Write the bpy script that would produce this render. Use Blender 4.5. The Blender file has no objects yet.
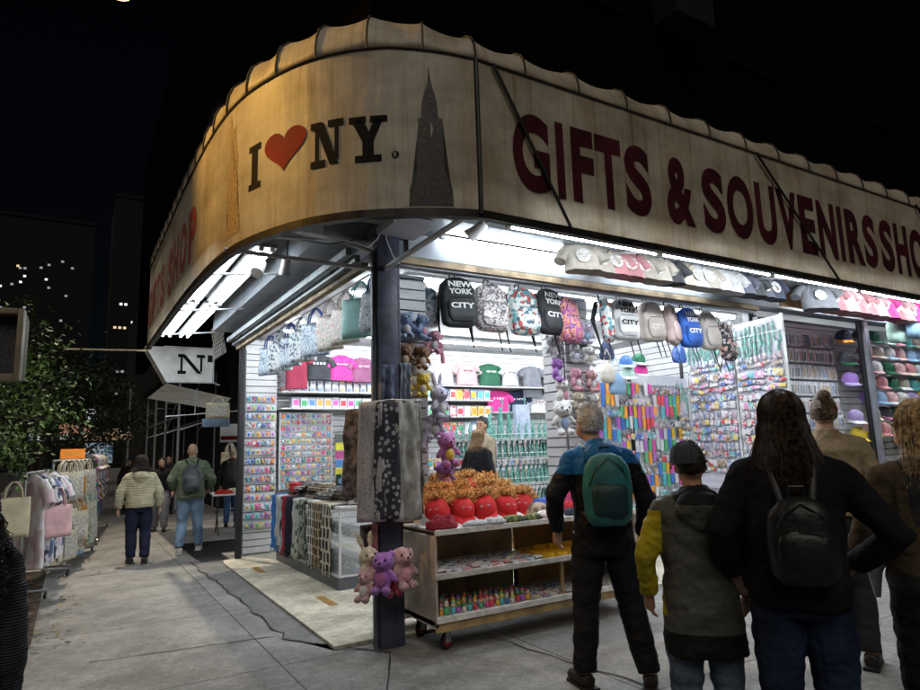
import bpy, bmesh, math, random
from mathutils import Vector, Matrix, Euler, noise
random.seed(7)
PI=math.pi; R=math.radians
sc=bpy.context.scene
COL=sc.collection
TAU=2*PI
# ------------------------------------------------------------------ materials
MATS={}
def mat(name,col=(.5,.5,.5),rough=.7,var=.12,scale=8.,bump=.0,metal=0.,emit=0.,alpha=1.,bscale=None,sheen=0.,col2=None,spec=.4,trans=0.,spatter=0.,coat=0.):
    if name in MATS: return MATS[name]
    m=bpy.data.materials.new(name); m.use_nodes=True; nt=m.node_tree; n=nt.nodes; l=nt.links
    b=n['Principled BSDF']; b.inputs['Roughness'].default_value=rough; b.inputs['Metallic'].default_value=metal
    b.inputs['Specular IOR Level'].default_value=spec
    if sheen: b.inputs['Sheen Weight'].default_value=sheen
    if coat: b.inputs['Coat Weight'].default_value=coat
    tc=n.new('ShaderNodeTexCoord')
    c2=col2 or tuple(max(0,c*(1-var*2)) for c in col)
    c1=col if col2 else tuple(min(1,c*(1+var*.5)) for c in col)
    nz=n.new('ShaderNodeTexNoise'); nz.inputs['Scale'].default_value=scale; nz.inputs['Detail'].default_value=4
    l.new(tc.outputs['Object'],nz.inputs['Vector'])
    cr=n.new('ShaderNodeValToRGB'); cr.color_ramp.elements[0].position=.35; cr.color_ramp.elements[1].position=.65
    cr.color_ramp.elements[0].color=(*c2,1); cr.color_ramp.elements[1].color=(*c1,1)
    l.new(nz.outputs['Fac'],cr.inputs['Fac'])
    out=cr.outputs['Color']
    oi=n.new('ShaderNodeObjectInfo')
    hs=n.new('ShaderNodeHueSaturation'); mr=n.new('ShaderNodeMapRange'); mr.inputs['To Min'].default_value=.86; mr.inputs['To Max'].default_value=1.12
    l.new(oi.outputs['Random'],mr.inputs['Value']); l.new(mr.outputs['Result'],hs.inputs['Value']); l.new(out,hs.inputs['Color']); out=hs.outputs['Color']
    l.new(out,b.inputs['Base Color'])
    if emit:
        l.new(out,b.inputs['Emission Color']); b.inputs['Emission Strength'].default_value=emit
    if alpha<1: b.inputs['Alpha'].default_value=alpha
    if trans: b.inputs['Transmission Weight'].default_value=trans
    if bump:
        bn=n.new('ShaderNodeTexNoise'); bn.inputs['Scale'].default_value=bscale or scale*4; bn.inputs['Detail'].default_value=5
        l.new(tc.outputs['Object'],bn.inputs['Vector'])
        bp=n.new('ShaderNodeBump'); bp.inputs['Strength'].default_value=min(1,bump); bp.inputs['Distance'].default_value=.02
        l.new(bn.outputs['Fac'],bp.inputs['Height']); l.new(bp.outputs['Normal'],b.inputs['Normal'])
    MATS[name]=m; return m
def vivid(name,cols,scale=40.,rough=.5,kind='VORONOI',emit=0):
    """patterned print: voronoi / noise cells in several inks"""
    if name in MATS: return MATS[name]
    m=bpy.data.materials.new(name); m.use_nodes=True; nt=m.node_tree; n=nt.nodes; l=nt.links
    b=n['Principled BSDF']; b.inputs['Roughness'].default_value=rough
    tc=n.new('ShaderNodeTexCoord')
    if kind=='VORONOI':
        v=n.new('ShaderNodeTexVoronoi'); v.inputs['Scale'].default_value=scale; l.new(tc.outputs['Object'],v.inputs['Vector'])
        sp=n.new('ShaderNodeSeparateColor'); l.new(v.outputs['Color'],sp.inputs['Color']); f=sp.outputs['Red']
    else:
        v=n.new('ShaderNodeTexNoise'); v.inputs['Scale'].default_value=scale; v.inputs['Detail'].default_value=3; l.new(tc.outputs['Object'],v.inputs['Vector'])
        mr=n.new('ShaderNodeMapRange'); mr.inputs['From Min'].default_value=.3; mr.inputs['From Max'].default_value=.7
        l.new(v.outputs['Fac'],mr.inputs['Value']); f=mr.outputs['Result']
    cr=n.new('ShaderNodeValToRGB'); cr.color_ramp.interpolation='CONSTANT'
    e=cr.color_ramp.elements
    e[0].position=0; e[0].color=(*cols[0],1); e[1].position=1/len(cols); e[1].color=(*cols[1],1)
    for i in range(2,len(cols)):
        q=e.new(i/len(cols)); q.color=(*cols[i],1)
    l.new(f,cr.inputs['Fac']); l.new(cr.outputs['Color'],b.inputs['Base Color'])
    if emit: l.new(cr.outputs['Color'],b.inputs['Emission Color']); b.inputs['Emission Strength'].default_value=emit
    MATS[name]=m; return m
def emitter(name,col,s):
    if name in MATS: return MATS[name]
    m=bpy.data.materials.new(name); m.use_nodes=True
    b=m.node_tree.nodes['Principled BSDF']; b.inputs['Base Color'].default_value=(.8,.8,.8,1)
    b.inputs['Emission Color'].default_value=(*col,1); b.inputs['Emission Strength'].default_value=s
    MATS[name]=m; return m
# ------------------------------------------------------------------ mesh builder
def TR(x=0,y=0,z=0,rx=0,ry=0,rz=0,s=1):
    m=Matrix.Translation((x,y,z))@Euler((rx,ry,rz)).to_matrix().to_4x4()
    if s!=1: m=m@(Matrix.Scale(s,4) if not isinstance(s,tuple) else Matrix.Diagonal((*s,1)))
    return m
ID=Matrix.Identity(4)
class G:
    def __init__(s): s.v=[];s.f=[];s.m=[];s.uv=None
    def add(s,vs,fs,mi=0,M=ID):
        o=len(s.v); s.v+= [tuple(M@Vector(p)) for p in vs]; s.f+=[tuple(i+o for i in f) for f in fs]; s.m+=[mi]*len(fs); return s
    def box(s,x0,x1,y0,y1,z0,z1,mi=0,M=ID):
        return s.add([(x0,y0,z0),(x1,y0,z0),(x1,y1,z0),(x0,y1,z0),(x0,y0,z1),(x1,y0,z1),(x1,y1,z1),(x0,y1,z1)],
            [(0,3,2,1),(4,5,6,7),(0,1,5,4),(1,2,6,5),(2,3,7,6),(3,0,4,7)],mi,M)
    def rbox(s,x0,x1,y0,y1,z0,z1,b=.005,mi=0,M=ID):
        bm=bmesh.new(); bmesh.ops.create_cube(bm,size=1)
        for v in bm.verts: v.co=((v.co.x+.5)*(x1-x0)+x0,(v.co.y+.5)*(y1-y0)+y0,(v.co.z+.5)*(z1-z0)+z0)
        bmesh.ops.bevel(bm,geom=bm.edges[:],offset=b,segments=2,affect='EDGES',profile=.6)
        return s.bm(bm,mi,M)
    def bm(s,bm,mi=0,M=ID):
        bm.verts.ensure_lookup_table(); bm.verts.index_update()
        s.add([v.co[:] for v in bm.verts],[[v.index for v in f.verts] for f in bm.faces],mi,M); bm.free(); return s
    def tube(s,pts,r,n=8,mi=0,M=ID,cap=True):
        """pts list of Vector, r scalar or list"""
        pts=[Vector(p) for p in pts]; k=len(pts); rs=r if isinstance(r,(list,tuple)) else [r]*k
        vs=[];up=Vector((0,0,1))
        a=None
        for i,p in enumerate(pts):
            d=(pts[min(i+1,k-1)]-pts[max(i-1,0)]).normalized()
            if a is None:
                a=d.cross(Vector((0,0,1))) if abs(d.z)<.9 else d.cross(Vector((1,0,0)))
            a=(a-d*a.dot(d)).normalized(); b=d.cross(a)
            for j in range(n):
                t=TAU*j/n; vs.append(p+(a*math.cos(t)+b*math.sin(t))*rs[i])
        fs=[(i*n+j,i*n+(j+1)%n,(i+1)*n+(j+1)%n,(i+1)*n+j) for i in range(k-1) for j in range(n)]
        if cap: fs+=[tuple(range(n))[::-1],tuple((k-1)*n+j for j in range(n))]
        return s.add(vs,fs,mi,M)
    def lathe(s,prof,n=16,mi=0,M=ID,ax=(1,1)):
        """prof list (r,z) ; closed ends if r==0"""
        vs=[];k=len(prof)
        for r,z in prof:
            for j in range(n):
                t=TAU*j/n; vs.append((r*math.cos(t)*ax[0],r*math.sin(t)*ax[1],z))
        fs=[(i*n+j,i*n+(j+1)%n,(i+1)*n+(j+1)%n,(i+1)*n+j) for i in range(k-1) for j in range(n)]
        fs+=[tuple(range(n))[::-1],tuple((k-1)*n+j for j in range(n))]
        return s.add(vs,fs,mi,M)
    def ell(s,c,r,mi=0,n=12,M=ID,rot=None):
        k=max(4,n//2+1); vs=[];q=Euler(rot).to_matrix() if rot else Matrix.Identity(3)
        for i in range(k+1):
            ph=PI*i/k
            for j in range(n):
                t=TAU*j/n; p=q@Vector((r[0]*math.sin(ph)*math.cos(t),r[1]*math.sin(ph)*math.sin(t),-r[2]*math.cos(ph)))
                vs.append(p+Vector(c))
        fs=[]
        for i in range(k):
            for j in range(n):
                A=i*n+j;B=i*n+(j+1)%n;C=(i+1)*n+(j+1)%n;D=(i+1)*n+j
                if i==0: fs.append((A,C,D))
                elif i==k-1: fs.append((A,B,D))
                else: fs.append((A,B,C,D))
        return s.add(vs,fs,mi,M)
    def prism(s,poly,y0,y1,mi=0,M=ID):
        """poly in XZ, extruded along Y"""
        n=len(poly); vs=[(x,y0,z) for x,z in poly]+[(x,y1,z) for x,z in poly]
        fs=[tuple(range(n)),tuple(range(2*n-1,n-1,-1))]+[(i,i+n,(i+1)%n+n,(i+1)%n) for i in range(n)]
        return s.add(vs,fs,mi,M)
    def grid(s,fn,nu,nv,mi=0,M=ID,closed=False):
        vs=[fn(i/(nu-1),j/(nv-1)) for j in range(nv) for i in range(nu)]
        fs=[(j*nu+i,j*nu+i+1,(j+1)*nu+i+1,(j+1)*nu+i) for j in range(nv-1) for i in range(nu-1)]
        return s.add(vs,fs,mi,M)
    def mesh(s,name,mats,smooth=None):
        me=bpy.data.meshes.new(name); me.from_pydata([tuple(v) for v in s.v],[],s.f)
        for m in (mats if isinstance(mats,(list,tuple)) else [mats]): me.materials.append(m)
        me.polygons.foreach_set('material_index',s.m)
        bm=bmesh.new(); bm.from_mesh(me); bmesh.ops.recalc_face_normals(bm,faces=bm.faces); bm.to_mesh(me); bm.free()
        if smooth is not None:
            me.polygons.foreach_set('use_smooth',[True]*len(me.polygons))
            try: me.set_sharp_from_angle(angle=R(smooth))
            except Exception: pass
        me.update(); return me
    def obj(s,name,mats,parent=None,smooth=None):
        return link(name,s.mesh(name,mats,smooth),parent)
def link(name,me,parent=None):
    o=bpy.data.objects.new(name,me); COL.objects.link(o)
    if parent: o.parent=parent
    return o
def tag(o,label,cat,group=None,kind=None):
    if label: o['label']=label
    if cat: o['category']=cat
    if group: o['group']=group
    if kind: o['kind']=kind
    return o
def thing(name,label,cat,loc=(0,0,0),rz=0,group=None):
    o=bpy.data.objects.new(name,None); COL.objects.link(o); o.location=loc; o.rotation_euler=(0,0,rz); o.empty_display_size=.1
    return tag(o,label,cat,group)
def struct(o): o['kind']='structure'; return o
KIDS={}
def kids(o):
    return [c for c in o.children]
def dup(root,loc=None,rot=None,label=None,group=None,scale=None):
    r=root.copy(); COL.objects.link(r)
    if loc is not None: r.location=loc
    if rot is not None: r.rotation_euler=rot
    if scale is not None: r.scale=(scale,)*3 if not isinstance(scale,tuple) else scale
    if label: r['label']=label
    if group: r['group']=group
    for ch in root.children:
        c=ch.copy(); COL.objects.link(c); c.parent=r
        for g in ch.children:
            d=g.copy(); COL.objects.link(d); d.parent=c
    return r
class Kit:
    """prototype: the first placement moves the prototype itself, later ones copy it"""
    def __init__(s,root): s.r=root; s.used=False
    def put(s,loc,rot=(0,0,0),label=None,group=None,scale=None,mats=None):
        if not s.used:
            s.used=True; o=s.r; o.location=loc; o.rotation_euler=rot
            if label: o['label']=label
            if group: o['group']=group
            if scale is not None: o.scale=(scale,)*3 if not isinstance(scale,tuple) else scale
        else: o=dup(s.r,loc,rot,label,group,scale)
        return o
def swap(o,slot_mats,names=None):
    """give an object's copy its own materials through object-linked slots"""
    for i,m in slot_mats.items():
        o.material_slots[i].link='OBJECT'; o.material_slots[i].material=m
# ------------------------------------------------------------------ text
_T={}
def text_geo(s,bold=.0,height=1.,ital=0):
    """returns verts (x,y) + faces, cap height = height, x from 0"""
    k=(s,bold,ital)
    if k not in _T:
        cu=bpy.data.curves.new('t','FONT'); cu.body=s; cu.size=1; cu.offset=bold; cu.resolution_u=7 if len(s)==1 else 3; cu.fill_mode='BOTH'
        o=bpy.data.objects.new('t',cu); COL.objects.link(o)
        dg=bpy.context.evaluated_depsgraph_get(); me=bpy.data.meshes.new_from_object(o.evaluated_get(dg))
        v=[(p.co.x,p.co.y) for p in me.vertices]; f=[tuple(p.vertices) for p in me.polygons]
        bpy.data.objects.remove(o); bpy.data.curves.remove(cu); bpy.data.meshes.remove(me)
        x0=min(p[0] for p in v); x1=max(p[0] for p in v); y0=min(p[1] for p in v); y1=max(p[1] for p in v)
        _T[k]=([((p[0]-x0)/(x1-x0),(p[1]-y0)/(y1-y0)) for p in v],f)
    return _T[k]
def text_on(g,s,x0,x1,z0,z1,fn,mi=0,bold=.0,cell=None):
    """put text into g, filling x0..x1, z0..z1 of a surface given by fn(x,z)->xyz; cut into cells of width cell"""
    v,f=text_geo(s,bold)
    V=[(x0+(x1-x0)*a,z0+(z1-z0)*b) for a,b in v]
    polys_on(g,V,f,fn,mi,cell)
def polys_on(g,V,f,fn,mi=0,cell=None):
    if cell:
        bm=bmesh.new(); vs=[bm.verts.new((a,0,b)) for a,b in V]
        for q in f:
            try: bm.faces.new([vs[i] for i in q])
            except Exception: pass
        lo=min(a for a,b in V); hi=max(a for a,b in V); k=math.floor(lo/cell)+1
        while k*cell<hi:
            bmesh.ops.bisect_plane(bm,geom=bm.verts[:]+bm.edges[:]+bm.faces[:],plane_co=(k*cell,0,0),plane_no=(1,0,0)); k+=1
        bm.verts.ensure_lookup_table(); bm.verts.index_update()
        V=[(v_.co.x,v_.co.z) for v_ in bm.verts]; f=[[v_.index for v_ in q.verts] for q in bm.faces]; bm.free()
    g.add([fn(a,b) for a,b in V],f,mi)
# ------------------------------------------------------------------ camera, world, lights
def sec_camera():
    f=638.; vR=Vector((1526-460,413-345,f)).normalized(); vL=Vector((92-460,456-345,f)); vL=(vL-vR*vL.dot(vR)).normalized()
    up=vR.cross(vL)
    M=Matrix((vR,vL,up))   # world = M @ cam(x right,y down,z fwd)
    r=M@Vector((1,0,0)); u=-(M@Vector((0,1,0))); b=-(M@Vector((0,0,1)))
    cam=bpy.data.cameras.new('camera'); co=bpy.data.objects.new('camera',cam); COL.objects.link(co)
    co.matrix_world=Matrix(((r.x,u.x,b.x,0),(r.y,u.y,b.y,0),(r.z,u.z,b.z,1.55),(0,0,0,1)))
    cam.lens=36*f/920; cam.sensor_width=36; cam.clip_end=2000; cam.clip_start=.05
    sc.camera=co
sec_camera()
w=bpy.data.worlds.new('World'); sc.world=w; w.use_nodes=True
nt=w.node_tree; sky=nt.nodes.new('ShaderNodeTexSky'); sky.sky_type='NISHITA'; sky.sun_disc=False
sky.sun_elevation=R(35); sky.sun_rotation=R(200); bg=nt.nodes['Background']; bg.inputs['Strength'].default_value=.00022
nt.links.new(sky.outputs['Color'],bg.inputs['Color'])
sun=bpy.data.lights.new('sun','SUN'); so=bpy.data.objects.new('sun',sun); COL.objects.link(so)
sun.energy=.42; sun.angle=R(40); sun.color=(1,.93,.82); so.rotation_euler=Euler((R(42),0,R(-28)))
sc.view_settings.view_transform='Standard'; sc.view_settings.look='None'; sc.view_settings.gamma=1; sc.view_settings.use_curve_mapping=False
sc.view_settings.exposure=1.15
sc.cycles.use_denoising=True; sc.cycles.max_bounces=6; sc.cycles.diffuse_bounces=3; sc.cycles.glossy_bounces=3; sc.cycles.transmission_bounces=4; sc.cycles.transparent_max_bounces=8
sc.cycles.sample_clamp_indirect=4; sc.cycles.caustics_reflective=False; sc.cycles.caustics_refractive=False
# ------------------------------------------------------------------ shared materials
m_white=mat('white_paint',(.78,.79,.8),.5,.04)
m_slat=mat('slatwall_white',(.72,.73,.75),.45,.05)
m_steel=mat('galvanised_steel',(.5,.52,.55),.4,.12,metal=.6)
m_dark=mat('dark_metal',(.03,.032,.036),.45,.2,metal=.3)
m_black=mat('black_plastic',(.015,.015,.017),.5)
m_wood=mat('raw_plywood',(.42,.27,.13),.7,.2,scale=5,bump=.1)
m_blueblack=mat('navy_post_paint',(.06,.068,.11),.45,.25,scale=9,bump=.15)
m_tube=emitter('fluorescent_tube',(.88,.95,1.),52.)
m_tube_l=emitter('fluorescent_tube_left',(.88,.95,1.),12.)
m_tube_in=emitter('interior_tube',(.9,.95,1.),58.)
# ------------------------------------------------------------------ ground
def ground_mat(name,col,joint_x,joint_y,off=(0,0),dark=.25,spot=.6,sc_=1.):
    m=bpy.data.materials.new(name); m.use_nodes=True; nt=m.node_tree; n=nt.nodes; l=nt.links; b=n['Principled BSDF']; b.inputs['Roughness'].default_value=.8
    tc=n.new('ShaderNodeTexCoord')
    def noise_(s,d=6,w=.5):
        q=n.new('ShaderNodeTexNoise'); q.inputs['Scale'].default_value=s; q.inputs['Detail'].default_value=d; q.inputs['Roughness'].default_value=w; l.new(tc.outputs['Object'],q.inputs['Vector']); return q.outputs['Fac']
    def ramp(f,a,b_,ca,cb):
        r=n.new('ShaderNodeValToRGB'); r.color_ramp.elements[0].position=a; r.color_ramp.elements[1].position=b_; r.color_ramp.elements[0].color=(*ca,1); r.color_ramp.elements[1].color=(*cb,1); l.new(f,r.inputs['Fac']); return r.outputs['Color']
    def mix(a,b_,f=None,mode='MULTIPLY',fac=1):
        q=n.new('ShaderNodeMixRGB'); q.blend_type=mode; q.inputs['Fac'].default_value=fac
        if f is not None: l.new(f,q.inputs['Fac'])
        l.new(a,q.inputs['Color1']); l.new(b_,q.inputs['Color2']); return q.outputs['Color']
    base=ramp(noise_(.7,4),.3,.7,tuple(c*.78 for c in col),tuple(c*1.12 for c in col))
    fine=ramp(noise_(70*sc_,3,.8),.35,.65,(.72,.72,.72),(1.15,1.15,1.15)); base=mix(base,fine)
    stains=ramp(noise_(2.3,7,.7),.38,.6,(.62,.62,.62),(1,1,1)); base=mix(base,stains); base=mix(base,ramp(noise_(17*sc_,5,.8),.36,.62,(.74,.74,.74),(1.12,1.12,1.12))); base=mix(base,ramp(noise_(.55,8,.8),.5,.58,(1,1,1),(.8,.79,.77)))
    # gum spots
    v=n.new('ShaderNodeTexVoronoi'); v.inputs['Scale'].default_value=3.1; l.new(tc.outputs['Object'],v.inputs['Vector'])
    base=mix(base,ramp(v.outputs['Distance'],.06,.085,(.36,.36,.36),(1,1,1)),fac=spot)
    v2=n.new('ShaderNodeTexVoronoi'); v2.inputs['Scale'].default_value=1.7; l.new(tc.outputs['Object'],v2.inputs['Vector'])
    base=mix(base,ramp(v2.outputs['Distance'],.03,.04,(1.5,1.5,1.45),(1,1,1)),fac=spot*.6)
    if joint_x:
        mp=n.new('ShaderNodeMapping'); mp.inputs['Location'].default_value=(off[0],off[1],0); l.new(tc.outputs['Object'],mp.inputs['Vector'])
        bk=n.new('ShaderNodeTexBrick'); bk.offset=0; bk.inputs['Scale'].default_value=1; bk.inputs['Brick Width'].default_value=joint_x; bk.inputs['Row Height'].default_value=joint_y
        bk.inputs['Mortar Size'].default_value=.008; bk.inputs['Mortar Smooth'].default_value=.3; bk.inputs['Color1'].default_value=(1,1,1,1); bk.inputs['Color2'].default_value=(.86,.86,.86,1); bk.inputs['Mortar'].default_value=(dark,dark,dark,1)
        l.new(mp.outputs['Vector'],bk.inputs['Vector']); base=mix(base,bk.outputs['Color'])
    l.new(base,b.inputs['Base Color'])
    bp=n.new('ShaderNodeBump'); bp.inputs['Strength'].default_value=.35; bp.inputs['Distance'].default_value=.01
    l.new(noise_(60*sc_,4,.7),bp.inputs['Height']); l.new(bp.outputs['Normal'],b.inputs['Normal'])
    return m
m_conc=ground_mat('sidewalk_concrete',(.3,.295,.28),1.75,1.9,(.35,.75))
m_asph=ground_mat('street_asphalt',(.055,.055,.058),0,0)
m_tile=ground_mat('shop_floor_tile',(.7,.66,.53),1.2,.6,(0,.1),dark=.75,spot=.12)
struct(G().box(-400,400,-400,400,-.3,-.14).obj('ground',m_asph))
struct(G().box(-2.5,60,-2.6,90,-.2,0).obj('sidewalk',m_conc))
struct(G().box(-2.67,-2.5,-2.6,90,-.2,-.004).box(-2.67,60,-2.77,-2.6,-.2,-.004).obj('kerb',mat('kerb_stone',(.3,.3,.3),.8,.2,bump=.3)))
# tile apron and shop floor
poly=[(1.84,5.05),(2.4,5.05),(2.4,5.0),(13.6,5.0),(13.6,10.6),(2.05,10.6),(2.05,9.9),(1.93,9.85),(1.9,9.6)]
g=G(); n_=len(poly); g.add([(x,y,.002) for x,y in poly]+[(x,y,.028) for x,y in poly],[tuple(range(n_)),tuple(range(2*n_-1,n_-1,-1))]+[(i,i+n_,(i+1)%n_+n_,(i+1)%n_) for i in range(n_)])
struct(g.obj('shop_floor',m_tile))
# worn brass-coloured patches set in the apron
for i,(x,y) in enumerate([(2.16,8.75),(2.3,6.55)]):
    g=G().add([(x-.045,y-.24,.0315),(x+.045,y-.24,.0315),(x+.045,y+.24,.0315),(x-.045,y+.24,.0315)],[(0,1,2,3)])
    tag(g.obj('floor_strip',mat('brown_tape',(.3,.17,.035),.7,.3,scale=30)),['brown worn tape strip on tile floor beside glass counter, farther one','brown worn tape strip on tile floor nearest the corner post'][i],'tape strip')
# dark repaired border with a crack along the apron
def lerp(a,b,t): return a+(b-a)*t
def strip(pts,wd,z,name,m,seed=1):
    rnd=random.Random(seed); L=[];Rr=[]
    for i,p in enumerate(pts):
        a=Vector(pts[max(0,i-1)]); b=Vector(pts[min(len(pts)-1,i+1)]); d=(b-a).normalized(); nn=Vector((-d.y,d.x))
        q=Vector(p); w_=wd*(.5+rnd.random()); L.append((q.x+nn.x*w_,q.y+nn.y*w_,z)); Rr.append((q.x-nn.x*w_,q.y-nn.y*w_,z))
    k=len(pts); g=G().add(L+Rr,[(i,i+1,k+i+1,k+i) for i in range(k-1)]); return struct(g.obj(name,m))
def wob(a,b,n,amp,seed):
    rnd=random.Random(seed); a=Vector(a);b=Vector(b); d=(b-a); nn=Vector((-d.y,d.x)).normalized()
    return [tuple(a+d*(i/n)+nn*rnd.uniform(-amp,amp)) for i in range(n+1)]
m_crack=mat('crack_dark',(.02,.02,.02),.9)
m_patch=ground_mat('repaired_concrete',(.19,.19,.185),0,0)
pc=wob((1.55,10.3),(1.62,5.75),26,.035,3)+wob((1.6,5.6),(1.95,5.0),8,.03,4)
inner=[(1.93,4.98),(1.835,5.045),(1.9,9.6),(1.93,9.85),(2.05,9.9),(2.1,10.3)]
g=G(); V=[(x,y,.0045) for x,y in pc]+[(x,y,.0045) for x,y in inner]; g.add(V,[tuple(range(len(V)))]); struct(g.obj('sidewalk_patch',m_patch))
strip(pc,.007,.009,'sidewalk_crack',m_crack)
strip(wob((1.95,5.0),(2.15,4.7),5,.03,5),.01,.0088,'sidewalk_crack',m_crack)
strip(wob((2.15,4.7),(1.1,2.6),14,.01,5),.006,.0048,'sidewalk_crack',m_crack)
strip(wob((3.0,4.6),(3.5,1.2),16,.02,8),.007,.0048,'sidewalk_crack',m_crack)
strip(wob((1.6,5.7),(.2,5.9),10,.01,9),.006,.0048,'sidewalk_crack',m_crack)
# grate
gr=thing('sidewalk_grate','dark steel sidewalk grate set in the concrete beside the folding table','grate',(1.95,11.3,0))
g=G(); 
for i in range(22): g.box(-.28,.62,-1.2+i*.1,-1.16+i*.1,.002,.01)
g.obj('grate_bars',m_dark,gr)
G().box(-.3,.64,-1.22,1.02,.001,.004).obj('grate_shade',mat('pit_shade',(.012,.012,.012),.9),gr)  # flat dark sheet on the concrete, painting the shaded hollow under the bars
# tree pit soil
g=G().grid(lambda a,b:(-1.2+1.0*a,6.6+5.6*b,.03+.05*noise.noise(Vector((a*6,b*20,0)))*math.sin(PI*a)*math.sin(PI*b)),14,50)
struct(g.obj('tree_pit_soil',mat('soil_brown',(.075,.05,.03),.95,.5,scale=14,bump=.8)))
rnd=random.Random(5)
g=G()
for i in range(260):
    x=rnd.uniform(-1.2,.1);y=rnd.uniform(6.4,12.3)
    if rnd.random()<.2: x=rnd.uniform(-.3,.5)
    s=rnd.uniform(.012,.035); g.add([(-s,0,0),(0,-s*.6,.004),(s,0,.008),(0,s*.6,.003)],[(0,1,2,3)],0,TR(x,y,.02 if x>-.2 else .07,rnd.uniform(-.3,.3),rnd.uniform(-.3,.3),rnd.uniform(0,6)))
tag(g.obj('fallen_leaves',mat('dead_leaf',(.22,.17,.07),.8,.5,scale=3)),'scatter of dry fallen leaves around the soil of the tree pit','leaves',kind='stuff')
# ------------------------------------------------------------------ building
shop=thing('shop_building','dark corner building whose open ground floor holds the souvenir shop','building',(2.13,4.9,0))
def LP(o,p): # keep world coordinates under a moved parent
    o.parent=p; o.matrix_parent_inverse=Matrix.Translation(p.location).inverted() if p.rotation_euler.z==0 else (Matrix.Translation(p.location)@Matrix.Rotation(p.rotation_euler.z,4,'Z')).inverted(); return o
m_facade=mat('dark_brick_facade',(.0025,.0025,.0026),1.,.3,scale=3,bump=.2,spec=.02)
m_greyblue=mat('greyblue_painted_metal',(.27,.3,.34),.5,.12,scale=4)
m_ceil=mat('ceiling_panel_white',(.62,.64,.66),.6,.05,scale=2)
# upper facade above the awning
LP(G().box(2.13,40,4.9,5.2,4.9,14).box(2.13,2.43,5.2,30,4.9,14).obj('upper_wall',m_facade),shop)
for i in range(6):
    x=4.2+i*3.1
    for z in (6.6,10.0): LP(G().box(x,x+1.2,4.86,4.9,z,z+1.7).obj('upper_window',mat('dark_window_glass',(.004,.004,.005),.3,.1,spec=.2)),shop)
LP(G().box(5.9,6.6,4.5,4.86,6.6,7.15).obj('air_conditioner',mat('ac_grey',(.012,.012,.013),.8,spec=.1)),shop)
# fascia above openings
LP(G().box(2.13,13.6,4.9,5.0,3.2,4.9).box(2.13,2.23,5.0,10.4,3.2,4.9).obj('fascia',m_greyblue),shop)
# interior ceiling, back wall, right wall
def slats(g,x0,x1,y,z0,z1,face=-1,pitch=.1,d=.02,along='x'):
    z=z0
    while z<z1-.02:
        h=min(pitch-.014,z1-z)
        if along=='x': g.box(x0,x1,*sorted((y,y+face*d)),z,z+h)
        else: g.box(*sorted((y,y+face*d)),x0,x1,z,z+h)
        z+=pitch
m_groove=mat('slat_groove_grey',(.16,.165,.17),.6)
LP(G().box(2.23,13.6,5.0,10.4,3.36,3.42).obj('ceiling',m_ceil),shop)
g=G(); slats(g,2.23,13.5,10.3,.03,3.3); g2=G().box(2.23,13.6,10.3,10.4,.03,3.36)
LP(g.obj('back_slatwall',m_slat),shop); LP(g2.obj('back_wall',m_groove),shop)
LP(G().box(13.5,13.6,5.0,10.3,.03,3.36).obj('side_wall',m_white),shop)
LP(G().box(2.23,13.5,4.985,5.06,3.2,3.36,0).obj('lintel',m_greyblue),shop)
# wooden beam edge over the right opening
LP(G().box(2.38,7.45,4.86,4.898,3.14,3.2).obj('wood_beam',mat('weathered_beam',(.3,.23,.15),.8,.3,scale=5,bump=.15)),shop)
LP(G().box(2.38,7.45,4.899,4.98,3.12,3.198).obj('beam_core',m_greyblue),shop)
# corner post
def post(name,x0,x1,y0,y1,z1,m,parent,flange=.012):
    g=G().rbox(x0,x1,y0,y1,0,z1,.006); return LP(g.obj(name,m,None,30),parent)
g=G()
g.rbox(2.135,2.315,4.815,4.95,0,3.35,.008); g.rbox(2.318,2.345,4.83,4.99,0,3.35,.004)
LP(g.obj('corner_post',m_blueblack,None,30),shop)
g=G().rbox(2.10,2.13,4.86,4.9,0,3.2,.004); LP(g.obj('steel_channel',mat('channel_grey',(.2,.22,.26),.5,metal=.3),None,30),shop)
LP(G().rbox(2.1,2.18,9.83,9.92,0,3.3,.005).obj('side_post',m_black,None,30),shop)
LP(G().box(8.16,8.28,5.5,5.6,.0,3.3).obj('dark_post',m_dark),shop)
g=G(); slats(g,5.62,8.6,8.42,.1,3.2,-1,along='y'); LP(g.obj('slat_panel',m_slat),shop)
LP(G().box(8.42,8.5,5.6,8.6,.05,3.3).obj('partition',m_groove),shop)
LP(G().box(9.96,10.06,4.95,4.98,0,3.2,0).obj('dark_edge',m_black),shop)
LP(G().rbox(10.065,10.16,4.9,4.98,0,3.22,.004).obj('silver_post',mat('silver_paint',(.5,.53,.6),.35,.1,metal=.5)),shop)
# slatwall piers of the opening
def pier(x0,x1,y0,y1,z0=.1,z1=3.13):
    g=G(); slats(g,x0,x1,y0,z0,z1)
    gl=G(); gl.box(x0+.003,x1-.003,y0+.001,y1,z0,z1-.003)
    slats(g,y0+.03,y1,x0+.001,z0,z1,-1,along='y'); slats(g,y0+.03,y1,x1-.001,z0,z1,1,along='y')
    LP(g.obj('slat_panel',m_slat),shop); LP(gl.obj('slat_panel',m_groove),shop)
pier(2.42,2.78,5.2,5.32); pier(4.5,4.84,5.25,5.6)
g=G(); slats(g,2.25,2.72,10.1,.05,3.1); LP(g.obj('slat_panel',m_slat),shop)
g=G().box(2.25,2.72,10.102,10.14,.05,3.1); LP(g.obj('slat_panel',m_groove),shop)
g=G(); slats(g,8.1,13.4,5.32,.1,3.15); LP(g.obj('slat_panel',m_slat),shop)
LP(G().box(8.1,13.4,5.322,5.4,.05,3.2).obj('partition',m_groove),shop)
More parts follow.
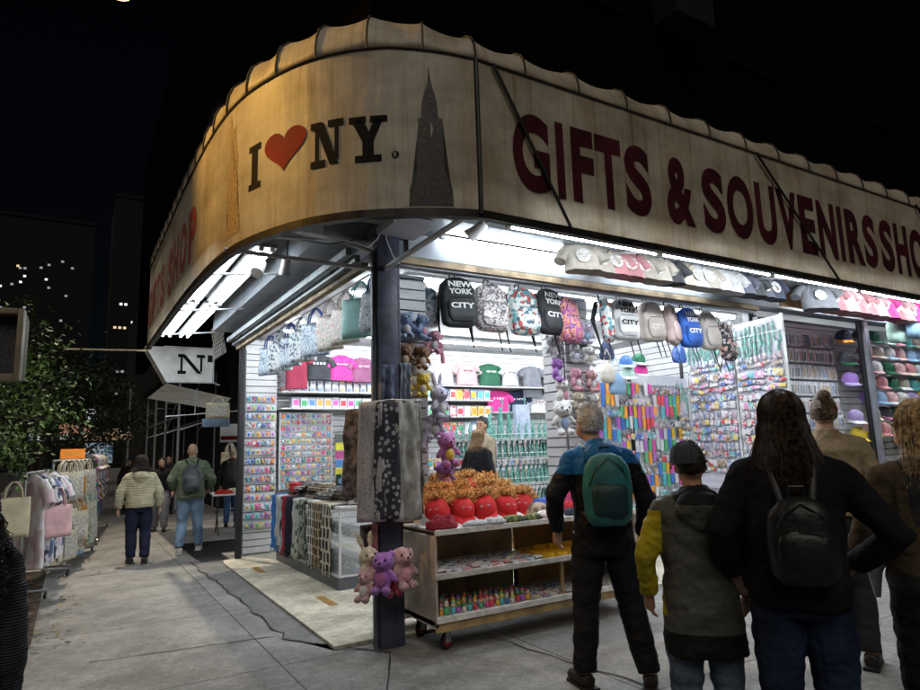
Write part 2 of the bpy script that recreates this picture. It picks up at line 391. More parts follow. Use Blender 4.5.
# plywood sheet and white sheet right of the dark post
LP(G().box(7.72,8.35,4.72,4.75,3.2,3.55,0,).obj('plywood_board',m_wood),shop)
# roller shutter housings
m_shut=mat('shutter_steel',(.20,.23,.25),.4,.2,scale=5,metal=.4)
g=G()
g.box(1.72,2.125,5.0,9.95,3.34,3.9,0)
LP(g.obj('shutter_box',m_greyblue),shop)
g=G()
for k,(dx,dz) in enumerate([(0,0),(.05,.02)]): g.box(2.0-dx*1.6,2.05-dx*1.6,5.0,9.95,3.14+dz*2.4,3.2+dz*2.4)
LP(g.obj('shutter_guide',m_shut),shop)
LP(G().box(2.06,2.125,5.0,9.95,3.08,3.14).obj('wood_edge',mat('weathered_beam')),shop)
g=G().box(2.45,13.0,4.5,4.895,3.5,3.95); LP(g.obj('shutter_box',m_greyblue),shop)
LP(G().box(2.45,13.0,4.42,4.5,3.42,3.5).box(2.45,13,4.5,4.895,3.42,3.498).obj('shutter_guide',m_shut),shop)
LP(G().box(2.38,13,4.899,4.897,3.2,3.42).box(2.45,13,4.86,4.895,3.205,3.415).obj('shutter_panel',m_greyblue),shop)
# ------------------------------------------------------------------ awning
AK=[(0.93,12.0),(0.93,10.9),(0.935,9.0),(0.945,7.1),(1.0,5.75),(1.08,5.2),(1.2,4.82),(1.38,4.45),(1.62,4.16),(1.95,3.92),(2.2,3.79),(2.456,3.70)]
def catmull(P,n=14):
    out=[];P=[Vector(p) for p in P]; P=[2*P[0]-P[1]]+P+[2*P[-1]-P[-2]]
    for i in range(1,len(P)-2):
        a,b,c,d=P[i-1:i+3]; t1=(b-a).length**.5; t2=t1+(c-b).length**.5; t3=t2+(d-c).length**.5; t0=0
        for k in range(n):
            t=t1+(t2-t1)*k/n
            A1=(t1-t)/(t1-t0)*a+(t-t0)/(t1-t0)*b;A2=(t2-t)/(t2-t1)*b+(t-t1)/(t2-t1)*c;A3=(t3-t)/(t3-t2)*c+(t-t2)/(t3-t2)*d
            B1=(t2-t)/(t2-t0)*A1+(t-t0)/(t2-t0)*A2;B2=(t3-t)/(t3-t1)*A2+(t-t1)/(t3-t1)*A3
            out.append((t2-t)/(t2-t1)*B1+(t-t1)/(t2-t1)*B2)
    out.append(P[-2]); return out
AC=catmull(AK); AS=[0]
for a,b in zip(AC,AC[1:]): AS.append(AS[-1]+(b-a).length)
SE=AS[-1]   # 8.96 : the pole where the straight wing starts
def plan(s):
    """arc length along the awning's lower edge -> (point, outward normal). Beyond SE: straight wing along +X"""
    if s>=SE: return Vector((2.456+(s-SE),3.70)),Vector((0,-1))
    lo,hi=0,len(AS)-1
    while hi-lo>1:
        m=(lo+hi)//2
        if AS[m]<=s: lo=m
        else: hi=m
    t=(s-AS[lo])/(AS[hi]-AS[lo]); p=AC[lo].lerp(AC[hi],t); 
    a=AC[max(lo-1,0)];b=AC[min(hi+1,len(AC)-1)]; d=(b-a).normalized(); return p,Vector((d.y,-d.x))
def on_awn(off=.006):
    def fn(s,z):
        p,n=plan(s); q=p+n*off; return (q.x,q.y,z)
    return fn
def awn_mat():
    m=bpy.data.materials.new('awning_vinyl'); m.use_nodes=True; nt=m.node_tree; n=nt.nodes; l=nt.links; b=n['Principled BSDF']; b.inputs['Roughness'].default_value=.55
    uv=n.new('ShaderNodeUVMap')
    def nz(sx,sz,d,s=1.,rough=.6):
        mp=n.new('ShaderNodeMapping'); mp.inputs['Scale'].default_value=(sx,sz,1); l.new(uv.outputs['UV'],mp.inputs['Vector'])
        q=n.new('ShaderNodeTexNoise'); q.inputs['Scale'].default_value=s; q.inputs['Detail'].default_value=d; q.inputs['Roughness'].default_value=rough; l.new(mp.outputs['Vector'],q.inputs['Vector']); return q.outputs['Fac']
    def ramp(f,a,b_,ca,cb):
        r=n.new('ShaderNodeValToRGB'); r.color_ramp.elements[0].position=a; r.color_ramp.elements[1].position=b_; r.color_ramp.elements[0].color=(*ca,1); r.color_ramp.elements[1].color=(*cb,1); l.new(f,r.inputs['Fac']); return r.outputs['Color']
    def mix(a,b_,fac,mode='MIX'):
        q=n.new('ShaderNodeMixRGB'); q.blend_type=mode
        if isinstance(fac,float): q.inputs['Fac'].default_value=fac
        else: l.new(fac,q.inputs['Fac'])
        l.new(a,q.inputs['Color1']); l.new(b_,q.inputs['Color2']); return q.outputs['Color']
    base=ramp(nz(1,1,3,1.2),.3,.7,(.40,.365,.29),(.52,.475,.385))
    st=ramp(nz(11,.28,6,1.,.7),.46,.7,(0,0,0),(1,1,1)); base=mix(base,ramp(nz(3,3,2),0,1,(.20,.11,.045),(.28,.16,.07)),mix(st,st,1.,'MULTIPLY'))
    st2=ramp(nz(2.2,.5,5,1.,.7),.47,.68,(0,0,0),(.55,.55,.55)); base=mix(base,ramp(nz(3,3,2),0,1,(.25,.16,.075),(.30,.2,.09)),st2)
    st3=ramp(nz(60,.6,3,1.),.4,.6,(.92,.92,.92),(1,1,1)); base=mix(base,st3,1.,'MULTIPLY')
    base=mix(base,ramp(nz(1.3,2.2,6,1.,.7),.35,.62,(.66,.63,.58),(1.08,1.06,1.04)),1.,'MULTIPLY')
    l.new(base,b.inputs['Base Color'])
    bp=n.new('ShaderNodeBump'); bp.inputs['Strength'].default_value=.45; bp.inputs['Distance'].default_value=.04; l.new(nz(2.2,.5,3,1.3),bp.inputs['Height']); l.new(bp.outputs['Normal'],b.inputs['Normal'])
    tl=n.new('ShaderNodeBsdfTranslucent'); l.new(base,tl.inputs['Color']); ms=n.new('ShaderNodeMixShader'); ms.inputs['Fac'].default_value=.1
    l.new(b.outputs[0],ms.inputs[1]); l.new(tl.outputs[0],ms.inputs[2]); l.new(ms.outputs[0],n['Material Output'].inputs['Surface'])
    return m
m_awn=awn_mat()
awn=thing('awning','long stained cream vinyl awning wrapping the shop corner with souvenir lettering','awning',(2.456,3.7,3.2))
BAND=4.43
def sheet_uv(g,name,m,parent,uvs,smooth=60):
    me=bpy.data.meshes.new(name); me.from_pydata([tuple(v) for v in g.v],[],g.f); me.materials.append(m)
    L=me.uv_layers.new(name='UVMap')
    for p in me.polygons:
        for li in p.loop_indices: L.data[li].uv=uvs[me.loops[li].vertex_index]
    me.polygons.foreach_set('use_smooth',[True]*len(me.polygons))
    return LP(link(name,me),parent)
def band_z(s):  # upper edge of the sign panel
    return 4.43+ (.07 if s<8.3 else .07*max(0,(SE-s)/(SE-8.3)))
def ribs():
    out=[];s=1.0
    while s<SE-.3: out.append(s); s+=.42
    out.append(SE); s=SE+.47
    while s<SE+12.5: out.append(s); s+=.56
    return out
RB=ribs()
def panel(name,s0,s1,step):
    k=max(2,int((s1-s0)/step)+1); rows=9; g=G(); uv=[]
    for i in range(k):
        s=s0+(s1-s0)*i/(k-1); p,n=plan(s)
        for j in range(rows):
            t=j/(rows-1); z=3.205+(band_z(s)-3.205)*t; d=.003*math.sin(s*3.1)*math.sin(PI*t); q=p+n*d
            g.v.append((q.x,q.y,z)); uv.append((s,z))
    for j in range(rows):  # inner skin so that the sheet has thickness
        pass
    for i in range(k-1):
        for j in range(rows-1): g.f.append((i*rows+j,(i+1)*rows+j,(i+1)*rows+j+1,i*rows+j+1)); g.m.append(0)
    return sheet_uv(g,name,m_awn,awn,uv)
panel('sign_panel',1.0,6.45,.1); panel('sign_panel',6.45,SE,.05); panel('sign_panel',SE,SE+5.55,.1); panel('sign_panel',SE+5.55,SE+12.5,.1)
# cap
prof=[(0,0),(.0,.07),(.015,.15),(.05,.22),(.12,.28),(.28,.34),(.6,.37),(1.0,.39)]
def hf(s): return 1.25 if s<8.2 else (.92 if s>SE else lerp(1.25,.92,(s-8.2)/(SE-8.2)))
g=G();uv=[]; ss=[]
for a,b in zip(RB,RB[1:]):
    for i in range(8): ss.append((a+(b-a)*i/8,math.sin(PI*i/8)**.8))
ss.append((RB[-1],0))
for s,c in ss:
    p,n=plan(s)
    for (d,h) in prof:
        sag=c*.035*min(1,h/.15); dd=min(d,1.05); q=p-n*(dd+sag*.6)
        z=band_z(s)+h*hf(s)-sag*.8; g.v.append((q.x,q.y,z)); uv.append((s,z+3))
k=len(prof)
for i in range(len(ss)-1):
    for j in range(k-1): g.f.append((i*k+j,(i+1)*k+j,(i+1)*k+j+1,i*k+j+1))
capo=sheet_uv(g,'awning_top',m_awn,awn,uv); md=capo.modifiers.new('t','SOLIDIFY'); md.thickness=.004; md.offset=-1
for s in RB:
    p,n=plan(s); g=G().tube([(p.x-n.x*(d-.008),p.y-n.y*(d-.008),band_z(s)+h*hf(s)+.002) for d,h in prof[:6]],.008,5)
    LP(g.obj('top_seam',mat('seam_dark',(.05,.04,.03),.7)),awn)
def along(s0,s1,step,off,z,dz=0):
    k=max(2,int((s1-s0)/step)+1); out=[]
    for i in range(k):
        s=s0+(s1-s0)*i/(k-1); p,n=plan(s); q=p+n*off; out.append((q.x,q.y,(z(s) if callable(z) else z)+dz))
    return out
LP(G().tube(along(1.0,SE+12.5,.08,.006,band_z),.010,5).obj('band_rail',mat('seam_dark',(.05,.04,.03))),awn)
# lower frame: bronze-black edge angle following the plan
g=G(); pts=along(.3,SE,.08,0,3.2)
k=len(pts); V=[];F=[]
sec=[(.012,.035),(.012,-.025),(-.05,-.025),(-.05,-.015),(.0,-.015),(.0,.035)]
allp=[plan(1.0+(SE+12.5-1.0)*i/220) for i in range(221)]
for p,n in allp:
    for d,h in sec: V.append((p.x+n.x*d,p.y+n.y*d,3.2+h))
F=[(i*6+j,i*6+(j+1)%6,(i+1)*6+(j+1)%6,(i+1)*6+j) for i in range(220) for j in range(6)]
g.add(V,F); LP(g.obj('edge_frame',mat('bronze_frame',(.04,.035,.03),.4,.3,metal=.4),None,30),awn)
LP(G().tube([(2.455,3.69,3.2),(2.455,3.69,4.42)],.018,8).obj('join_rail',m_dark),awn)
for a,b in [((2.6,4.42),(3.3,3.2)),((5.85,4.42),(7.15,3.2)),((9.2,4.45),(10.3,3.2)),]:
    LP(G().tube([(a[0],3.67,a[1]),(b[0],3.67,b[1])],.014,6).obj('brace_rod',m_black),awn)
# lettering
m_maroon=mat('maroon_ink',(.055,.010,.015),.8,.2,scale=3,spec=.1); m_ink=mat('black_ink',(.010,.010,.010),.8,spec=.1); m_red=mat('red_ink',(.25,.018,.016),.7,.2,scale=2,spec=.1)
fr=on_awn(.003); fx=lambda X,Z: (X,3.6945,Z)
for ch,a,b in [('G',2.77,3.13),('I',3.2,3.28),('F',3.36,3.6),('T',3.62,3.92),('S',3.96,4.27),('&',4.47,4.84),
               ('S',4.97,5.29),('O',5.33,5.73),('U',5.79,6.12),('V',6.15,6.5),('E',6.54,6.83),('N',6.89,7.23),('I',7.3,7.38),('R',7.46,7.8),('S',7.82,8.1),
               ('S',8.2,8.5),('H',8.56,8.88),('O',8.93,9.32),('P',9.39,9.7)]:
    g=G(); text_on(g,ch,a,b,3.46,4.11,fx,0,.042 if ch not in 'I' else .03); LP(g.obj('letter',m_maroon),awn)
x=.95
W={'G':.42,'I':.12,'F':.36,'T':.38,'S':.40,' ':.22,'H':.42,'O':.46,'P':.40}
for ch in 'GIFTS SHOP':
    if ch!=' ': g=G(); text_on(g,ch,x+.04,x+W[ch]+.02,3.5,4.08,fr,0,.045,.06); LP(g.obj('letter',mat('mid_red_ink',(.30,.05,.035),.6,.2)),awn)  # left wing letters in a redder ink than the right wing
    x+=W[ch]*1.25
def poly_on(g,pts,fn,cell=.05):
    bm=bmesh.new(); vs=[bm.verts.new((a,0,b)) for a,b in pts]; f=bm.faces.new(vs); bmesh.ops.triangulate(bm,faces=[f])
    bm.verts.index_update(); V=[(v.co.x,v.co.z) for v in bm.verts]; F=[[v.index for v in q.verts] for q in bm.faces]; bm.free(); polys_on(g,V,F,fn,0,cell)
def slab_letter(g,ch,x0,x1,z0,z1,fn):
    w=x1-x0; sh=.055; st=.085
    def rr(a,b,c,d): poly_on(g,[(a,c),(b,c),(b,d),(a,d)],fn)
    cx_=(x0+x1)/2
    if ch=='I':
        rr(cx_-st/2,cx_+st/2,z0+sh*.8,z1-sh*.8); rr(x0,x1,z0,z0+sh); rr(x0,x1,z1-sh,z1)
    if ch=='N':
        a=x0+.06;b=x1-.06
        rr(a-.02,a+.015,z0+sh*.8,z1-sh*.8); rr(b-.015,b+.02,z0+sh*.8,z1-sh*.8); rr(x0,x0+.13,z0,z0+sh); rr(x0,x0+.1,z1-sh,z1); rr(x1-.13,x1,z1-sh,z1)
        poly_on(g,[(a-.02,z1-.01),(a+.055,z1-.01),(b+.018,z0+.01),(b-.055,z0+.01)],fn)
    if ch=='Y':
        rr(cx_-st/2,cx_+st/2,z0+sh*.8,z0+.17); rr(cx_-.1,cx_+.1,z0,z0+sh); rr(x0,x0+.13,z1-sh,z1); rr(x1-.13,x1,z1-sh,z1)
        poly_on(g,[(x0+.02,z1-sh*.5),(x0+.11,z1-sh*.5),(cx_+st/2,z0+.16),(cx_-st/2,z0+.16)],fn)
        poly_on(g,[(x1-.1,z1-sh*.5),(x1-.03,z1-sh*.5),(cx_+st/2,z0+.16),(cx_-st/2+.02,z0+.16)],fn)
for a_ in (('I',6.95,7.12,3.62,4.0),('N',7.68,7.96,3.61,3.97),('Y',8.0,8.29,3.6,3.96)):
    g=G(); slab_letter(g,*a_,fr); LP(g.obj('letter',m_ink),awn)
g=G(); hp=[]
for i in range(40):
    t=TAU*i/40; hx=16*math.sin(t)**3; hy=13*math.cos(t)-5*math.cos(2*t)-2*math.cos(3*t)-math.cos(4*t); hp.append((7.405+hx/16*.235,3.865+hy/17*.2))
poly_on(g,hp,fr); LP(g.obj('heart_mark',m_red),awn)
g=G(); rc=(8.345,3.645); poly_on(g,[(rc[0]+.028*math.cos(TAU*i/20),rc[1]+.03*math.sin(TAU*i/20)) for i in range(20)],fr)
LP(g.obj('registered_mark',m_ink),awn)
g=G(); text_on(g,'R',rc[0]-.012,rc[0]+.014,rc[1]-.018,rc[1]+.018,on_awn(.0055)); LP(g.obj('registered_letter',mat('cream_ink',(.5,.45,.36),.6)),awn)
# printed art-deco tower
m_tower=vivid('tower_print',[(.012,.010,.009),(.03,.024,.02),(.018,.014,.012),(.05,.04,.035)],70,.6)
g=G(); c0=8.6
prof_t=[(.16,3.25),(.155,3.38),(.125,3.40),(.125,3.47),(.10,3.49),(.10,3.52),(.085,3.56),(.088,3.86),(.082,3.90),(.092,3.905),(.092,3.92),(.064,3.93),(.06,4.0),(.055,4.06),(.035,4.14),(.016,4.19),(.006,4.24),(.0025,4.33)]
pts=[(c0+w_,z) for w_,z in prof_t]+[(c0-w_,z) for w_,z in prof_t[::-1]]
poly_on(g,pts,fr); LP(g.obj('tower_picture',m_tower),awn)
g=G()
for i in range(9):
    x=c0-.07+i*.0175
    for k in range(28):
        z=3.5+k*.0135
        poly_on(g,[(x,z),(x+.006,z),(x+.006,z+.007),(x,z+.007)],on_awn(.005),None)
for (zz,ww) in [(4.02,.05),(4.06,.045),(4.1,.036),(4.14,.027)]:
    pp=[(c0+ww*math.cos(PI*i/8),zz+ww*.7*math.sin(PI*i/8)) for i in range(9)]+[(c0+(ww-.006)*math.cos(PI*(8-i)/8),zz+(ww-.008)*.7*math.sin(PI*(8-i)/8)) for i in range(9)]
    poly_on(g,pp,on_awn(.005),None)
LP(g.obj('tower_windows',mat('print_tan',(.085,.07,.058),.6)),awn)
# printed robed figure with torch
g=G(); c1=6.66
fig=[(-.13,3.33),(-.12,3.5),(-.08,3.52),(-.08,3.62),(-.06,3.66),(-.065,3.8),(-.05,3.95),(-.06,4.05),(-.075,4.12),(-.085,4.2),(-.10,4.26),(-.085,4.3),(-.09,4.35),(-.075,4.38),(-.06,4.35),(-.065,4.3),(-.05,4.27),(-.055,4.2),(-.035,4.13),(-.02,4.13),(-.028,4.17),(-.02,4.205),(-.04,4.24),(-.01,4.215),(0,4.25),(.01,4.215),(.035,4.235),(.022,4.2),(.03,4.17),(.015,4.12),(.05,4.1),(.065,4.02),(.10,3.98),(.09,3.9),(.06,3.92),(.06,3.78),(.07,3.62),(.09,3.6),(.09,3.5),(.13,3.48),(.14,3.33)]
poly_on(g,[(c1+a*1.1,3.33+(z-3.33)*1.06) for a,z in fig],fr)
LP(g.obj('figure_picture',vivid('figure_print',[(.35,.24,.12),(.14,.08,.04),(.42,.31,.16),(.08,.045,.03),(.4,.3,.16)],45,.6,'NOISE')),awn)
# frame tubes inside the awning
m_pipe=mat('pipe_silver',(.55,.57,.6),.4,.1,metal=.5)
def rods(name,L,r=.018,m=None):
    g=G()
    for a in L: g.tube(a,r,7)
    return LP(g.obj(name,m or m_pipe,None,40),awn)
rods('frame_tube',[[(1.25,4.75,3.26),(1.9,5.0,3.3),(2.13,4.88,3.2)]],.02)
rods('frame_tube',[[(1.02,5.45,3.24),(2.1,4.87,3.05)]],.02)
rods('frame_tube',[[(2.42,3.85,3.23),(2.2,4.83,3.05)]],.025)
rods('frame_tube',[[(1.15,5.0,3.24),(2.7,4.9,3.35)]],.012)
for y in (6.3,8.1,9.9): rods('frame_tube',[[(.96,y,3.23),(1.75,y,3.32)]],.012)
for x in (4.5,6.8,9.1): rods('frame_tube',[[(x,3.75,3.22),(x,4.5,3.4)]],.015)
rods('cable',[[(2.2,4.84,3.55),(2.18,4.83,3.4),(2.13,4.8,3.3),(2.05,4.82,3.22),(1.9,4.88,3.27),(1.7,4.95,3.3),(1.5,5.1,3.35),(1.3,5.3,3.36)]],.006,m_white)
rods('cable',[[(2.2,4.84,3.55),(2.21,4.8,3.3),(2.27,4.79,3.15),(2.33,4.79,3.1)]],.005,m_white)
rods('cable',[[(1.3,5.3,3.4),(1.5,5.1,3.3),(1.75,4.95,3.24),(2.0,4.85,3.3),(2.14,4.8,3.5)]],.005,m_black)
# white inner liner panels at the corner and soffit
LP(G().add([(1.3,4.85,4.1),(2.2,3.95,4.1),(13,3.95,4.1),(13,4.9,4.1),(2.13,4.9,4.1),(2.13,11,4.1),(1.1,11,4.1),(1.1,5.6,4.1)],[(0,1,2,3,4,7)[::1] if False else (0,1,2,3,4),(0,4,5,6,7)]).obj('liner',mat('liner_white',(.5,.53,.6),.6,.05)),awn)
LP(G().box(2.14,2.5,4.5,4.85,3.35,3.42).add([(1.35,4.8,3.42),(2.2,4.78,3.42),(2.2,4.80,4.0),(1.35,4.82,4.0)],[(0,1,2,3)]).add([(2.2,4.78,3.42),(2.9,4.5,3.42),(2.9,4.5,4.0),(2.2,4.78,4.0)],[(0,1,2,3)]).obj('corner_panel',mat('liner_white')),awn)
# rods sticking out at the far end
tag(G().tube([(-.14,11.3,3.17),(.95,11.3,3.2)],.014,6).obj('spare_pole',mat('pale_pole',(.6,.52,.36),.5)),'thin pale pole sticking out sideways from the far end of the awning','pole')
# ------------------------------------------------------------------ lights of the shop
def fixture(label,x,y,z,L,axis,n=1,group='fluorescent light fittings',m=m_tube):
    t=thing('fluorescent_light',label,'light fitting',(x,y,z),0 if axis=='x' else PI/2,group)
    G().rbox(-L/2,L/2,-.05*n,.05*n,.02,.06,.004).obj('housing',m_white if n==1 else mat('housing_grey',(.25,.26,.27),.5),t)
    for i in range(n):
        yy=(i-(n-1)/2)*.1
        G().tube([(-L/2+.04,yy,0),(L/2-.04,yy,0)],.014,8).obj('tube',m,t)
    for i in range(n):
        yy=(i-(n-1)/2)*.1
        for e in (-1,1): G().box(e*L/2-.02,e*L/2+.02,yy-.02,yy+.02,-.02,.02).obj('end_cap',m_white,t)
    return t
for i,y in enumerate((6.9,9.45)):
    for j,x in enumerate((1.16,1.42)):
        fixture(['twin tube fitting under the left awning wing, %s the corner, %s side'%(a,b) for a in ('near','far from') for b in ('street','shop')][i*2+j],x,y,3.36,2.45,'y',2,m=m_tube_l)
for i in range(5):
    fixture(['bright tube under right awning edge, the one next to the corner','second bright tube from the corner under right awning edge','third bright tube from the corner under right awning edge','fourth bright tube from the corner under right awning edge','farthest bright tube under right awning edge'][i],3.75+i*1.75,3.98,3.27,1.7,'x')
for i in range(4):
    for j,y in enumerate((6.6,9.2)):
        fixture('ceiling tube inside the shop, %s row, number %s from the left'%(('front','back')[j],('one','two','three','four')[i]),3.7+i*2.5,y,3.27,2.3,'x',1,'tubes on the shop ceiling',m_tube_in)
for i in range(4):
    fixture('front ceiling tube inside the shop behind the backpacks, number %s from the left'%('one','two','three','four')[i],3.5+i*1.35,5.75,3.27,1.3,'x',1,'tubes on the shop ceiling',m_tube_in)
for i,x in enumerate((3.6,5.6,8.9,10.9)):  # added tubes, out of sight behind the sweatshirts, to brighten the goods wall
    fixture(['added unseen tube behind the first sweatshirts under the awning','added unseen tube behind the grey sweatshirts under the awning','added unseen tube behind the pink sweatshirts','added unseen tube behind the last pink sweatshirts'][i],x,4.78,3.4,1.7,'x')
# spot lamp heads
def spot(label,loc,rot,lit):
    t=thing('spot_lamp',label,'lamp',loc); t.rotation_euler=rot
    G().lathe([(.03,.12),(.045,.1),(.05,.0),(.06,-.05),(.062,-.06)],14).obj('lamp_head',m_white,t,40)
    G().lathe([(.0,-.056),(.055,-.056)],14).obj('lens',emitter('lamp_glow',(1,.97,.9),6) if lit else mat('lens_white',(.7,.7,.7),.2),t)
    G().tube([(0,0,.1),(0,.03,.2),(0,.03,.26)],.008,6).obj('bracket',m_black,t)
spot('white spot lamp on the frame by the awning corner',(2.75,4.25,3.28),(R(60),0,R(40)),False)
spot('white flood bulb hanging beside the left twin tubes',(1.62,5.75,3.22),(R(20),0,0),False)
spot('small round camera-like lamp beside the street-side tubes',(1.42,5.95,3.24),(R(-30),R(30),0),False)

# street lamps: the one over the far pavement is seen at the top edge, its twin stands just outside the left edge
def street_lamp(label,x,y,h,ax,ay,power):
    t=thing('street_lamp',label,'street lamp',(x,y,0),0,'street lamps')
    G().lathe([(.11,0),(.11,.5),(.08,.55),(.06,h),(.0,h)],12).obj('pole',m_dark,t,40)
    G().tube([(0,0,h-.9),(ax*.3,ay*.3,h-.15),(ax*.9,ay*.9,h+.1)],.035,8).obj('arm',m_dark,t,40)
    hd=G().ell((ax,ay,h+.07),(.34,.2,.1),0,14).obj('lamp_head',m_dark,t,60)
    G().ell((ax,ay,h+.0),(.24,.15,.09),0,14).obj('lamp_glass',emitter('sodium_glass',(1,.5,.1),3.),hd,60)
    L=bpy.data.lights.new('street_lamp_light','SPOT'); L.energy=power; L.color=(1,.55,.12) if y<10 else (1,.86,.66); L.shadow_soft_size=.12; L.spot_size=R(40) if y<10 else R(70); L.spot_blend=1.
    o=bpy.data.objects.new('street_lamp_light',L); COL.objects.link(o); o.location=(x+ax,y+ay,h-.2); o.rotation_euler=(Vector((1.1,5.3,4.5)) if y<10 else Vector((-.1,11.5,.8))).__sub__(Vector((x+ax,y+ay,h-.2))).to_track_quat('-Z','Y').to_euler()
    return t
street_lamp('lit amber street lamp whose glowing head touches the top edge',-2.3,14.57,11.55,2.64,0,2300)
street_lamp('amber street lamp standing at the kerb left of the awning',-2.35,7.3,7.6,-.9,0,760)
# ------------------------------------------------------------------ soft goods prototypes
def rand_mat(name,cols,rough=.6,scale=0,cols2=None):
    """each object that wears it takes one ink of the list"""
    if name in MATS: return MATS[name]
    m=bpy.data.materials.new(name); m.use_nodes=True; nt=m.node_tree; n=nt.nodes; l=nt.links; b=n['Principled BSDF']; b.inputs['Roughness'].default_value=rough
    oi=n.new('ShaderNodeObjectInfo'); cr=n.new('ShaderNodeValToRGB'); cr.color_ramp.interpolation='CONSTANT'; e=cr.color_ramp.elements
    e[0].position=0; e[0].color=(*cols[0],1); e[1].position=1/len(cols); e[1].color=(*cols[1],1)
    for i in range(2,len(cols)): q=e.new(i/len(cols)); q.color=(*cols[i],1)
    l.new(oi.outputs['Random'],cr.inputs['Fac']); out=cr.outputs['Color']
    if scale:
        tc=n.new('ShaderNodeTexCoord'); v=n.new('ShaderNodeTexNoise'); v.inputs['Scale'].default_value=scale; v.noise_dimensions='4D'; l.new(tc.outputs['Object'],v.inputs['Vector'])
        mu=n.new('ShaderNodeMath'); mu.operation='MULTIPLY'; mu.inputs[1].default_value=50; l.new(oi.outputs['Random'],mu.inputs[0]); l.new(mu.outputs[0],v.inputs['W'])
        c2=n.new('ShaderNodeValToRGB'); c2.color_ramp.interpolation='CONSTANT'; c2.color_ramp.elements[0].color=(0,0,0,1); c2.color_ramp.elements[1].position=.53; c2.color_ramp.elements[1].color=(1,1,1,1); l.new(v.outputs['Fac'],c2.inputs['Fac'])
        mx=n.new('ShaderNodeMixRGB'); l.new(c2.outputs['Color'],mx.inputs['Fac']); l.new(out,mx.inputs['Color1']); mx.inputs['Color2'].default_value=(*(cols2 or (.7,.7,.72)),1); out=mx.outputs['Color']
    l.new(out,b.inputs['Base Color']); MATS[name]=m; return m
def selli(t,rx,ry,p):
    c,s_=math.cos(t),math.sin(t); return (rx*math.copysign(abs(c)**(2/p),c),ry*math.copysign(abs(s_)**(2/p),s_))
def pod(g,secs,n=24,p=2.6,mi=0,M=ID,fold=0,seed=0):
    """secs: (z,cx,cy,rx,ry) stacked super-ellipses, closed at both ends; fold = crease depth"""
    vs=[];k=len(secs)
    for i,(z,cx,cy,rx,ry) in enumerate(secs):
        for j in range(n):
            x,y=selli(TAU*j/n,rx,ry,p)
            if fold:
                q=noise.noise(Vector((x*9+seed*7.3,y*9,z*3.5+seed)))+.5*noise.noise(Vector((x*22,y*22+seed,z*9)))
                x+=q*fold*(.4 if abs(x)>rx*.8 else .6); y+=q*fold
            vs.append((cx+x,cy+y,z))
    fs=[(i*n+j,i*n+(j+1)%n,(i+1)*n+(j+1)%n,(i+1)*n+j) for i in range(k-1) for j in range(n)]
    fs+=[tuple(range(n))[::-1],tuple((k-1)*n+j for j in range(n))]
    return g.add(vs,fs,mi,M)
def lerp(a,b,t): return a+(b-a)*t
def interp(tab,t):
    for (a,va),(b,vb) in zip(tab,tab[1:]):
        if t<=b: u=(t-a)/(b-a) if b>a else 0; u=u*u*(3-2*u) if False else u; return tuple(lerp(x,y,u) for x,y in zip(va,vb))
    return tab[-1][1]
def textpart(name,lines,x0,x1,z1,lh,y,m,parent,gap=.25,bold=.02,curve=0):
    g=G(); z=z1
    for s in lines:
        text_on(g,s,x0,x1,z-lh,z,lambda X,Z:(X,y+curve*(X/(x1-x0))**2,Z),0,bold,(x1-x0)/5 if curve else None); z-=lh*(1+gap)
    return g.obj(name,m,parent)
m_strap=mat('strap_black',(.012,.012,.013),.8)
def backpack_proto(label,mbody,mtext=None,lines=None,pocket=None,tails=True):
    t=thing('backpack',label,'backpack')
    H=.45
    prof=[(0,(.10,.03)),(.02,(.128,.045)),(.08,(.14,.06)),(.5,(.143,.065)),(.78,(.138,.06)),(.9,(.12,.05)),(.97,(.08,.035)),(1,(.04,.02))]
    g=G(); pod(g,[(-H+H*i/18,0,-.02,*interp(prof,i/18)) for i in range(19)],28,3.6,fold=.011,seed=len(label))
    g.obj('body',mbody,t,50)
    pk=G(); pod(pk,[(-.41+.2*i/8,0,-.078,.118*(1-.25*abs(i/4-1)**4),.026*(1-.6*abs(i/4-1)**4)) for i in range(9)],20,4); pk.obj('front_pocket',pocket or mbody,t,50)
    g=G().tube([(-.1,-.102,-.20),(0,-.107,-.195),(.1,-.102,-.2)],.003,5); g.tube([(-.13,-.075,-.15),(-.09,-.09,-.05),(0,-.08,-.03),(.09,-.09,-.05),(.13,-.075,-.15)],.003,5); g.obj('zip',m_strap,t)
    G().tube([(-.025,.03,-.01),(-.02,.03,.05),(.02,.03,.05),(.025,.03,-.01)],.006,6).obj('top_handle',m_strap,t,50)
    if tails:
        for sx in (-1,1): G().tube([(sx*.07,.06,-.03),(sx*.1,.12,-.2),(sx*.13,.08,-.42),(sx*.135,.05,-.6)],[.018,.018,.007,.005],6).obj('strap',m_strap,t,50)
    if lines:
        z=[-.055,-.12,-.25,-.33]; 
        for i,s in enumerate(lines):
            yy=-.093 if i<2 else -.107
            textpart('lettering',[s],-.1,.1,z[i] if i<2 else -.25-(i-2)*.075,.052,yy,mtext,t,bold=.04)
    return t
m_bkw=mat('bag_white_cloth',(.72,.73,.75),.8,.08,bump=.1); m_bkk=mat('bag_charcoal',(.035,.04,.045),.8,.2)
m_inkw=mat('white_ink',(.8,.8,.8),.6,.02); m_inkk=m_ink
m_beige=mat('bag_beige',(.52,.47,.44),.85,.1,bump=.15); m_pinkb=mat('bag_blush',(.55,.43,.41),.85,.1,bump=.15); m_blueb=mat('bag_blue',(.03,.13,.55),.7,.2)
m_flor=vivid('floral_grey_print',[(.75,.73,.74),(.12,.11,.12),(.55,.5,.52),(.8,.78,.78),(.3,.27,.29)],26,.8,'NOISE')
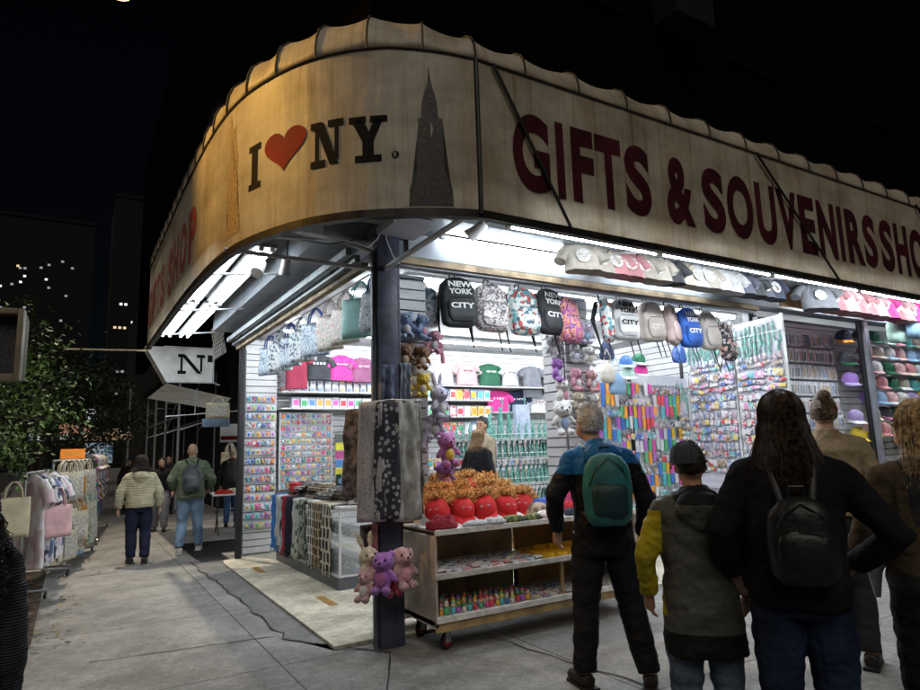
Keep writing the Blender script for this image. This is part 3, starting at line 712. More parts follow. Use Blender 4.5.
m_comic=vivid('comic_print',[(.6,.7,.7),(.08,.15,.2),(.7,.72,.72),(.45,.08,.08),(.12,.35,.4),(.75,.75,.72)],30,.8)
m_sunset=vivid('sunset_print',[(.6,.2,.12),(.35,.08,.35),(.75,.35,.2),(.12,.06,.25),(.5,.2,.5)],16,.8,'NOISE')
m_blkflor=vivid('black_floral_print',[(.02,.02,.025),(.04,.04,.05),(.5,.3,.25),(.02,.02,.02),(.45,.45,.5)],34,.8)
m_nypr=vivid('skyline_print',[(.6,.68,.72),(.75,.78,.8),(.12,.2,.25),(.7,.72,.75)],30,.8)
m_wh=mat('rail_white',(.75,.75,.76),.4,.03)
# rails over the opening
for a,b,lab in ((2.82,4.48,'thin steel rail carrying dark and printed backpacks left of the middle pier'),(4.86,6.93,'thin steel rail carrying pale backpacks right of the middle pier')):
    tag(G().tube([(a,5.2,3.19),(b,5.2,3.19)],.008,6).obj('hanging_rail',m_steel),lab,'rail')
def hook_up(o): return o
bp=[('pale skyline-print backpack partly hidden at the left end of the rail',m_nypr,None,None,None,2.84,-30,3.08),
 ('charcoal backpack with NEW YORK CITY in white, nearest the corner post',m_bkk,m_inkw,['NEW','YORK','CITY'],None,3.05,6,3.15),
 ('grey and white floral backpack between two others on the rail',m_flor,None,None,None,3.44,10,3.13),
 ('multicoloured comic-print backpack with a white CITY pocket',m_comic,m_inkw,None,None,3.82,12,3.12),
 ('charcoal backpack with NEW YORK CITY in white, beside the purple one',m_bkk,m_inkw,['NEW','YORK','CITY'],None,4.17,14,3.15),
 ('purple and orange sunset-print backpack touching the middle pier',m_sunset,None,None,None,4.42,30,3.08),
 ('small colourful backpack seen edge-on right of the middle pier',m_comic,None,None,None,4.95,50,3.12),
 ('white backpack with NEW YORK CITY in black letters',m_bkw,m_inkk,['NEW','YORK','CITY'],None,5.24,6,3.15),
 ('beige backpack with a large pocket marked CITY',m_beige,mat('pale_ink',(.66,.62,.6)),None,None,5.66,10,3.16),
 ('blush backpack turned sideways next to the blue one',m_pinkb,None,None,None,6.0,35,3.15),
 ('bright blue backpack with white NEW YORK CITY letters',m_blueb,m_inkw,['NEW','YORK','CITY'],None,6.3,12,3.13),
 ('beige backpack between the blue and the black floral ones',m_beige,mat('pale_ink'),None,None,6.66,14,3.12),
 ('black floral backpack hanging last before the right pier',m_blkflor,m_inkw,None,None,7.0,25,3.0)]
for lab,mb,mt,ln,pk,x,rz,z in bp:
    t=backpack_proto(lab,mb,mt,ln,pk); t.location=(x,5.1,z-.02); t.rotation_euler=(R(-4),R(random.uniform(-4,4)),R(rz-6)); t['group']='backpacks hanging over the shop opening'; t.scale=(1.3,1.05,1.08)
    if x<2.9: t.scale=(.95,.9,.9); t.location.y=5.32
    if 'CITY pocket' in lab or 'marked CITY' in lab: textpart('lettering',['CITY'],-.085,.085,-.27,.06,-.107,mt,t,bold=.04)
    G().tube([(0,.03,.045),(0,.05,.08),(0,.09,.085)],.005,5).obj('hook',m_steel,t)
# ---------------- garments
def shirt_geo(g,w=.36,h=.5,d=.05,fold=.014,seed=0,sleeve=True):
    prof=[(0,(.5,1)),(.1,(.49,1)),(.6,(.47,.9)),(.85,(.46,.75)),(.93,(.40,.6)),(1,(.14,.35))]
    pod(g,[(-h+h*i/20,0,0,interp(prof,i/20)[0]*w,interp(prof,i/20)[1]*d) for i in range(21)],36,2.6,fold=fold,seed=seed)
    if sleeve:
        for s in (-1,1):
            q=TR(s*w*.4,0,-.07*h/.5,0,s*R(-38) if False else 0,0)
            pts=[(s*w*.34,0,-.07),(s*w*.52,0,-.13),(s*w*.62,-.005,-.21)]
            g.tube(pts,[.055,.06,.062],10)
def shirt(label,m,pr=None,lines=None,w=.36,h=.5,group=None,sleeve=True,fold=.014,seed=1,tz=-.14,lh=.035,mprint=None,name='tshirt',cat='t-shirt'):
    t=thing(name,label,cat,group=group)
    g=G(); shirt_geo(g,w,h,.05,fold,seed,sleeve); g.obj('garment',m,t,60)
    g=G().tube([(.075*math.cos(a),-.045+.02*math.sin(a),-.012-.045*abs(math.sin(a))) for a in [PI+PI*i/10 for i in range(11)]],.006,6); g.obj('collar',m,t)
    if lines: textpart('print',lines,-w*.24,w*.24,tz,lh,-.066,pr,t,bold=.03)
    elif mprint: G().rbox(-w*.22,w*.22,-.068,-.06,tz-.12,tz,.003).obj('print',mprint,t)
    return t
def col_mat(n,c): return mat(n,c,.85,.12,scale=6,bump=.2)
C_=dict(crimson=(.32,.03,.07),charcoal=(.05,.055,.065),hotpink=(.75,.06,.32),mauve=(.33,.12,.23),white=(.74,.74,.76),palepink=(.72,.45,.47),green=(.02,.11,.06),grey=(.22,.23,.26),black=(.018,.018,.02),navy=(.02,.03,.07),lilac=(.42,.33,.62),blue=(.06,.16,.42),purple=(.36,.2,.6),rose=(.62,.27,.3),sand=(.48,.44,.38),slate=(.13,.14,.2),yellow=(.7,.5,.05),red=(.6,.03,.03),lightblue=(.3,.48,.7),orange=(.75,.25,.03),teal=(.08,.3,.3),cream=(.62,.56,.45),mint=(.45,.65,.58))
def cm(n): return col_mat('cloth_'+n,C_[n])
tee=[ # colour, x, z top, w,h, lines, ink, label
 ('crimson',2.98,2.86,.36,.62,['NEW YORK'],m_inkw,'long crimson shirt with small white lettering in the left bay',-.25),
 ('charcoal',3.42,2.84,.42,.42,['IIII'],m_inkw,'charcoal T-shirt with white column print on the left bay wall',0),
 ('hotpink',3.82,2.84,.4,.42,['Brooklyn'],m_inkw,'hot pink T-shirt in the left bay between charcoal and mauve ones',0),
 ('mauve',4.2,2.82,.42,.42,['NEW YORK'],m_inkw,'mauve T-shirt with white lettering beside the corner post',0),
 ('white',5.78,2.82,.46,.42,None,None,'white sweatshirt at the left end of the upper row in the middle bay',0),
 ('palepink',6.3,2.82,.46,.42,['NEW YORK'],mat('maroon_ink'),'pale pink sweatshirt with maroon lettering on the back wall',0),
 ('green',6.82,2.82,.46,.42,['NEW YORK'],m_inkw,'dark green sweatshirt with white lettering on the back wall',0),
 ('white',7.3,2.82,.42,.42,['NEW YORK'],mat('maroon_ink'),'white sweatshirt with maroon lettering right of the green one',0),
 ('grey',7.75,2.8,.44,.62,None,None,'tall grey hooded top hanging on the back wall',-.1),
 ('black',8.25,2.78,.4,.58,['NYC'],mat('gold_ink',(.4,.3,.1)),'black T-shirt with small gold mark hanging beside the grey top',-.1),
 ('white',8.75,2.8,.46,.66,None,None,'white shirt at the right end of the upper row near the middle pier',0),
 ('hotpink',6.95,2.3,.5,.42,['I NY'],m_inkw,'hot pink T-shirt in the lower row of the back wall',-.05),
 ('navy',7.45,2.3,.46,.42,['I NY'],m_inkw,'navy T-shirt in the lower row beside the hot pink one',0),
 ('white',7.98,2.25,.46,.4,['I NY'],m_red,'white T-shirt with red print in the lower row',0),
 ('lilac',8.42,2.3,.4,.42,['I NY'],m_red,'pale lilac T-shirt with red print in the lower row',0),
 ('charcoal',8.85,2.25,.4,.42,['I NY'],m_red,'charcoal T-shirt with red print at the right end of the lower row',0),
 ('blue',10.75,3.02,.5,.55,['NEW YORK'],m_inkw,'blue T-shirt at the left of the far right bay row',0),
 ('black',11.3,3.0,.5,.5,['NYC'],mat('gold_ink'),'black T-shirt with curved print in the far right bay',0),
 ('purple',11.85,3.08,.5,.62,None,None,'purple sleeveless top hanging on the far right bay wall',0),
 ('palepink',12.4,3.08,.5,.62,None,None,'pale pink hooded top hanging right of the purple one',0),
 ('black',12.9,3.05,.45,.6,['NYC'],m_inkw,'black T-shirt half hidden by the key-ring panels',0),
 ('lilac',11.8,2.42,.5,.45,['NYC'],mat('navy_ink',(.03,.04,.15)),'lilac T-shirt with navy print in the far lower row',0),
 ('green',12.4,2.42,.5,.45,['NYC'],mat('gold_ink'),'dark green T-shirt with gold print in the far lower row',0)]
for i,(c,x,z,w_,h_,ln,ik,lab,dy) in enumerate(tee):
    t=shirt(lab,cm(c),ik,ln,w_,h_,'shirts shown on the back wall',True,seed=i*3.1+1); t.location=(x,10.16+dy,z+(.26 if x<9.3 else 0)); t.rotation_euler=(0,0,R(random.uniform(-6,6)))
# shelves boards of back wall
def shelf(label,x0,x1,z,y0=9.9,y1=10.28,m=None):
    return tag(G().rbox(x0,x1,y0,y1,z-.02,z,.004).obj('wall_shelf',m or m_white),label,'shelf')
for x0,x1,z,l in ((2.75,4.95,2.46,'white shelf under the shirts in the left bay'),(2.75,4.95,2.2,'white shelf above the magnet racks in the left bay'),(5.2,6.7,2.36,'shelf of small boxes in the middle bay, upper one'),(5.2,6.7,2.06,'shelf of small boxes in the middle bay, middle one'),(5.2,6.7,1.76,'shelf of small boxes in the middle bay, lower one'),(5.6,9.2,2.62,'long shelf under the sweatshirts on the back wall'),(6.7,9.3,2.14,'long shelf under the lower T-shirt row'),(10.4,13.2,2.46,'dark shelf under the far right shirts')):
    shelf(l,x0,x1,z)
# ---------------- small goods
CARDS=[(.75,.75,.77),(.7,.45,.5),(.3,.35,.45),(.75,.7,.55),(.12,.12,.14),(.6,.1,.12),(.15,.3,.55),(.72,.72,.75),(.55,.6,.65),(.75,.55,.1)]
m_card=rand_mat('assorted_card',CARDS,.5,30)
m_pale=rand_mat('pale_card',[(.8,.8,.82),(.74,.76,.82),(.82,.76,.76),(.7,.72,.78)],.5,40,(.55,.58,.64))
m_bright=rand_mat('bright_plastic',[(.75,.08,.1),(.8,.5,.04),(.06,.2,.65),(.75,.1,.4),(.1,.45,.2),(.78,.78,.8),(.5,.15,.6),(.9,.35,.05),(.1,.5,.6)],.35)
m_clear=mat('clear_bag',(.8,.83,.87),.12,.02,alpha=.14,spec=.6)
m_metalpc=rand_mat('charm_metal',[(.5,.5,.52),(.15,.15,.17),(.55,.42,.2),(.3,.3,.34),(.6,.3,.3),(.2,.3,.5)],.35)
m_verd=mat('verdigris',(.2,.5,.43),.5,.3,scale=30)
m_verd2=mat('verdigris_pale',(.33,.62,.58),.5,.3,scale=30)
def put_row(kit,n,x0,x1,fn,label,group,jit=.0,rz=0,scale=None):
    for i in range(n):
        t=i/(n-1) if n>1 else .5; x=lerp(x0,x1,t)
        kit.put(fn(x),(R(random.uniform(-4,4)),R(random.uniform(-5,5))*jit,rz+R(random.uniform(-8,8))*jit),label,group,scale)
def card_kit():
    t=thing('souvenir_card','small printed souvenir card','souvenir card'); G().rbox(-.045,.045,-.006,.006,-.13,0,.003).obj('card',m_pale,t); G().rbox(-.03,.03,-.016,-.006,-.1,-.035,.004).obj('charm',m_metalpc,t); return Kit(t)
def box_kit(w_,d_,h_,m,name='gift_box',cat='box'):
    t=thing(name,'small box',cat); G().rbox(-w_/2,w_/2,-d_/2,d_/2,0,h_,.004).obj('carton',m,t); G().rbox(-w_*.36,w_*.36,-d_/2-.003,-d_/2+.001,h_*.25,h_*.75,.001).obj('picture',m_bright,t); return Kit(t)
kc=card_kit()
for z in (2.72,2.59): put_row(kc,16,2.85,4.75,lambda x:(x,10.24,z),'small pale card with charm in the %s row under the left bay shirts'%('upper' if z>2.6 else 'lower'),'cards under the left bay shirts',.3)
kb=box_kit(.12,.14,.17,m_pale)
put_row(kb,14,3.0,4.7,lambda x:(x,10.05,2.2),'pale boxed souvenir in the line on the shelf under the left bay cards','boxes on the left bay shelf')
kb2=box_kit(.13,.14,.2,m_card)
for z,l in ((2.36,'upper'),(2.06,'middle'),(1.76,'lower')): put_row(kb2,10,5.28,6.62,lambda x:(x,10.05,z),'small coloured box standing on the %s box shelf of the middle bay'%l,'boxes on the middle bay shelves')
put_row(kc,10,5.65,6.7,lambda x:(x,10.24,2.6),'small pale card hooked between the sweatshirts and the box shelves','cards under the sweatshirts',.3)
for r_ in range(5):
    z=1.6-r_*.17
    put_row(kc,22,7.0,9.2,lambda x:(x,10.24,z),'small pale card on the slat wall behind the statuette shelves, row %d'%(r_+1),'cards behind the statuette shelves',.3)
# magnet racks: white framed boards with rows of little magnets
MAG=[(.65,.06,.08),(.75,.75,.78),(.1,.3,.6),(.75,.6,.15),(.1,.1,.12),(.6,.3,.45),(.2,.5,.4),(.5,.5,.55)]
m_mag=rand_mat('magnet_enamel',MAG,.3,60)
def mag_kit(name='fridge_magnet'):
    t=thing(name,'small enamel fridge magnet','magnet'); G().rbox(-.03,.03,-.008,0,-.02,.02,.006).obj('plate',m_mag,t); G().ell((0,-.009,0),(.017,.006,.012),0,8).obj('relief',m_bright,t,60); return Kit(t)
km=mag_kit()
mag_n=[0]
def rack(label,x0,x1,z0,z1,y,rows,cols,what,M=None):
    t=thing('magnet_rack',label,'display rack',((x0+x1)/2,y,z0)); w_=(x1-x0)/2; h_=z1-z0
    G().box(-w_,w_,0,.02,0,h_).obj('board',m_white,t)
    for i in range(rows+1):
        zz=h_*i/rows; G().box(-w_,w_,-.02,-.001,zz-.006,zz+.006).obj('ledge',m_steel,t)
    for s in (-1,1): G().box(s*w_-.012,s*w_+.012,-.03,.021,-.01,h_+.01).obj('frame_side',m_white,t)
    for r_ in range(rows):
        for c in range(cols):
            km.put((lerp(x0+.05,x1-.05,c/(cols-1)),y-.004,z0+h_*(r_+.5)/rows),(0,R(random.uniform(-6,6)),0),'small enamel magnet on '+what,'magnets on '+what,(1.15,1,1.8))
rack('tall white framed magnet rack on the back wall behind the scarves',2.78,3.62,.95,2.13,10.1,12,10,'the tall framed rack behind the scarf counter')
rack('narrow white magnet rack right of the tall framed one',3.95,4.35,.95,2.02,9.6,10,5,'the narrow white rack in the left bay')
rack('second narrow white magnet rack beside the corner post',4.42,4.8,.95,1.95,9.6,10,5,'the narrow rack next to the corner post')
# vertical colour sample strip
t=thing('colour_strip','narrow vertical strip of yellow, red and blue signs beside the tall magnet rack','sign strip',(3.75,10.0,.98))
for i,c in enumerate([(.6,.12,.1),(.8,.7,.1),(.12,.3,.6),(.55,.1,.3),(.75,.7,.08),(.1,.12,.1)]):
    G().rbox(-.09,.09,-.015,.01,.135*i,.135*i+.125,.004).obj('sign',mat('strip_ink_%s'%'abcdef'[i],c,.5),t)
for k_,(x,c,lab) in enumerate([(3.98,C_['orange'],'orange price tag above the narrow magnet rack'),(4.1,C_['red'],'small red souvenir sign standing at the narrow magnet rack')]):
    t=thing('price_tag',lab,'price tag',(x+.25,9.5,2.1-k_*.12)); G().rbox(-.08,.08,-.006,.006,-.06,.06,.003).obj('card',mat('tag_%d'%k_,c,.5),t); G().rbox(-.04,.04,-.009,-.0065,-.02,.03,.001).obj('print_patch',mat('white_ink'),t)
# left slat panel small goods
km2=mag_kit('hanging_charm')
for r_ in range(15):
    z=.45+r_*.135
    for c in range(6):
        km2.put((2.3+c*.072,10.06,z),(0,R(random.uniform(-10,10)),0),'tiny carded souvenir on the slat panel by the side post, row %d from floor'%(r_+1),'souvenirs on the left slat panel',(1.12,1.5,2.3))
# ---------------- plush toys
def remeshed(g,voxel=.02,smooth=4,iters=.6):
    me=g.mesh('tmp',mat('white_paint')); o=bpy.data.objects.new('tmp',me); COL.objects.link(o)
    m=o.modifiers.new('r','REMESH'); m.mode='VOXEL'; m.voxel_size=voxel; m.use_smooth_shade=True
    if smooth: s_=o.modifiers.new('s','SMOOTH'); s_.iterations=smooth; s_.factor=iters
    dg=bpy.context.evaluated_depsgraph_get(); out=bpy.data.meshes.new_from_object(o.evaluated_get(dg)); bpy.data.objects.remove(o); bpy.data.meshes.remove(me)
    out.materials.clear(); out.polygons.foreach_set('use_smooth',[True]*len(out.polygons)); return out
def fuzz(me,amp=.004,sc_=60):
    me.update(); ns=[v.normal.copy() for v in me.vertices]
    for v,n_ in zip(me.vertices,ns): v.co+=n_*amp*(noise.noise(v.co*sc_)+.5*noise.noise(v.co*sc_*2.3))
    return me
def plush(kind,m,m2,label,group='plush toys'):
    t=thing('plush_toy',label,'plush toy',group=group); g=G()
    # sits at origin, hanging: head top about z=0
    g.ell((0,-.01,-.07),(.07,.062,.06),0,16); g.ell((0,0,-.17),(.055,.05,.07),0,14); g.ell((0,-.06,-.085),(.032,.03,.024),0,10)
    for s in (-1,1):
        g.ell((s*.065,-.02,-.15),(.022,.022,.05),0,10,rot=(0,s*-.7,0)); g.ell((s*.035,-.05,-.235),(.027,.045,.027),0,10)
        if kind=='bear': g.ell((s*.05,0,-.022),(.024,.012,.024),0,10)
        if kind=='bunny': g.ell((s*.035,0,.04),(.02,.014,.062),0,10,rot=(0,s*.25,0))
        if kind=='dog': g.ell((s*.075,0,-.07),(.016,.024,.05),0,10)
        if kind=='monkey': g.tube([(s*.05,0,-.15),(s*.09,-.02,-.25),(s*.1,-.03,-.34)],[.024,.022,.028],10); g.ell((s*.075,0,-.06),(.022,.012,.022),0,10)
    me=fuzz(remeshed(g,.009,3),.004,55); me.materials.append(m); link('body',me,t)
    for s in (-1,1): G().ell((s*.028,-.066,-.06),(.008,.006,.009),0,8).obj('eye',m_black,t,60)
    G().ell((0,-.09,-.078),(.009,.006,.006),0,8).obj('nose',m_black,t,60)
    G().ell((0,-.045,-.17),(.034,.014,.042),0,10).obj('belly',m2,t,60)
    return Kit(t)
def fur(n,c): return mat('fur_'+n,c,.95,.15,scale=30,bump=.5,sheen=.4)
f_lav=fur('lavender',(.62,.58,.75)); f_pink=fur('pink',(.65,.3,.4)); f_brown=fur('brown',(.25,.12,.05)); f_yel=fur('yellow',(.75,.52,.05)); f_pur=fur('purple',(.36,.14,.5)); f_blue=fur('blue',(.3,.42,.65)); f_white=fur('white',(.74,.72,.72)); f_grey=fur('grey',(.4,.4,.44)); f_mag=fur('magenta',(.5,.16,.42)); f_rose=fur('rose',(.62,.36,.38)); f_red=fur('red',(.5,.03,.06)); f_cream=fur('cream',(.62,.52,.4))
P_=[('bear',f_blue,f_white,'pale blue plush bear at the top left of the near pier',2.52,5.1,2.76,1),('bear',f_blue,f_pink,'pale blue plush bear at the top right of the near pier',2.7,5.1,2.75,1),
 ('bear',f_brown,f_cream,'brown plush bear on the left of the near pier',2.52,5.1,2.47,.9),('dog',f_brown,f_cream,'brown plush dog on the right of the near pier',2.7,5.1,2.46,.9),
 ('bear',f_yel,f_cream,'yellow plush bear on the left of the near pier',2.52,5.1,2.22,.9),('bear',f_yel,f_white,'yellow plush bear on the right of the near pier',2.7,5.1,2.21,.9),
 ('monkey',f_pink,f_white,'pink long-legged plush hanging beside the near pier',2.84,5.12,2.62,1.1),('bunny',f_lav,f_white,'large lavender plush bunny beside the near pier',2.84,5.1,2.1,1.5),
 ('monkey',f_lav,f_white,'white and lilac plush under the lavender bunny',2.84,5.14,1.86,1.2),('bear',f_mag,f_yel,'purple plush with yellow belly beside the near pier',2.9,5.08,1.68,1.5),('monkey',f_pur,f_pink,'purple plush monkey hanging lowest beside the near pier',2.9,5.1,1.42,1.4),
 ('bear',f_grey,f_white,'grey plush bear left of the middle pier top',4.3,5.2,2.68,1.3),('bear',f_pur,f_lav,'purple plush below the grey bear at the middle pier',4.3,5.15,2.42,1.),('bunny',f_white,f_pink,'white plush bunny left of the middle pier',4.34,5.15,2.22,1.4),
 ('bear',f_blue,f_white,'blue plush bear high on the middle pier',4.56,5.15,2.86,1.),('bear',f_lav,f_blue,'lavender plush bear high on the middle pier',4.76,5.15,2.84,1.),('bear',f_grey,f_lav,'grey plush bear on the middle pier',4.56,5.15,2.6,1.1),('dog',f_white,f_cream,'white plush dog on the middle pier',4.77,5.15,2.58,1.1),
 ('bear',f_pink,f_white,'pink plush bear on the left of the middle pier',4.55,5.15,2.33,1.),('bear',f_rose,f_white,'rose plush bear on the right of the middle pier',4.76,5.15,2.32,1.),('dog',f_cream,f_white,'cream plush dog on the middle pier',4.57,5.15,2.08,1.),('bear',f_white,f_pink,'white plush bear low on the middle pier',4.77,5.15,2.07,1.),
 ('bear',f_white,f_blue,'big white plush bear with blue scarf colour left of the grey-haired man',4.3,5.1,1.98,1.7),('bear',f_rose,f_cream,'rose plush below the big white bear by the middle pier',4.36,5.1,1.45,1.3),('bear',f_lav,f_white,'lavender plush beside the middle pier foot',4.7,5.15,1.75,1.2),('dog',f_pink,f_white,'pink plush dog low on the middle pier',4.6,5.15,1.42,1.2)]
kits={}
for kd,a,b,lab,x,y,z,s_ in P_:
    key=(kd,)
    if key not in kits: kits[key]=plush(kd,a,b,lab)
    o=kits[key].put((x,y,z),(0,R(random.uniform(-8,8)),R(random.uniform(-30,30))),lab,'plush toys hanging on the piers',s_ if s_<1.05 else .84*s_)
    for c in o.children:
        if c.name.startswith('body'): swap(c,{0:a})
        if c.name.startswith('belly'): swap(c,{0:b})
# plush bunch on the corner post
PB=[('bunny',f_cream,f_pink,'cream plush rabbit in the bunch tied low on the corner post',1.99,4.76,.8,1.15,10),('bear',f_pur,f_mag,'purple plush bear in front of the bunch tied on the corner post',2.09,4.66,.77,1.25,-25),('bear',f_red,f_red,'red plush at the middle of the bunch on the corner post',2.15,4.72,.68,1.05,0),('dog',f_rose,f_pink,'rose plush dog at the right of the bunch on the corner post',2.23,4.68,.79,1.3,20),('bear',f_rose,f_white,'pale pink plush half hidden at the left of the bunch',1.97,4.68,.65,.95,-40)]
for kd,a,b,lab,x,y,z,s_,rz in PB:
    o=kits[(kd,)].put((x,y,z),(R(-12),R(random.uniform(-10,10)),R(rz-15)),lab,'plush bunch on the corner post',s_)
    for c in o.children:
        if c.name.startswith('body'): swap(c,{0:a})
        if c.name.startswith('belly'): swap(c,{0:b})
# ---------------- green statuettes
def statuette(m):
    t=thing('statuette','small green robed statuette','statuette'); g=G()
    g.lathe([(.028,0),(.028,.03),(.022,.034),(.022,.05)],6)
    g.lathe([(.021,.05),(.017,.09),(.014,.13),(.011,.155),(.006,.16),(.009,.17),(.009,.18),(.003,.188)],8)
    g.tube([(.01,0,.145),(.022,0,.18),(.024,0,.215)],[.005,.004,.003],5); g.lathe([(.007,.213),(.009,.22),(.002,.235)],6,M=TR(.024,0,0))
    g.box(-.022,-.012,-.012,.006,.11,.135)
    g.obj('figure',m,t)
    G().lathe([(.032,-.001),(.032,.012),(.03,.012)],6).obj('base',mat('statuette_base',(.25,.27,.24),.5),t)
    return t
ks=Kit(statuette(m_verd))
disp=thing('statuette_shelves','round white wire shelves loaded with green statuettes in the middle bay','display shelves',(5.55,8.1,0))
DX,DY,DR=5.55,8.15,1.0
for zz in (.3,.66,1.0,1.34,1.6):
    g=G(); g.lathe([(0,zz-.008),(DR,zz-.008),(DR,zz+.004),(0,zz+.004)],40); g.obj('shelf',mat('glass_shelf_white',(.6,.66,.66),.3),disp)
    g=G(); 
    for k in range(2): g.tube([(DR*math.cos(a),DR*math.sin(a),zz+.02+k*.06) for a in [TAU*i/48 for i in range(49)]],.004,5)
    for i in range(48): a=TAU*i/48; g.tube([(DR*math.cos(a),DR*math.sin(a),zz),(DR*math.cos(a),DR*math.sin(a),zz+.08)],.0025,4)
    o=g.obj('wire_rim',m_white,disp); o.location=(0,.05,0)
for o in disp.children: o.matrix_parent_inverse=ID; o.location=(0,.05,0)
for li,zz in enumerate((.3,.66,1.0,1.34)):
    for ring,(rr,nn) in enumerate(((.93,34),(.8,28))):
        for i in range(nn):
            a=R(178+164*i/(nn-1)); ks.put((DX+rr*math.cos(a),DY+rr*math.sin(a),zz+.006),(0,0,R(random.uniform(-20,20))),'small green statuette on the %s round shelf, %s ring'%(('lowest','second','third','fourth')[li],('outer','inner')[ring]),'green statuettes on the round shelves',random.uniform(1.05,1.25) if ring==0 else 1.35)
for i in range(22):
    a=R(182+156*i/21); ks.put((DX+.9*math.cos(a),DY+.9*math.sin(a),1.606),(0,0,0),'green statuette on the top round shelf','green statuettes on the top shelf',1.2)
for i,(a,s_) in enumerate([(225,2.1),(243,2.5),(258,2.2),(300,2.7),(318,2.2)]):
    o=ks.put((DX+.5*math.cos(R(a)),DY+.5*math.sin(R(a)),1.606),(0,0,R(i*20)),'large green statuette, %s from the left on the top of the round shelves'%('first','second','third','fourth','fifth')[i],'large statuettes on top',s_)
    if i%2: swap(o.children[0],{0:m_verd2})
t=thing('glass_award','clear rectangular glass souvenir between the large green statuettes','glass souvenir',(DX+.12,DY-.5,1.61)); G().rbox(-.13,.13,-.04,.04,.02,.5,.01).obj('block',mat('pale_glass',(.5,.55,.7),.15),t); G().rbox(-.16,.16,-.06,.06,0,.02,.004).obj('foot',m_white,t)
# ---------------- key-ring panels in the return of the right bay
KD=Vector((.155,.988,0)).normalized()     # direction of the panels, running away from the street
KO=Vector((7.68,4.72,0)); KN=Vector((-KD.y,KD.x,0))
KA=math.atan2(KD.y,KD.x)
def kpt(d,off,z): p=KO+KD*d+KN*off; return (p.x,p.y,z)
def keyring_kit(name,shape,m):
    t=thing(name,'small key ring','key ring'); G().tube([(0,-.004,0),(.012,-.004,-.012),(0,-.004,-.026),(-.012,-.004,-.012),(0,-.004,0)],.0022,5).obj('ring',m_steel,t)
    if shape=='figure': g=G().lathe([(.014,-.12),(.012,-.08),(.009,-.045),(.004,-.03)],6,ax=(1,.5)); g.tube([(.006,0,-.05),(.018,0,-.025)],.003,4)
    elif shape=='round': g=G().lathe([(.0,-.005),(.024,-.004),(.024,.004),(0,.005)],12,M=TR(0,-.008,-.055,PI/2))
    elif shape=='plate': g=G().rbox(-.026,.026,-.012,-.004,-.085,-.03,.004)
    elif shape=='strip': g=G().rbox(-.03,.03,-.012,-.004,-.06,-.03,.006)
    elif shape=='drop': g=G().ell((0,-.01,-.07),(.018,.01,.035),0,8)
    g.obj('charm',m,t,50); return Kit(t)
m_sou=rand_mat('souvenir_enamel',[(.55,.06,.08),(.1,.2,.55),(.7,.55,.15),(.12,.12,.14),(.65,.3,.5),(.75,.75,.78),(.3,.2,.12),(.15,.45,.5)],.35,45)
m_souw=rand_mat('souvenir_silver',[(.55,.56,.6),(.3,.3,.35),(.5,.3,.35),(.25,.3,.45)],.3,45)
K1=keyring_kit('statue_charm','figure',m_verd); K2=keyring_kit('round_charm','round',m_sou); K3=keyring_kit('picture_charm','plate',m_sou); K4=keyring_kit('name_charm','strip',m_sou); K5=keyring_kit('drop_pendant','drop',m_souw)
PAN=[(0.0,.78,3.08,.35,'right'),(.84,1.72,3.12,.35,'left'),(1.76,2.7,2.45,.35,'far')]
for d0,d1,zt,zb,nm in PAN:
    c=KO+KD*((d0+d1)/2); t=thing('display_board','tall white %s panel of key rings and magnets in the right bay'%nm,'display panel',(c.x,c.y,zb),KA)
    L=(d1-d0)/2
    G().box(-L,L,-.012,.012,0,zt-zb,0).obj('board',mat('panel_lilac_white',(.66,.66,.76),.4,.04),t)
    for s in (-1,1): G().box(s*L-.01,s*L+.01,-.02,.02,0,zt-zb+.02).obj('frame_side',m_white,t)
    for i in range(4): G().box(-L,L,-.0,.04,(zt-zb)*(i+.7)/4,(zt-zb)*(i+.7)/4+.008).obj('bar',m_steel,t)
rws=[(K1,.0),(K1,.13),(K1,.24),(K5,.38),(K4,.5),(K3,.6),(K4,.72),(K4,.8),(K2,.9),(K3,1.0),(K5,1.12),(K2,1.24),(K2,1.34),(K3,1.45),(K5,1.56),(K2,1.68),(K3,1.8),(K4,1.92)]
names=['first','second','third','fourth','fifth','sixth','seventh','eighth','ninth','tenth','eleventh','twelfth','thirteenth','fourteenth','fifteenth','sixteenth','seventeenth','eighteenth']
for d0,d1,zt,zb,nm in PAN:
    for ri,(k,dz) in enumerate(rws):
        z=zt-.03-dz
        if nm=='far' : z-=.0
        if z<.42: continue
        n_=12 if nm!='right' else 10
        if nm=='far': n_=10
        sp=.02*math.sin(ri*2.1)
        for i in range(n_):
            if (ri*7+i*3)%17==0: continue
            d=lerp(d0+.05,d1-.05,i/(n_-1))
            k.put(kpt(d,.03,z+.012*math.sin(i*1.3+ri)),(0,R(random.uniform(-10,10)),KA+PI),'small souvenir in the %s row of the %s key-ring panel'%(names[ri],nm),'souvenirs on the key-ring panels',random.uniform(1.45,1.85) )
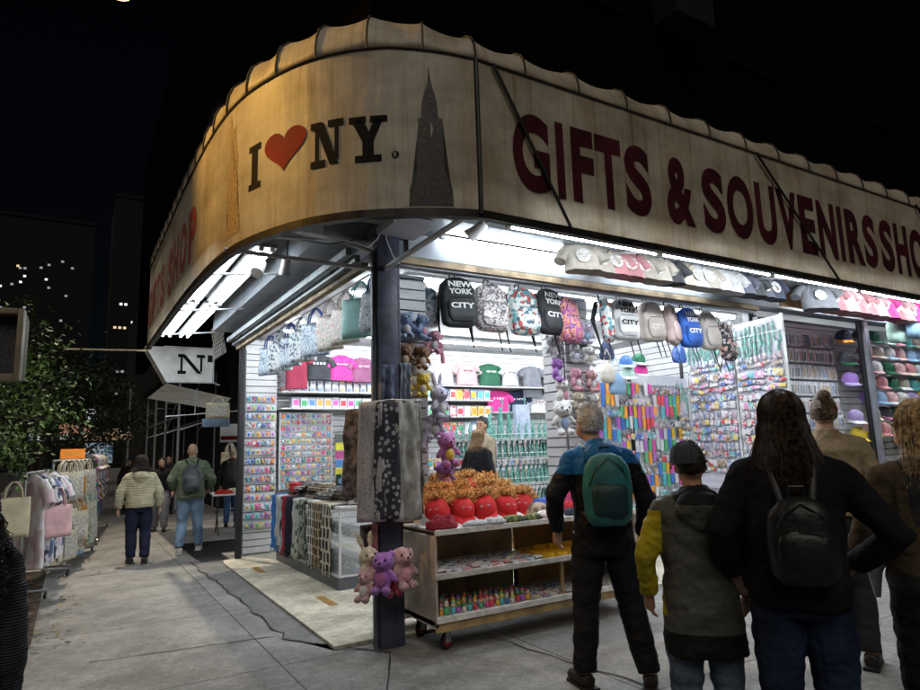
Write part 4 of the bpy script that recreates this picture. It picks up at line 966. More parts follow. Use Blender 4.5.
# ---------------- mixed rack in the middle of the right bay
t=thing('grid_rack','black-posted wire rack of bright toys and pendants behind the boy in the cap','display rack',(7.1,6.7,0))
for x in (-1.1,-.15,1.0): G().rbox(x-.02,x+.02,-.02,.02,0,2.75,.004).obj('post',m_black,t)
G().box(-1.1,1.0,.02,.03,.3,2.5).obj('back_panel',mat('pegboard_white',(.6,.62,.65),.5,.06),t)
for i in range(9): G().box(-1.1,1.0,-.0,.019,.42+i*.24,.43+i*.24).obj('bar',m_steel,t)
def pend_kit():
    t=thing('toy_pack','small bright packaged toy','toy pack'); G().rbox(-.028,.028,-.008,.004,-.17,0,.004).obj('pack',m_bright,t); G().rbox(-.03,.03,-.004,.004,0,.03,.002).obj('header_card',m_card,t); return Kit(t)
kp=pend_kit()
for ri in range(12):
    z=2.36-ri*.165
    base=[(.7,.5,.52),(.6,.5,.55)]
    for i in range(24):
        if (i*5+ri*3)%13==0: continue
        x=6.04+i*.086
        kk=kp if (ri+i//8)%3!=2 else K2
        kk.put((x,6.67,z),(0,R(random.uniform(-6,6)),0),'small bright toy or charm on the %s hook row of the black-posted rack'%names[ri],'toys on the black-posted rack',(1.15,1,.8+.25*((i*7+ri)%3)/2) if kk is kp else 1.9)
# bags and little caps at the head of that rack
def pouch(label,m,x,y,z,s=1.,rz=0):
    t=thing('drawstring_bag',label,'bag',(x,y,z),rz); t.scale=(s,)*3
    g=G(); pod(g,[(-.3+.26*i/10,0,0,*interp([(0,(.1,.05)),(.15,(.13,.06)),(.6,(.12,.05)),(1,(.05,.02))],i/10)) for i in range(11)],20,2.3,fold=.012,seed=x); g.obj('pouch',m,t,60)
    for s_ in (-1,1): G().tube([(s_*.04,0,-.05),(s_*.06,0,.05),(0,0,.16)],.006,5).obj('cord',m,t)
pouch('navy drawstring bag hanging left above the toy rack',cm('navy'),6.25,6.4,2.95); pouch('khaki drawstring bag above the toy rack',cm('sand'),6.15,6.3,2.62)
pouch('light blue bag at the top left of the toy rack',cm('lightblue'),6.3,6.3,2.5,1.1); pouch('dark blue sequinned bag hanging under the blue backpack',mat('sequin_blue',(.05,.12,.4),.3,.4,scale=60),7.6,6.3,2.98,1.1)
# caps
def cap_proto(brim_m=None):
    t=thing('baseball_cap','baseball cap','cap'); g=G()
    def dome(u,v):
        a=TAU*u; ph=v*PI/2; r=.095*math.cos(ph)**.75 if v<1 else 0; f=1.12 if math.sin(a)<0 else 1
        return (r*math.cos(a),r*math.sin(a)*f,.125*math.sin(ph)**.9)
    g.grid(dome,25,9)
    g.obj('crown',cm('white'),t,60)
    g=G()
    def brim(u,v):
        a=PI+PI*u; r=.095; x=r*math.cos(a)*(1-.05*v); y=r*math.sin(a)*1.12-v*.085*(math.sin(PI*u)**.6); z=.004-.018*v-.30*(x*x)/.095*1.0*(.3+.7*v)
        return (x,y,z)
    g.grid(brim,15,5); me=g.mesh('brim',[cm('white')],60); o=link('brim',me,t); md=o.modifiers.new('t','SOLIDIFY'); md.thickness=.005
    G().ell((0,0,.126),(.008,.008,.004),0,8).obj('button',cm('white'),t)
    G().rbox(-.035,.035,-.107,-.1,.03,.075,.004,M=TR(0,.01,.0,R(-14))).obj('badge',mat('badge_pale',(.7,.7,.68),.6),t)
    return Kit(t)
kcap=cap_proto()
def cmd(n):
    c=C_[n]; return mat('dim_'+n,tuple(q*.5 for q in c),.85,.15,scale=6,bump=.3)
def cap(x,y,z,rx,rz,c1,c2,label,group,s=1.,badge=None):
    o=kcap.put((x,y,z),(rx,0,rz),label,group,s)
    for c in o.children:
        if c.name.startswith('brim'): swap(c,{0:c2})
        elif not c.name.startswith('badge'): swap(c,{0:c1})
        elif badge: swap(c,{0:badge})
    return o
CN=list(C_)
rndc=random.Random(11)
capc=['charcoal','green','mint','mauve','teal','sand','palepink','rose','cream','white','palepink','lightblue','lightblue','sand','mauve','white','green','palepink','rose','white','navy','cream','rose','green','sand','teal','yellow','white','purple','lightblue','palepink','white','lilac','yellow','navy','cream']
i=0
for r_ in range(7):
    for c in range(7):
        z=2.98-r_*.235; x=10.25+c*.34+(r_%2)*.08
        a=capc[i%len(capc)]; b=capc[(i*5+3)%len(capc)] if i%3==0 else a
        cap(x,5.1,z,R(18),R(rndc.uniform(-25,10)),cm(a),cm(b),'%s cap in row %d from the top, column %d of the cap wall'%(a if a==b else a+' and '+b,r_+1,c+1),'caps on the wall behind the silver post',1.12); i+=1
for k,(a,b,z) in enumerate([('navy','orange',2.93),('charcoal','green',2.6),('purple','lilac',2.3),('lilac','white',1.75),('yellow','yellow',1.5)]):
    cap(9.72+.02*k,5.06,z,R(15),R(-20),cm(a),cm(b),'%s cap with %s brim on the narrow column left of the silver post'%(a,b),'caps left of the silver post',1.15)
for k,(a,b,x,z) in enumerate([('blue','mint',6.7,2.62),('mint','white',6.72,2.45),('hotpink','white',6.98,2.5),('green','white',6.95,2.66)]):
    cap(x,6.5,z,R(15),R(-20+k*9),cm(a),cm(b),'small %s cap with %s brim above the black-posted toy rack'%(a,b),'small caps above the toy rack')
# ---------------- wall of bagged accessories
t=thing('hook_wall','white slat wall rack with rows of hooks for bagged bracelets and spoons','display rack',(9.05,5.29,0))
for r_ in range(7): G().box(-.92,.62,-.05,-.03,3.02-r_*.235,3.03-r_*.235).obj('hook_bar',m_steel,t)
def pk():
    t=thing('bagged_accessory','clear-bagged accessory','accessory'); G().rbox(-.032,.032,-.004,.004,-.2,-.0,.002).obj('card',m_pale,t); G().rbox(-.014,.014,-.016,-.004,-.17,-.05,.006).obj('item',m_metalpc,t); G().rbox(-.036,.036,-.02,.008,-.21,.005,.004).obj('clear_bag',m_clear,t); return Kit(t)
kk=pk()
for r_ in range(9):
    for c in range(24):
        if (r_,c) in ((0,12),(0,13),(0,14)): continue
        kk.put((8.12+c*.068,5.2,3.0-r_*.235),(0,R(random.uniform(-4,4)),R(random.uniform(-35,25))),'clear-bagged accessory hanging in row %d from the top of the hook wall'%(r_+1),'bagged accessories on the hook wall')
t=thing('price_tag','yellow and red price sign in the middle of the bagged accessories','price tag',(8.98,5.1,1.98)); G().rbox(-.11,.11,-.006,.006,-.07,.07,.003).obj('card',mat('tag_red',(.65,.12,.03),.5),t); G().rbox(-.09,.09,-.01,-.006,-.05,.05,.002).obj('panel',mat('tag_yellow',(.8,.5,.03),.5),t); G().rbox(-.045,.045,-.0125,-.0105,-.02,.025,.0008).obj('print_patch',mat('tag_red'),t)
# ---------------- garments slung over the rods under the right awning
G_=[(c,4.12+i*.2) for i,c in enumerate(['sand','sand','rose','rose','sand','sand','charcoal','cream','white','sand','white','white','slate','charcoal','slate','navy'])]
adj=['first','second','third','fourth','fifth','sixth','seventh','eighth','ninth','tenth','eleventh','twelfth','thirteenth','fourteenth','fifteenth','sixteenth']
def drape(label,m,x,y,z,w=.44,L=.62,rz=0,group=None,tilt=50,pm=None,seed=0):
    t=thing('sweatshirt',label,'sweatshirt',(x,y,z),0,group); t.rotation_euler=(R(-tilt),0,rz); g=G(); shirt_geo(g,w,L,.055,.02,seed,True); g.obj('garment',m,t,60)
    g=G(); poly=[(.075*math.cos(TAU*i/18),.075*math.sin(TAU*i/18)) for i in range(18)]; polys_on(g,[(a,b-L*.55) for a,b in poly],[tuple(range(18))],lambda X,Z:(X,-.073,Z)); g.obj('print',pm or mat('print_offwhite',(.42,.41,.40),.7,.3,scale=60),t); return t
tag(G().tube([(3.95,4.5,3.46),(7.5,4.5,3.46)],.012,7).obj('hanging_rail',m_steel),'steel rod under the awning that carries the sweatshirts','rail')
for i,(c,x) in enumerate(G_):
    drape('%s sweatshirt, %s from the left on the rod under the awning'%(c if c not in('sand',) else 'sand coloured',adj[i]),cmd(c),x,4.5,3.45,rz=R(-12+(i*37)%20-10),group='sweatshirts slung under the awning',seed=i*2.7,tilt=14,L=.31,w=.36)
P2=[(c,7.95+i*.25,3.45,0) for i,c in enumerate(['grey','rose','palepink','rose','rose','palepink','hotpink','rose','palepink','hotpink','rose','palepink','rose'])]
cpink=cm('rose')
tag(G().tube([(7.7,4.45,3.46),(11.5,4.45,3.5)],.012,7).obj('hanging_rail',m_steel),'steel rod under the right end of the awning that carries pink sweatshirts','rail')
for i,(c,x,z,q) in enumerate(P2):
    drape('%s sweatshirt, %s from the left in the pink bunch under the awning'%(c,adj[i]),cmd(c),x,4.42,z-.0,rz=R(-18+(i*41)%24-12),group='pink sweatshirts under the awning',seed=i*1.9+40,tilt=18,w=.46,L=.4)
pouch('pale blue bag hanging below the awning at the right edge',cm('lightblue'),10.35,4.35,3.45,1.9); pouch('mint green bag hanging beside the pale blue one at the right edge',cm('mint'),10.1,4.5,3.3,1.6)
# ---------------- printed shopping bags in the left opening
m_trb=vivid('bag_blue_print',[(.55,.62,.66),(.12,.22,.42),(.7,.74,.76),(.3,.45,.6),(.65,.7,.72)],18,.5,'NOISE'); m_flb=vivid('bag_floral_print',[(.75,.7,.66),(.55,.35,.35),(.72,.7,.66),(.3,.35,.3),(.76,.72,.7)],24,.5,'NOISE')
def tote(label,m,loc,rz,w=.34,h=.4,handle=.22,lines=None,ink=None,mh=None,group=None,s=1.,printm=None,cat='tote bag'):
    t=thing('tote_bag',label,cat,loc,rz,group); t.scale=(s,)*3
    g=G(); pod(g,[(-handle-h+h*i/12,0,0,w/2*(1-.06*abs(i/12-.4)),(.05 if 0<i<12 else .02)*(1-.55*i/12)) for i in range(13)],28,3.2,fold=.012,seed=sum(loc)); g.obj('bag',m,t,60)
    for y in (-.018,.018): G().tube([(-w*.24,y,-handle-.01),(-w*.2,y,-handle*.45),(-.02,y*.6,0),(.02,y*.6,0),(w*.2,y,-handle*.45),(w*.24,y,-handle-.01)],.01,6).obj('handle',mh or m,t,60)
    if lines: textpart('lettering',lines,-w*.36,w*.36,-handle-h*.25,h*.16,-.06,ink,t,bold=.03)
    if printm: G().rbox(-w*.36,w*.36,-.058,-.05,-handle-h*.85,-handle-h*.2,.004).obj('print',printm,t)
    return t
LB=[(m_trb,5.35,None,'blue and white striped shopping bag with YORK lettering beside the corner post',['NEW','YORK'],m_inkw),(mat('bag_mint',(.3,.6,.58),.5,.1),5.75,None,'plain mint shopping bag with cut handles in the left opening',None,None),
 (m_flb,6.15,None,'cream floral shopping bag next to the mint one',None,None),(m_flb,6.6,None,'second cream floral shopping bag in the left opening',None,None),(m_trb,7.1,None,'pale blue printed shopping bag after the floral ones',None,None),
 (m_nypr,7.6,None,'skyline-print shopping bag with navy handles in the left opening',None,None),(m_trb,8.1,None,'blue-grey map-print shopping bag in the left opening',['NYC'],mat('navy_ink')),(m_nypr,8.6,None,'skyline-print shopping bag second from the far end of the opening',None,None),(m_trb,9.1,None,'blue-print shopping bag at the far end of the left opening',None,None)]
for i,(m,y,_,lab,ln,ik) in enumerate(LB):
    tote(lab,m,(2.36,y,3.17),R(-62+random.uniform(-8,8)),.44,.4,.16,ln,ik,mat('handle_navy',(.05,.1,.3),.7) if m is m_trb else None,'shopping bags hung along the left opening',1.)
tag(G().tube([(2.36,5.1,3.19),(2.36,9.7,3.19)],.008,6).obj('hanging_rail',m_steel),'long thin rail over the left opening that carries shopping bags','rail')
# ---------------- glass counter with scarves
ct=thing('glass_counter','glass display counter inside the left opening with folded scarves on top','counter',(2.86,8.15,.028))
G().rbox(-.3,.3,-1.25,1.25,0,.13,.006).obj('plinth',mat('counter_plinth',(.1,.11,.13),.4),ct)
for (a,b) in ((-.29,-1.24),(.27,-1.24),(-.29,1.22),(.27,1.22),(-.29,0)): G().box(a,a+.025,b,b+.025,.131,.86).obj('frame_post',m_wh,ct)
for z in (.131,.845): G().box(-.3,-.28,-1.21,1.21,z,z+.02).box(.28,.3,-1.21,1.21,z,z+.02).obj('frame_rail',m_wh,ct); G().box(-.262,.268,-1.24,-1.22,z,z+.02).obj('frame_rail',m_wh,ct)
m_glass=mat('display_glass',(.75,.82,.85),.06,.02,alpha=.22,spec=.8)
G().box(-.296,-.291,-1.2,-.01,.152,.844).box(-.296,-.291,.03,1.2,.152,.844).obj('glass_front',m_glass,ct); G().box(-.26,.265,-1.238,-1.233,.152,.844).obj('glass_end',m_glass,ct)
G().box(-.27,.28,-1.2,1.2,.5,.51).obj('glass_shelf',m_glass,ct); G().box(-.3,.3,-1.25,1.25,.866,.885).obj('counter_top',m_wh,ct)
m_fold=rand_mat('folded_cloth',[(.4,.42,.5),(.6,.6,.62),(.15,.17,.25),(.5,.45,.42),(.3,.25,.5),(.7,.7,.72)],.85,30,(.3,.3,.33))
def folded(w_,d_,h_,layers,m):
    g=G(); 
    for i in range(layers): z=h_*i; g.grid(lambda u,v:(0,0,0),2,2) if False else g.rbox(-w_/2+random.uniform(0,.01),w_/2-random.uniform(0,.015),-d_/2+random.uniform(0,.01),d_/2-random.uniform(0,.02),z,z+h_*.86,h_*.35)
    return g
t0=thing('folded_scarf','folded scarf','folded scarf'); folded(.24,.2,.022,2,m_fold).obj('cloth',m_fold,t0,50); G().rbox(-.03,.03,-.101,-.098,.005,.035,.001).obj('label_tag',mat('tag_white',(.75,.75,.75)),t0); kf=Kit(t0)
for i in range(12):
    for lv in range(5):
        kf.put((2.88+random.uniform(-.02,.02),7.02+i*.2,.18+.05*lv if lv<3 else .545+.05*(lv-3)),(0,0,R(90+random.uniform(-8,8))),'folded scarf behind the glass of the counter, stack %d from the near end'%(i+1),'folded scarves inside the counter')
m_greek=None
def pattern_mat(name,a=0,b_=0,kind='',s1=1,s2=None):
    """woven pattern from brick/wave/voronoi in UV-less object space"""
    if name in MATS: return MATS[name]
    m=bpy.data.materials.new(name); m.use_nodes=True; nt=m.node_tree; n=nt.nodes; l=nt.links; b=n['Principled BSDF']; b.inputs['Roughness'].default_value=.85
    tc=n.new('ShaderNodeTexCoord'); mp=n.new('ShaderNodeMapping'); l.new(tc.outputs['Object'],mp.inputs['Vector'])
    if kind=='key':
        # meander: two brick patterns multiplied
        sx=n.new('ShaderNodeSeparateXYZ'); l.new(mp.outputs['Vector'],sx.inputs[0]); cb=n.new('ShaderNodeCombineXYZ'); ad=n.new('ShaderNodeMath'); ad.operation='ADD'; l.new(sx.outputs['X'],ad.inputs[0]); l.new(sx.outputs['Y'],ad.inputs[1]); l.new(ad.outputs[0],cb.inputs['X']); l.new(sx.outputs['Z'],cb.inputs['Y'])
        k1=n.new('ShaderNodeTexBrick'); k1.inputs['Scale'].default_value=s1; k1.inputs['Brick Width'].default_value=.9; k1.inputs['Row Height'].default_value=.9; k1.inputs['Mortar Size'].default_value=.1; k1.offset=.5; l.new(cb.outputs[0],k1.inputs['Vector'])
        k2=n.new('ShaderNodeTexBrick'); k2.inputs['Scale'].default_value=s1*2; k2.inputs['Brick Width'].default_value=.9; k2.inputs['Row Height'].default_value=1.8; k2.inputs['Mortar Size'].default_value=.16; k2.offset=.25; l.new(cb.outputs[0],k2.inputs['Vector'])
        mn=n.new('ShaderNodeMath'); mn.operation='MAXIMUM'; l.new(k1.outputs['Fac'],mn.inputs[0]); l.new(k2.outputs['Fac'],mn.inputs[1]); f=mn.outputs[0]
    elif kind=='rose':
        v=n.new('ShaderNodeTexVoronoi'); v.inputs['Scale'].default_value=s1; v.feature='F1'; l.new(mp.outputs['Vector'],v.inputs['Vector']); w_=n.new('ShaderNodeMath'); w_.operation='MULTIPLY'; w_.inputs[1].default_value=8; l.new(v.outputs['Distance'],w_.inputs[0]); q=n.new('ShaderNodeMath'); q.operation='SINE'; l.new(w_.outputs[0],q.inputs[0]); f=q.outputs[0]
    else:
        v=n.new('ShaderNodeTexNoise'); v.inputs['Scale'].default_value=s1; v.inputs['Detail'].default_value=4; l.new(mp.outputs['Vector'],v.inputs['Vector']); f=v.outputs['Fac']
    r=n.new('ShaderNodeValToRGB'); r.color_ramp.elements[0].position=.45; r.color_ramp.elements[1].position=.52; r.color_ramp.elements[0].color=(*a,1); r.color_ramp.elements[1].color=(*b_,1); l.new(f,r.inputs['Fac']); l.new(r.outputs['Color'],b.inputs['Base Color']); MATS[name]=m; return m
def hanging_cloth(label,m,loc,rz,w=.24,h=.7,top=.1,folds=3,seed=0,cat='scarf',name='hanging_scarf',group=None,amp=.018,fringe=True,taper=.1,thick=.012,back=True,flare=0.):
    """a length of cloth over an edge: hangs down the -Y side"""
    t=thing(name,label,cat,loc,rz,group); g=G(); nx=19; nz=22
    def f(u,v):
        z=-h*v; x=(u-.5)*w*(1-taper*math.sin(PI*min(1,v*1.2))*.5+flare*v); y=-amp*(.3+v)*math.sin(TAU*folds*u+seed+1.2*v)-.012*noise.noise(Vector((u*4+seed,v*5,seed)))*2
        if v<.04: y+=.0; 
        return (x,y-.012,z-.012*abs(noise.noise(Vector((u*6,seed,0))))*(1 if v>.95 else 0))
    g.grid(f,nx,nz)
    if back:
        def fb(u,v): return ((u-.5)*w,-.012+top*v-.0,.004+.01*math.sin(PI*v))
        g.grid(fb,nx,6)
    me=g.mesh('cloth',[m],80); o=link('cloth',me,t); md=o.modifiers.new('t','SOLIDIFY'); md.thickness=thick
    if fringe:
        g=G()
        for i in range(14): 
            x,y,z=f((i+.5)/14,1); g.tube([(x,y,z),(x+random.uniform(-.006,.006),y,z-.05)],.0035,4)
        g.obj('fringe',m,t)
    return t
SC=[('bright blue scarf hanging at the far end of the counter',mat('scarf_blue',(.04,.2,.6),.8),9.32),('pale grey scarf next to the blue one',mat('scarf_pale',(.6,.6,.62),.8),9.1),('dark red scarf on the counter front',mat('scarf_red',(.32,.02,.05),.8),8.9),('black navy scarf beside the dark red one',mat('scarf_navy',(.015,.02,.04),.8),8.66),
 ('white and green rose-patterned scarf on the counter front',pattern_mat('scarf_rosewhite',(.5,.52,.45),(.06,.1,.08),'rose',9),8.3),('dark green patterned scarf on the counter front',pattern_mat('scarf_green',(.03,.06,.05),(.3,.32,.28),'noise',14),8.02),('black and white key-pattern scarf, farther one',pattern_mat('scarf_key',(.02,.02,.022),(.6,.6,.56),'key',9),7.76),
 ('camel and black key-pattern scarf on the counter front',pattern_mat('scarf_camel',(.03,.025,.02),(.45,.33,.2),'key',9),7.5),('black and cream key-pattern scarf nearest the corner post',pattern_mat('scarf_keycream',(.02,.02,.02),(.55,.5,.4),'key',7),7.2)]
for i,(lab,m,y) in enumerate(SC):
    hanging_cloth(lab,m,(2.535-.012*(i%2),y,.925),R(-90),.25 if i!=8 else .3,.72 if i not in(1,5) else .66,.45,2,i*1.7,group='scarves hung over the counter front')
kf2=Kit(dup(t0)) 
m_pile=rand_mat('piled_scarf',[(.35,.27,.18),(.5,.47,.42),(.05,.05,.06),(.3,.3,.32),(.2,.15,.1),(.6,.58,.55)],.85,26,(.1,.09,.08))
for c in kf2.r.children:
    if c.name.startswith('cloth'): swap(c,{0:m_pile})
for i in range(12):
    for lv in range(3+(i%2)):
        kf2.put((2.78+random.uniform(-.06,.06),7.05+i*.2,.93+.048*lv),(R(random.uniform(-4,4)),0,R(90+random.uniform(-18,18))),'folded patterned scarf on the counter top, pile %d from the corner post'%(i+1),'folded scarves on the counter top')
hanging_cloth('crumpled red scarf lying on top of the far pile',mat('scarf_bright_red',(.6,.05,.07),.8),(2.7,8.9,1.09),R(-70),.3,.1,.3,3,2,fringe=False)
for i,(c,lab) in enumerate([('orange','green and blue souvenir box standing on the near scarf pile'),('lightblue','small blue souvenir box standing on the near scarf pile'),('red','red souvenir box with a black emblem standing on the near scarf pile')]):
    t=thing('souvenir_box',lab,'box',(2.75,7.32-i*.17,1.08),R(-60)); G().rbox(-.065,.065,-.02,.02,0,.17,.004).obj('carton',cm(c if i else 'green'),t); G().ell((0,-.021,.09),(.03,.004,.035),0,10).obj('emblem',m_black if i==2 else cm('lightblue'),t)
# ---------------- cloths tied to the corner post
m_t1=pattern_mat('table_cloth_taupe',(.40,.37,.39),(.27,.25,.28),'rose',34); m_t2=pattern_mat('table_cloth_rose',(.03,.03,.045),(.36,.34,.35),'rose',19); m_t3=mat('table_cloth_grey',(.40,.39,.37),.8,.25,scale=9,bump=.3,bscale=60); m_t4=mat('table_cloth_brown',(.17,.14,.15),.85,.4,scale=20)
for lab,m,x,y,rz,w_,h_,se,z in [('brown patterned cloth at the left of the bunch on the corner post',m_t4,2.02,4.95,-60,.26,.7,1,1.86),('taupe patterned cloth hung on the corner post',m_t1,2.03,4.76,-22,.18,.92,2,1.9),('black cloth with pale roses hung on the corner post',m_t2,2.15,4.70,-10,.18,.9,3,1.9),('plain grey cloth with a pressed crease hung on the corner post',m_t3,2.325,4.705,6,.22,.95,4,1.92),('olive edged cloth folded behind the grey one on the post',mat('cloth_olive',(.14,.13,.09),.85,.4,scale=30),2.46,4.8,40,.14,.9,5,1.9)]:
    hanging_cloth(lab,m,(x,y,z),R(rz),w_,h_,.06,2,se,'table cloth','hanging_cloth','cloths hung on the corner post',.012,False,-.06,.016,flare=.22)
for i,(x,c) in enumerate([(2.03,'brown'),(2.09,'rose'),(2.15,'sand')]):
    hanging_cloth('%s scarf strip hanging low beneath the post cloths'%('brown' if c=='brown' else c),m_t4 if c=='brown' else cm(c),(x,4.86,.95),R(-20),.07,.5,.02,1,i,group='strips below the post cloths',fringe=False,back=False)
tag(G().tube([(1.95,4.78,1.9),(2.2,4.73,1.93),(2.5,4.78,1.93)],.008,6).obj('cloth_bar',m_steel),'thin bar tied to the corner post that carries the cloths','bar')
# denim-like bags above
hanging_cloth('grey-blue cloth strip tied to the corner post above the other cloths',mat('slate_blue_cloth',(.12,.15,.24),.85,.2),(2.2,4.8,2.22),R(-12),.13,.34,.02,2,5,'table cloth','hanging_cloth',fringe=False,back=False); hanging_cloth('pale grey cloth strip beside the corner post above the other cloths',mat('slate_grey_cloth',(.2,.23,.3),.85,.2),(2.38,4.84,2.25),R(10),.1,.36,.02,2,8,'table cloth','hanging_cloth',fringe=False,back=False)
# ---------------- the wheeled cart
cart=thing('display_cart','plywood shelf cart on castors in front of the shop, loaded with hats and toys','cart',(2.42,4.45,0))
m_ply=mat('cart_plywood',(.52,.38,.24),.7,.25,scale=4,bump=.15); m_ply2=mat('cart_end_board',(.55,.48,.41),.7,.2,scale=4,bump=.2); m_edge=mat('cart_white_edge',(.72,.7,.67),.6,.15,scale=12)
CL=2.15; CW=.62
def cb(name,x0,x1,y0,y1,z0,z1,m): return G().rbox(x0,x1,y0,y1,z0,z1,.003).obj(name,m,cart)
cb('end_board',0,.022,0,CW,.19,.86,m_ply2); cb('end_board',CL-.022,CL,0,CW,.19,.86,m_ply2)
cb('back_board',.023,1.15,CW-.02,CW,.26,.885,m_ply); cb('back_board',1.17,CL-.023,CW-.021,CW-.001,.26,.885,mat('cart_orange_ply',(.6,.32,.11),.6,.2,scale=4))
cb('base_board',.0,CL,0.02,CW,.2,.24,m_ply); cb('base_rail',.0,CL,-.0,.019,.155,.235,mat('pine_rail',(.5,.35,.17),.6,.2,scale=6))
for z,n_ in ((.245,'lower_shelf'),(.56,'middle_shelf'),(.885,'top_shelf')):
    cb(n_,.023,CL-.023,.0,CW-.022,z,z+.018,m_edge); cb('shelf_edge',.0,CL,-.02,-.001,z-.02,z+.022,m_edge)
cb('divider',1.15,1.172,.56,CW-.022,.264,.559,m_dark); cb('divider',1.25,1.272,.02,.05,.264,.54,mat('pine_rail'))
for i,(x,y) in enumerate(((.14,.1),(.14,.52),(2.0,.1),(2.0,.52))):
    w_=G().lathe([(.0,-.016),(.055,-.016),(.062,-.01),(.062,.01),(.055,.016),(0,.016)],20,M=TR(x,y,.062,PI/2,0,R(20))).obj('castor_wheel',m_black,cart,40)
    G().lathe([(.03,-.018),(.045,-.018),(.045,.018),(.03,.018)],20,M=TR(x,y,.062,PI/2,0,R(20))).obj('red_rim',mat('castor_red',(.3,.03,.02),.5),w_,40)
    G().box(-.03,.03,-.024,-.019,-.01,.085,M=TR(x,y,.062,0,0,R(20))).box(-.03,.03,.019,.024,-.01,.085,M=TR(x,y,.062,0,0,R(20))).box(-.03,.03,-.024,.024,.085,.092,M=TR(x,y,.062,0,0,R(20))).obj('castor_fork',m_steel,cart)
CX,CY=2.42,4.45
# toys on the lower shelf
def toy():
    t=thing('toy_figure','tiny painted toy figure','toy figure'); g=G(); g.lathe([(.012,0),(.018,.006),(.016,.03),(.008,.042)],8); g.tube([(-.02,-.006,.02),(-.014,0,.036),(.014,0,.036),(.022,-.006,.05)],.005,5); g.obj('torso',m_bright,t,50)
    G().ell((0,0,.056),(.018,.016,.016),0,8).obj('head',rand_mat('toy_head',[(.65,.4,.25),(.7,.6,.1),(.1,.3,.1),(.6,.1,.1),(.7,.5,.3)],.4),t,60); G().ell((0,.002,.074),(.013,.013,.009),0,8).obj('hat',m_bright,t,60); return Kit(t)
kt=toy()
for r_ in range(4):
    for i in range(17):
        kt.put((CX+.07+i*.052+random.uniform(-.008,.008),CY+.05+r_*.085,.264),(0,0,random.uniform(-1,1)),'tiny painted toy figure standing in row %d from the front of the bottom shelf'%(r_+1),'toy figures on the cart bottom shelf',random.uniform(.85,1.25))
def slab_kit(name,cat,w_,d_,h_,m):
    t=thing(name,cat,cat); G().rbox(-w_/2,w_/2,-d_/2,d_/2,0,h_,.003).obj('box',m,t); G().rbox(-w_*.4,w_*.4,-d_*.4,d_*.4,h_-.0005,h_+.001,.0005).obj('cover_print',m_card if m is not MATS.get('taxi_yellow_box') else m,t); return Kit(t)
kmg=slab_kit('boxed_magnet','boxed magnet',.075,.055,.014,rand_mat('blue_white_print',[(.15,.25,.5),(.65,.68,.75),(.3,.32,.4),(.6,.15,.18),(.12,.12,.2)],.4,60))
for r_ in range(6):
    for i in range(13):
        kmg.put((CX+.07+i*.079,CY+.05+r_*.07,.579+(.014 if (i*3+r_)%4==0 else 0)),(R(8),0,R(random.uniform(-8,8))),'small boxed magnet laid on the middle shelf, row %d from the front'%(r_+1),'boxed magnets on the cart middle shelf')
for r_ in range(5):
    for i in range(10):
        kmg.put((CX+1.0+i*.085,CY+.06+r_*.07,.266),(R(10),0,R(random.uniform(-8,8))),'small boxed magnet laid on the bottom shelf, row %d from the front'%(r_+1),'boxed magnets on the cart bottom shelf')
m_taxi=mat('taxi_yellow_box',(.75,.4,.015),.4,.15,scale=30)
kty=slab_kit('toy_taxi_box','boxed yellow taxi',.13,.06,.035,m_taxi)
for r_ in range(5):
    for i in range(6):
        kty.put((CX+1.12+i*.145,CY+.05+r_*.085,.579),(0,0,R(random.uniform(-14,14))),'yellow boxed toy taxi on the middle shelf, row %d from the front'%(r_+1),'yellow boxes on the cart middle shelf')
for i in range(3): kty.put((CX+1.2+i*.15,CY+.25,.616),(0,0,R(20-i*15)),'yellow boxed toy taxi lying on top of the other yellow boxes','top layer of yellow boxes')
# red caps with orange fur
m_redcap=mat('redcap_cloth',(.62,.02,.025),.8,.1); m_furo=mat('fur_orange',(.85,.45,.15),.9,.3,scale=30)
tr=thing('novelty_cap','red cap with orange hair','cap'); 
import copy
kc_root=kcap.r
for c in kc_root.children:
    d=c.copy(); d.data=c.data; COL.objects.link(d); d.parent=tr
    d.name=c.name.split('.')[0]
    for i in range(len(d.material_slots)): d.material_slots[i].link='OBJECT'; d.material_slots[i].material=m_redcap if not c.name.startswith('badge') else mat('badge_lilac',(.7,.66,.74),.6,.3,scale=90)
g=G(); rf=random.Random(3)
for i in range(560):
    a=rf.uniform(0,TAU); ph=rf.uniform(.25,1.5); 
    if math.sin(a)<.05: continue
    p=Vector((.09*math.cos(a)*math.cos(ph),.09*math.sin(a)*math.cos(ph)+.02,.11*math.sin(ph)+.01)); n_=p.normalized(); q=p+n_*.05+Vector((0,0,.015))+Vector((rf.uniform(-.03,.03),rf.uniform(-.04,.03),rf.uniform(-.03,.02))); e=q+Vector((rf.uniform(-.045,.045),rf.uniform(-.05,.03),rf.uniform(-.05,.02)))
    s_=n_.cross(Vector((rf.uniform(-1,1),rf.uniform(-1,1),rf.uniform(-1,1)))).normalized()*.004
    g.add([p-s_,p+s_,q+s_,e,q-s_],[(0,1,2,4),(2,3,4)])
g.obj('orange_hair',m_furo,tr)
kr=Kit(tr)
RC=[(2.66,4.72,.98,-25,1),(2.88,4.70,.98,10,1),(3.1,4.68,.98,-8,2),(3.33,4.71,.97,15,2),(3.54,4.74,.97,-12,1),(2.74,4.87,1.04,-10,2),(2.98,4.86,1.05,12,1),(3.22,4.87,1.05,-15,1),(3.46,4.89,1.02,20,1),(2.88,5.0,1.12,5,3),(3.14,5.02,1.12,-8,3),(3.38,5.02,1.09,18,3)]
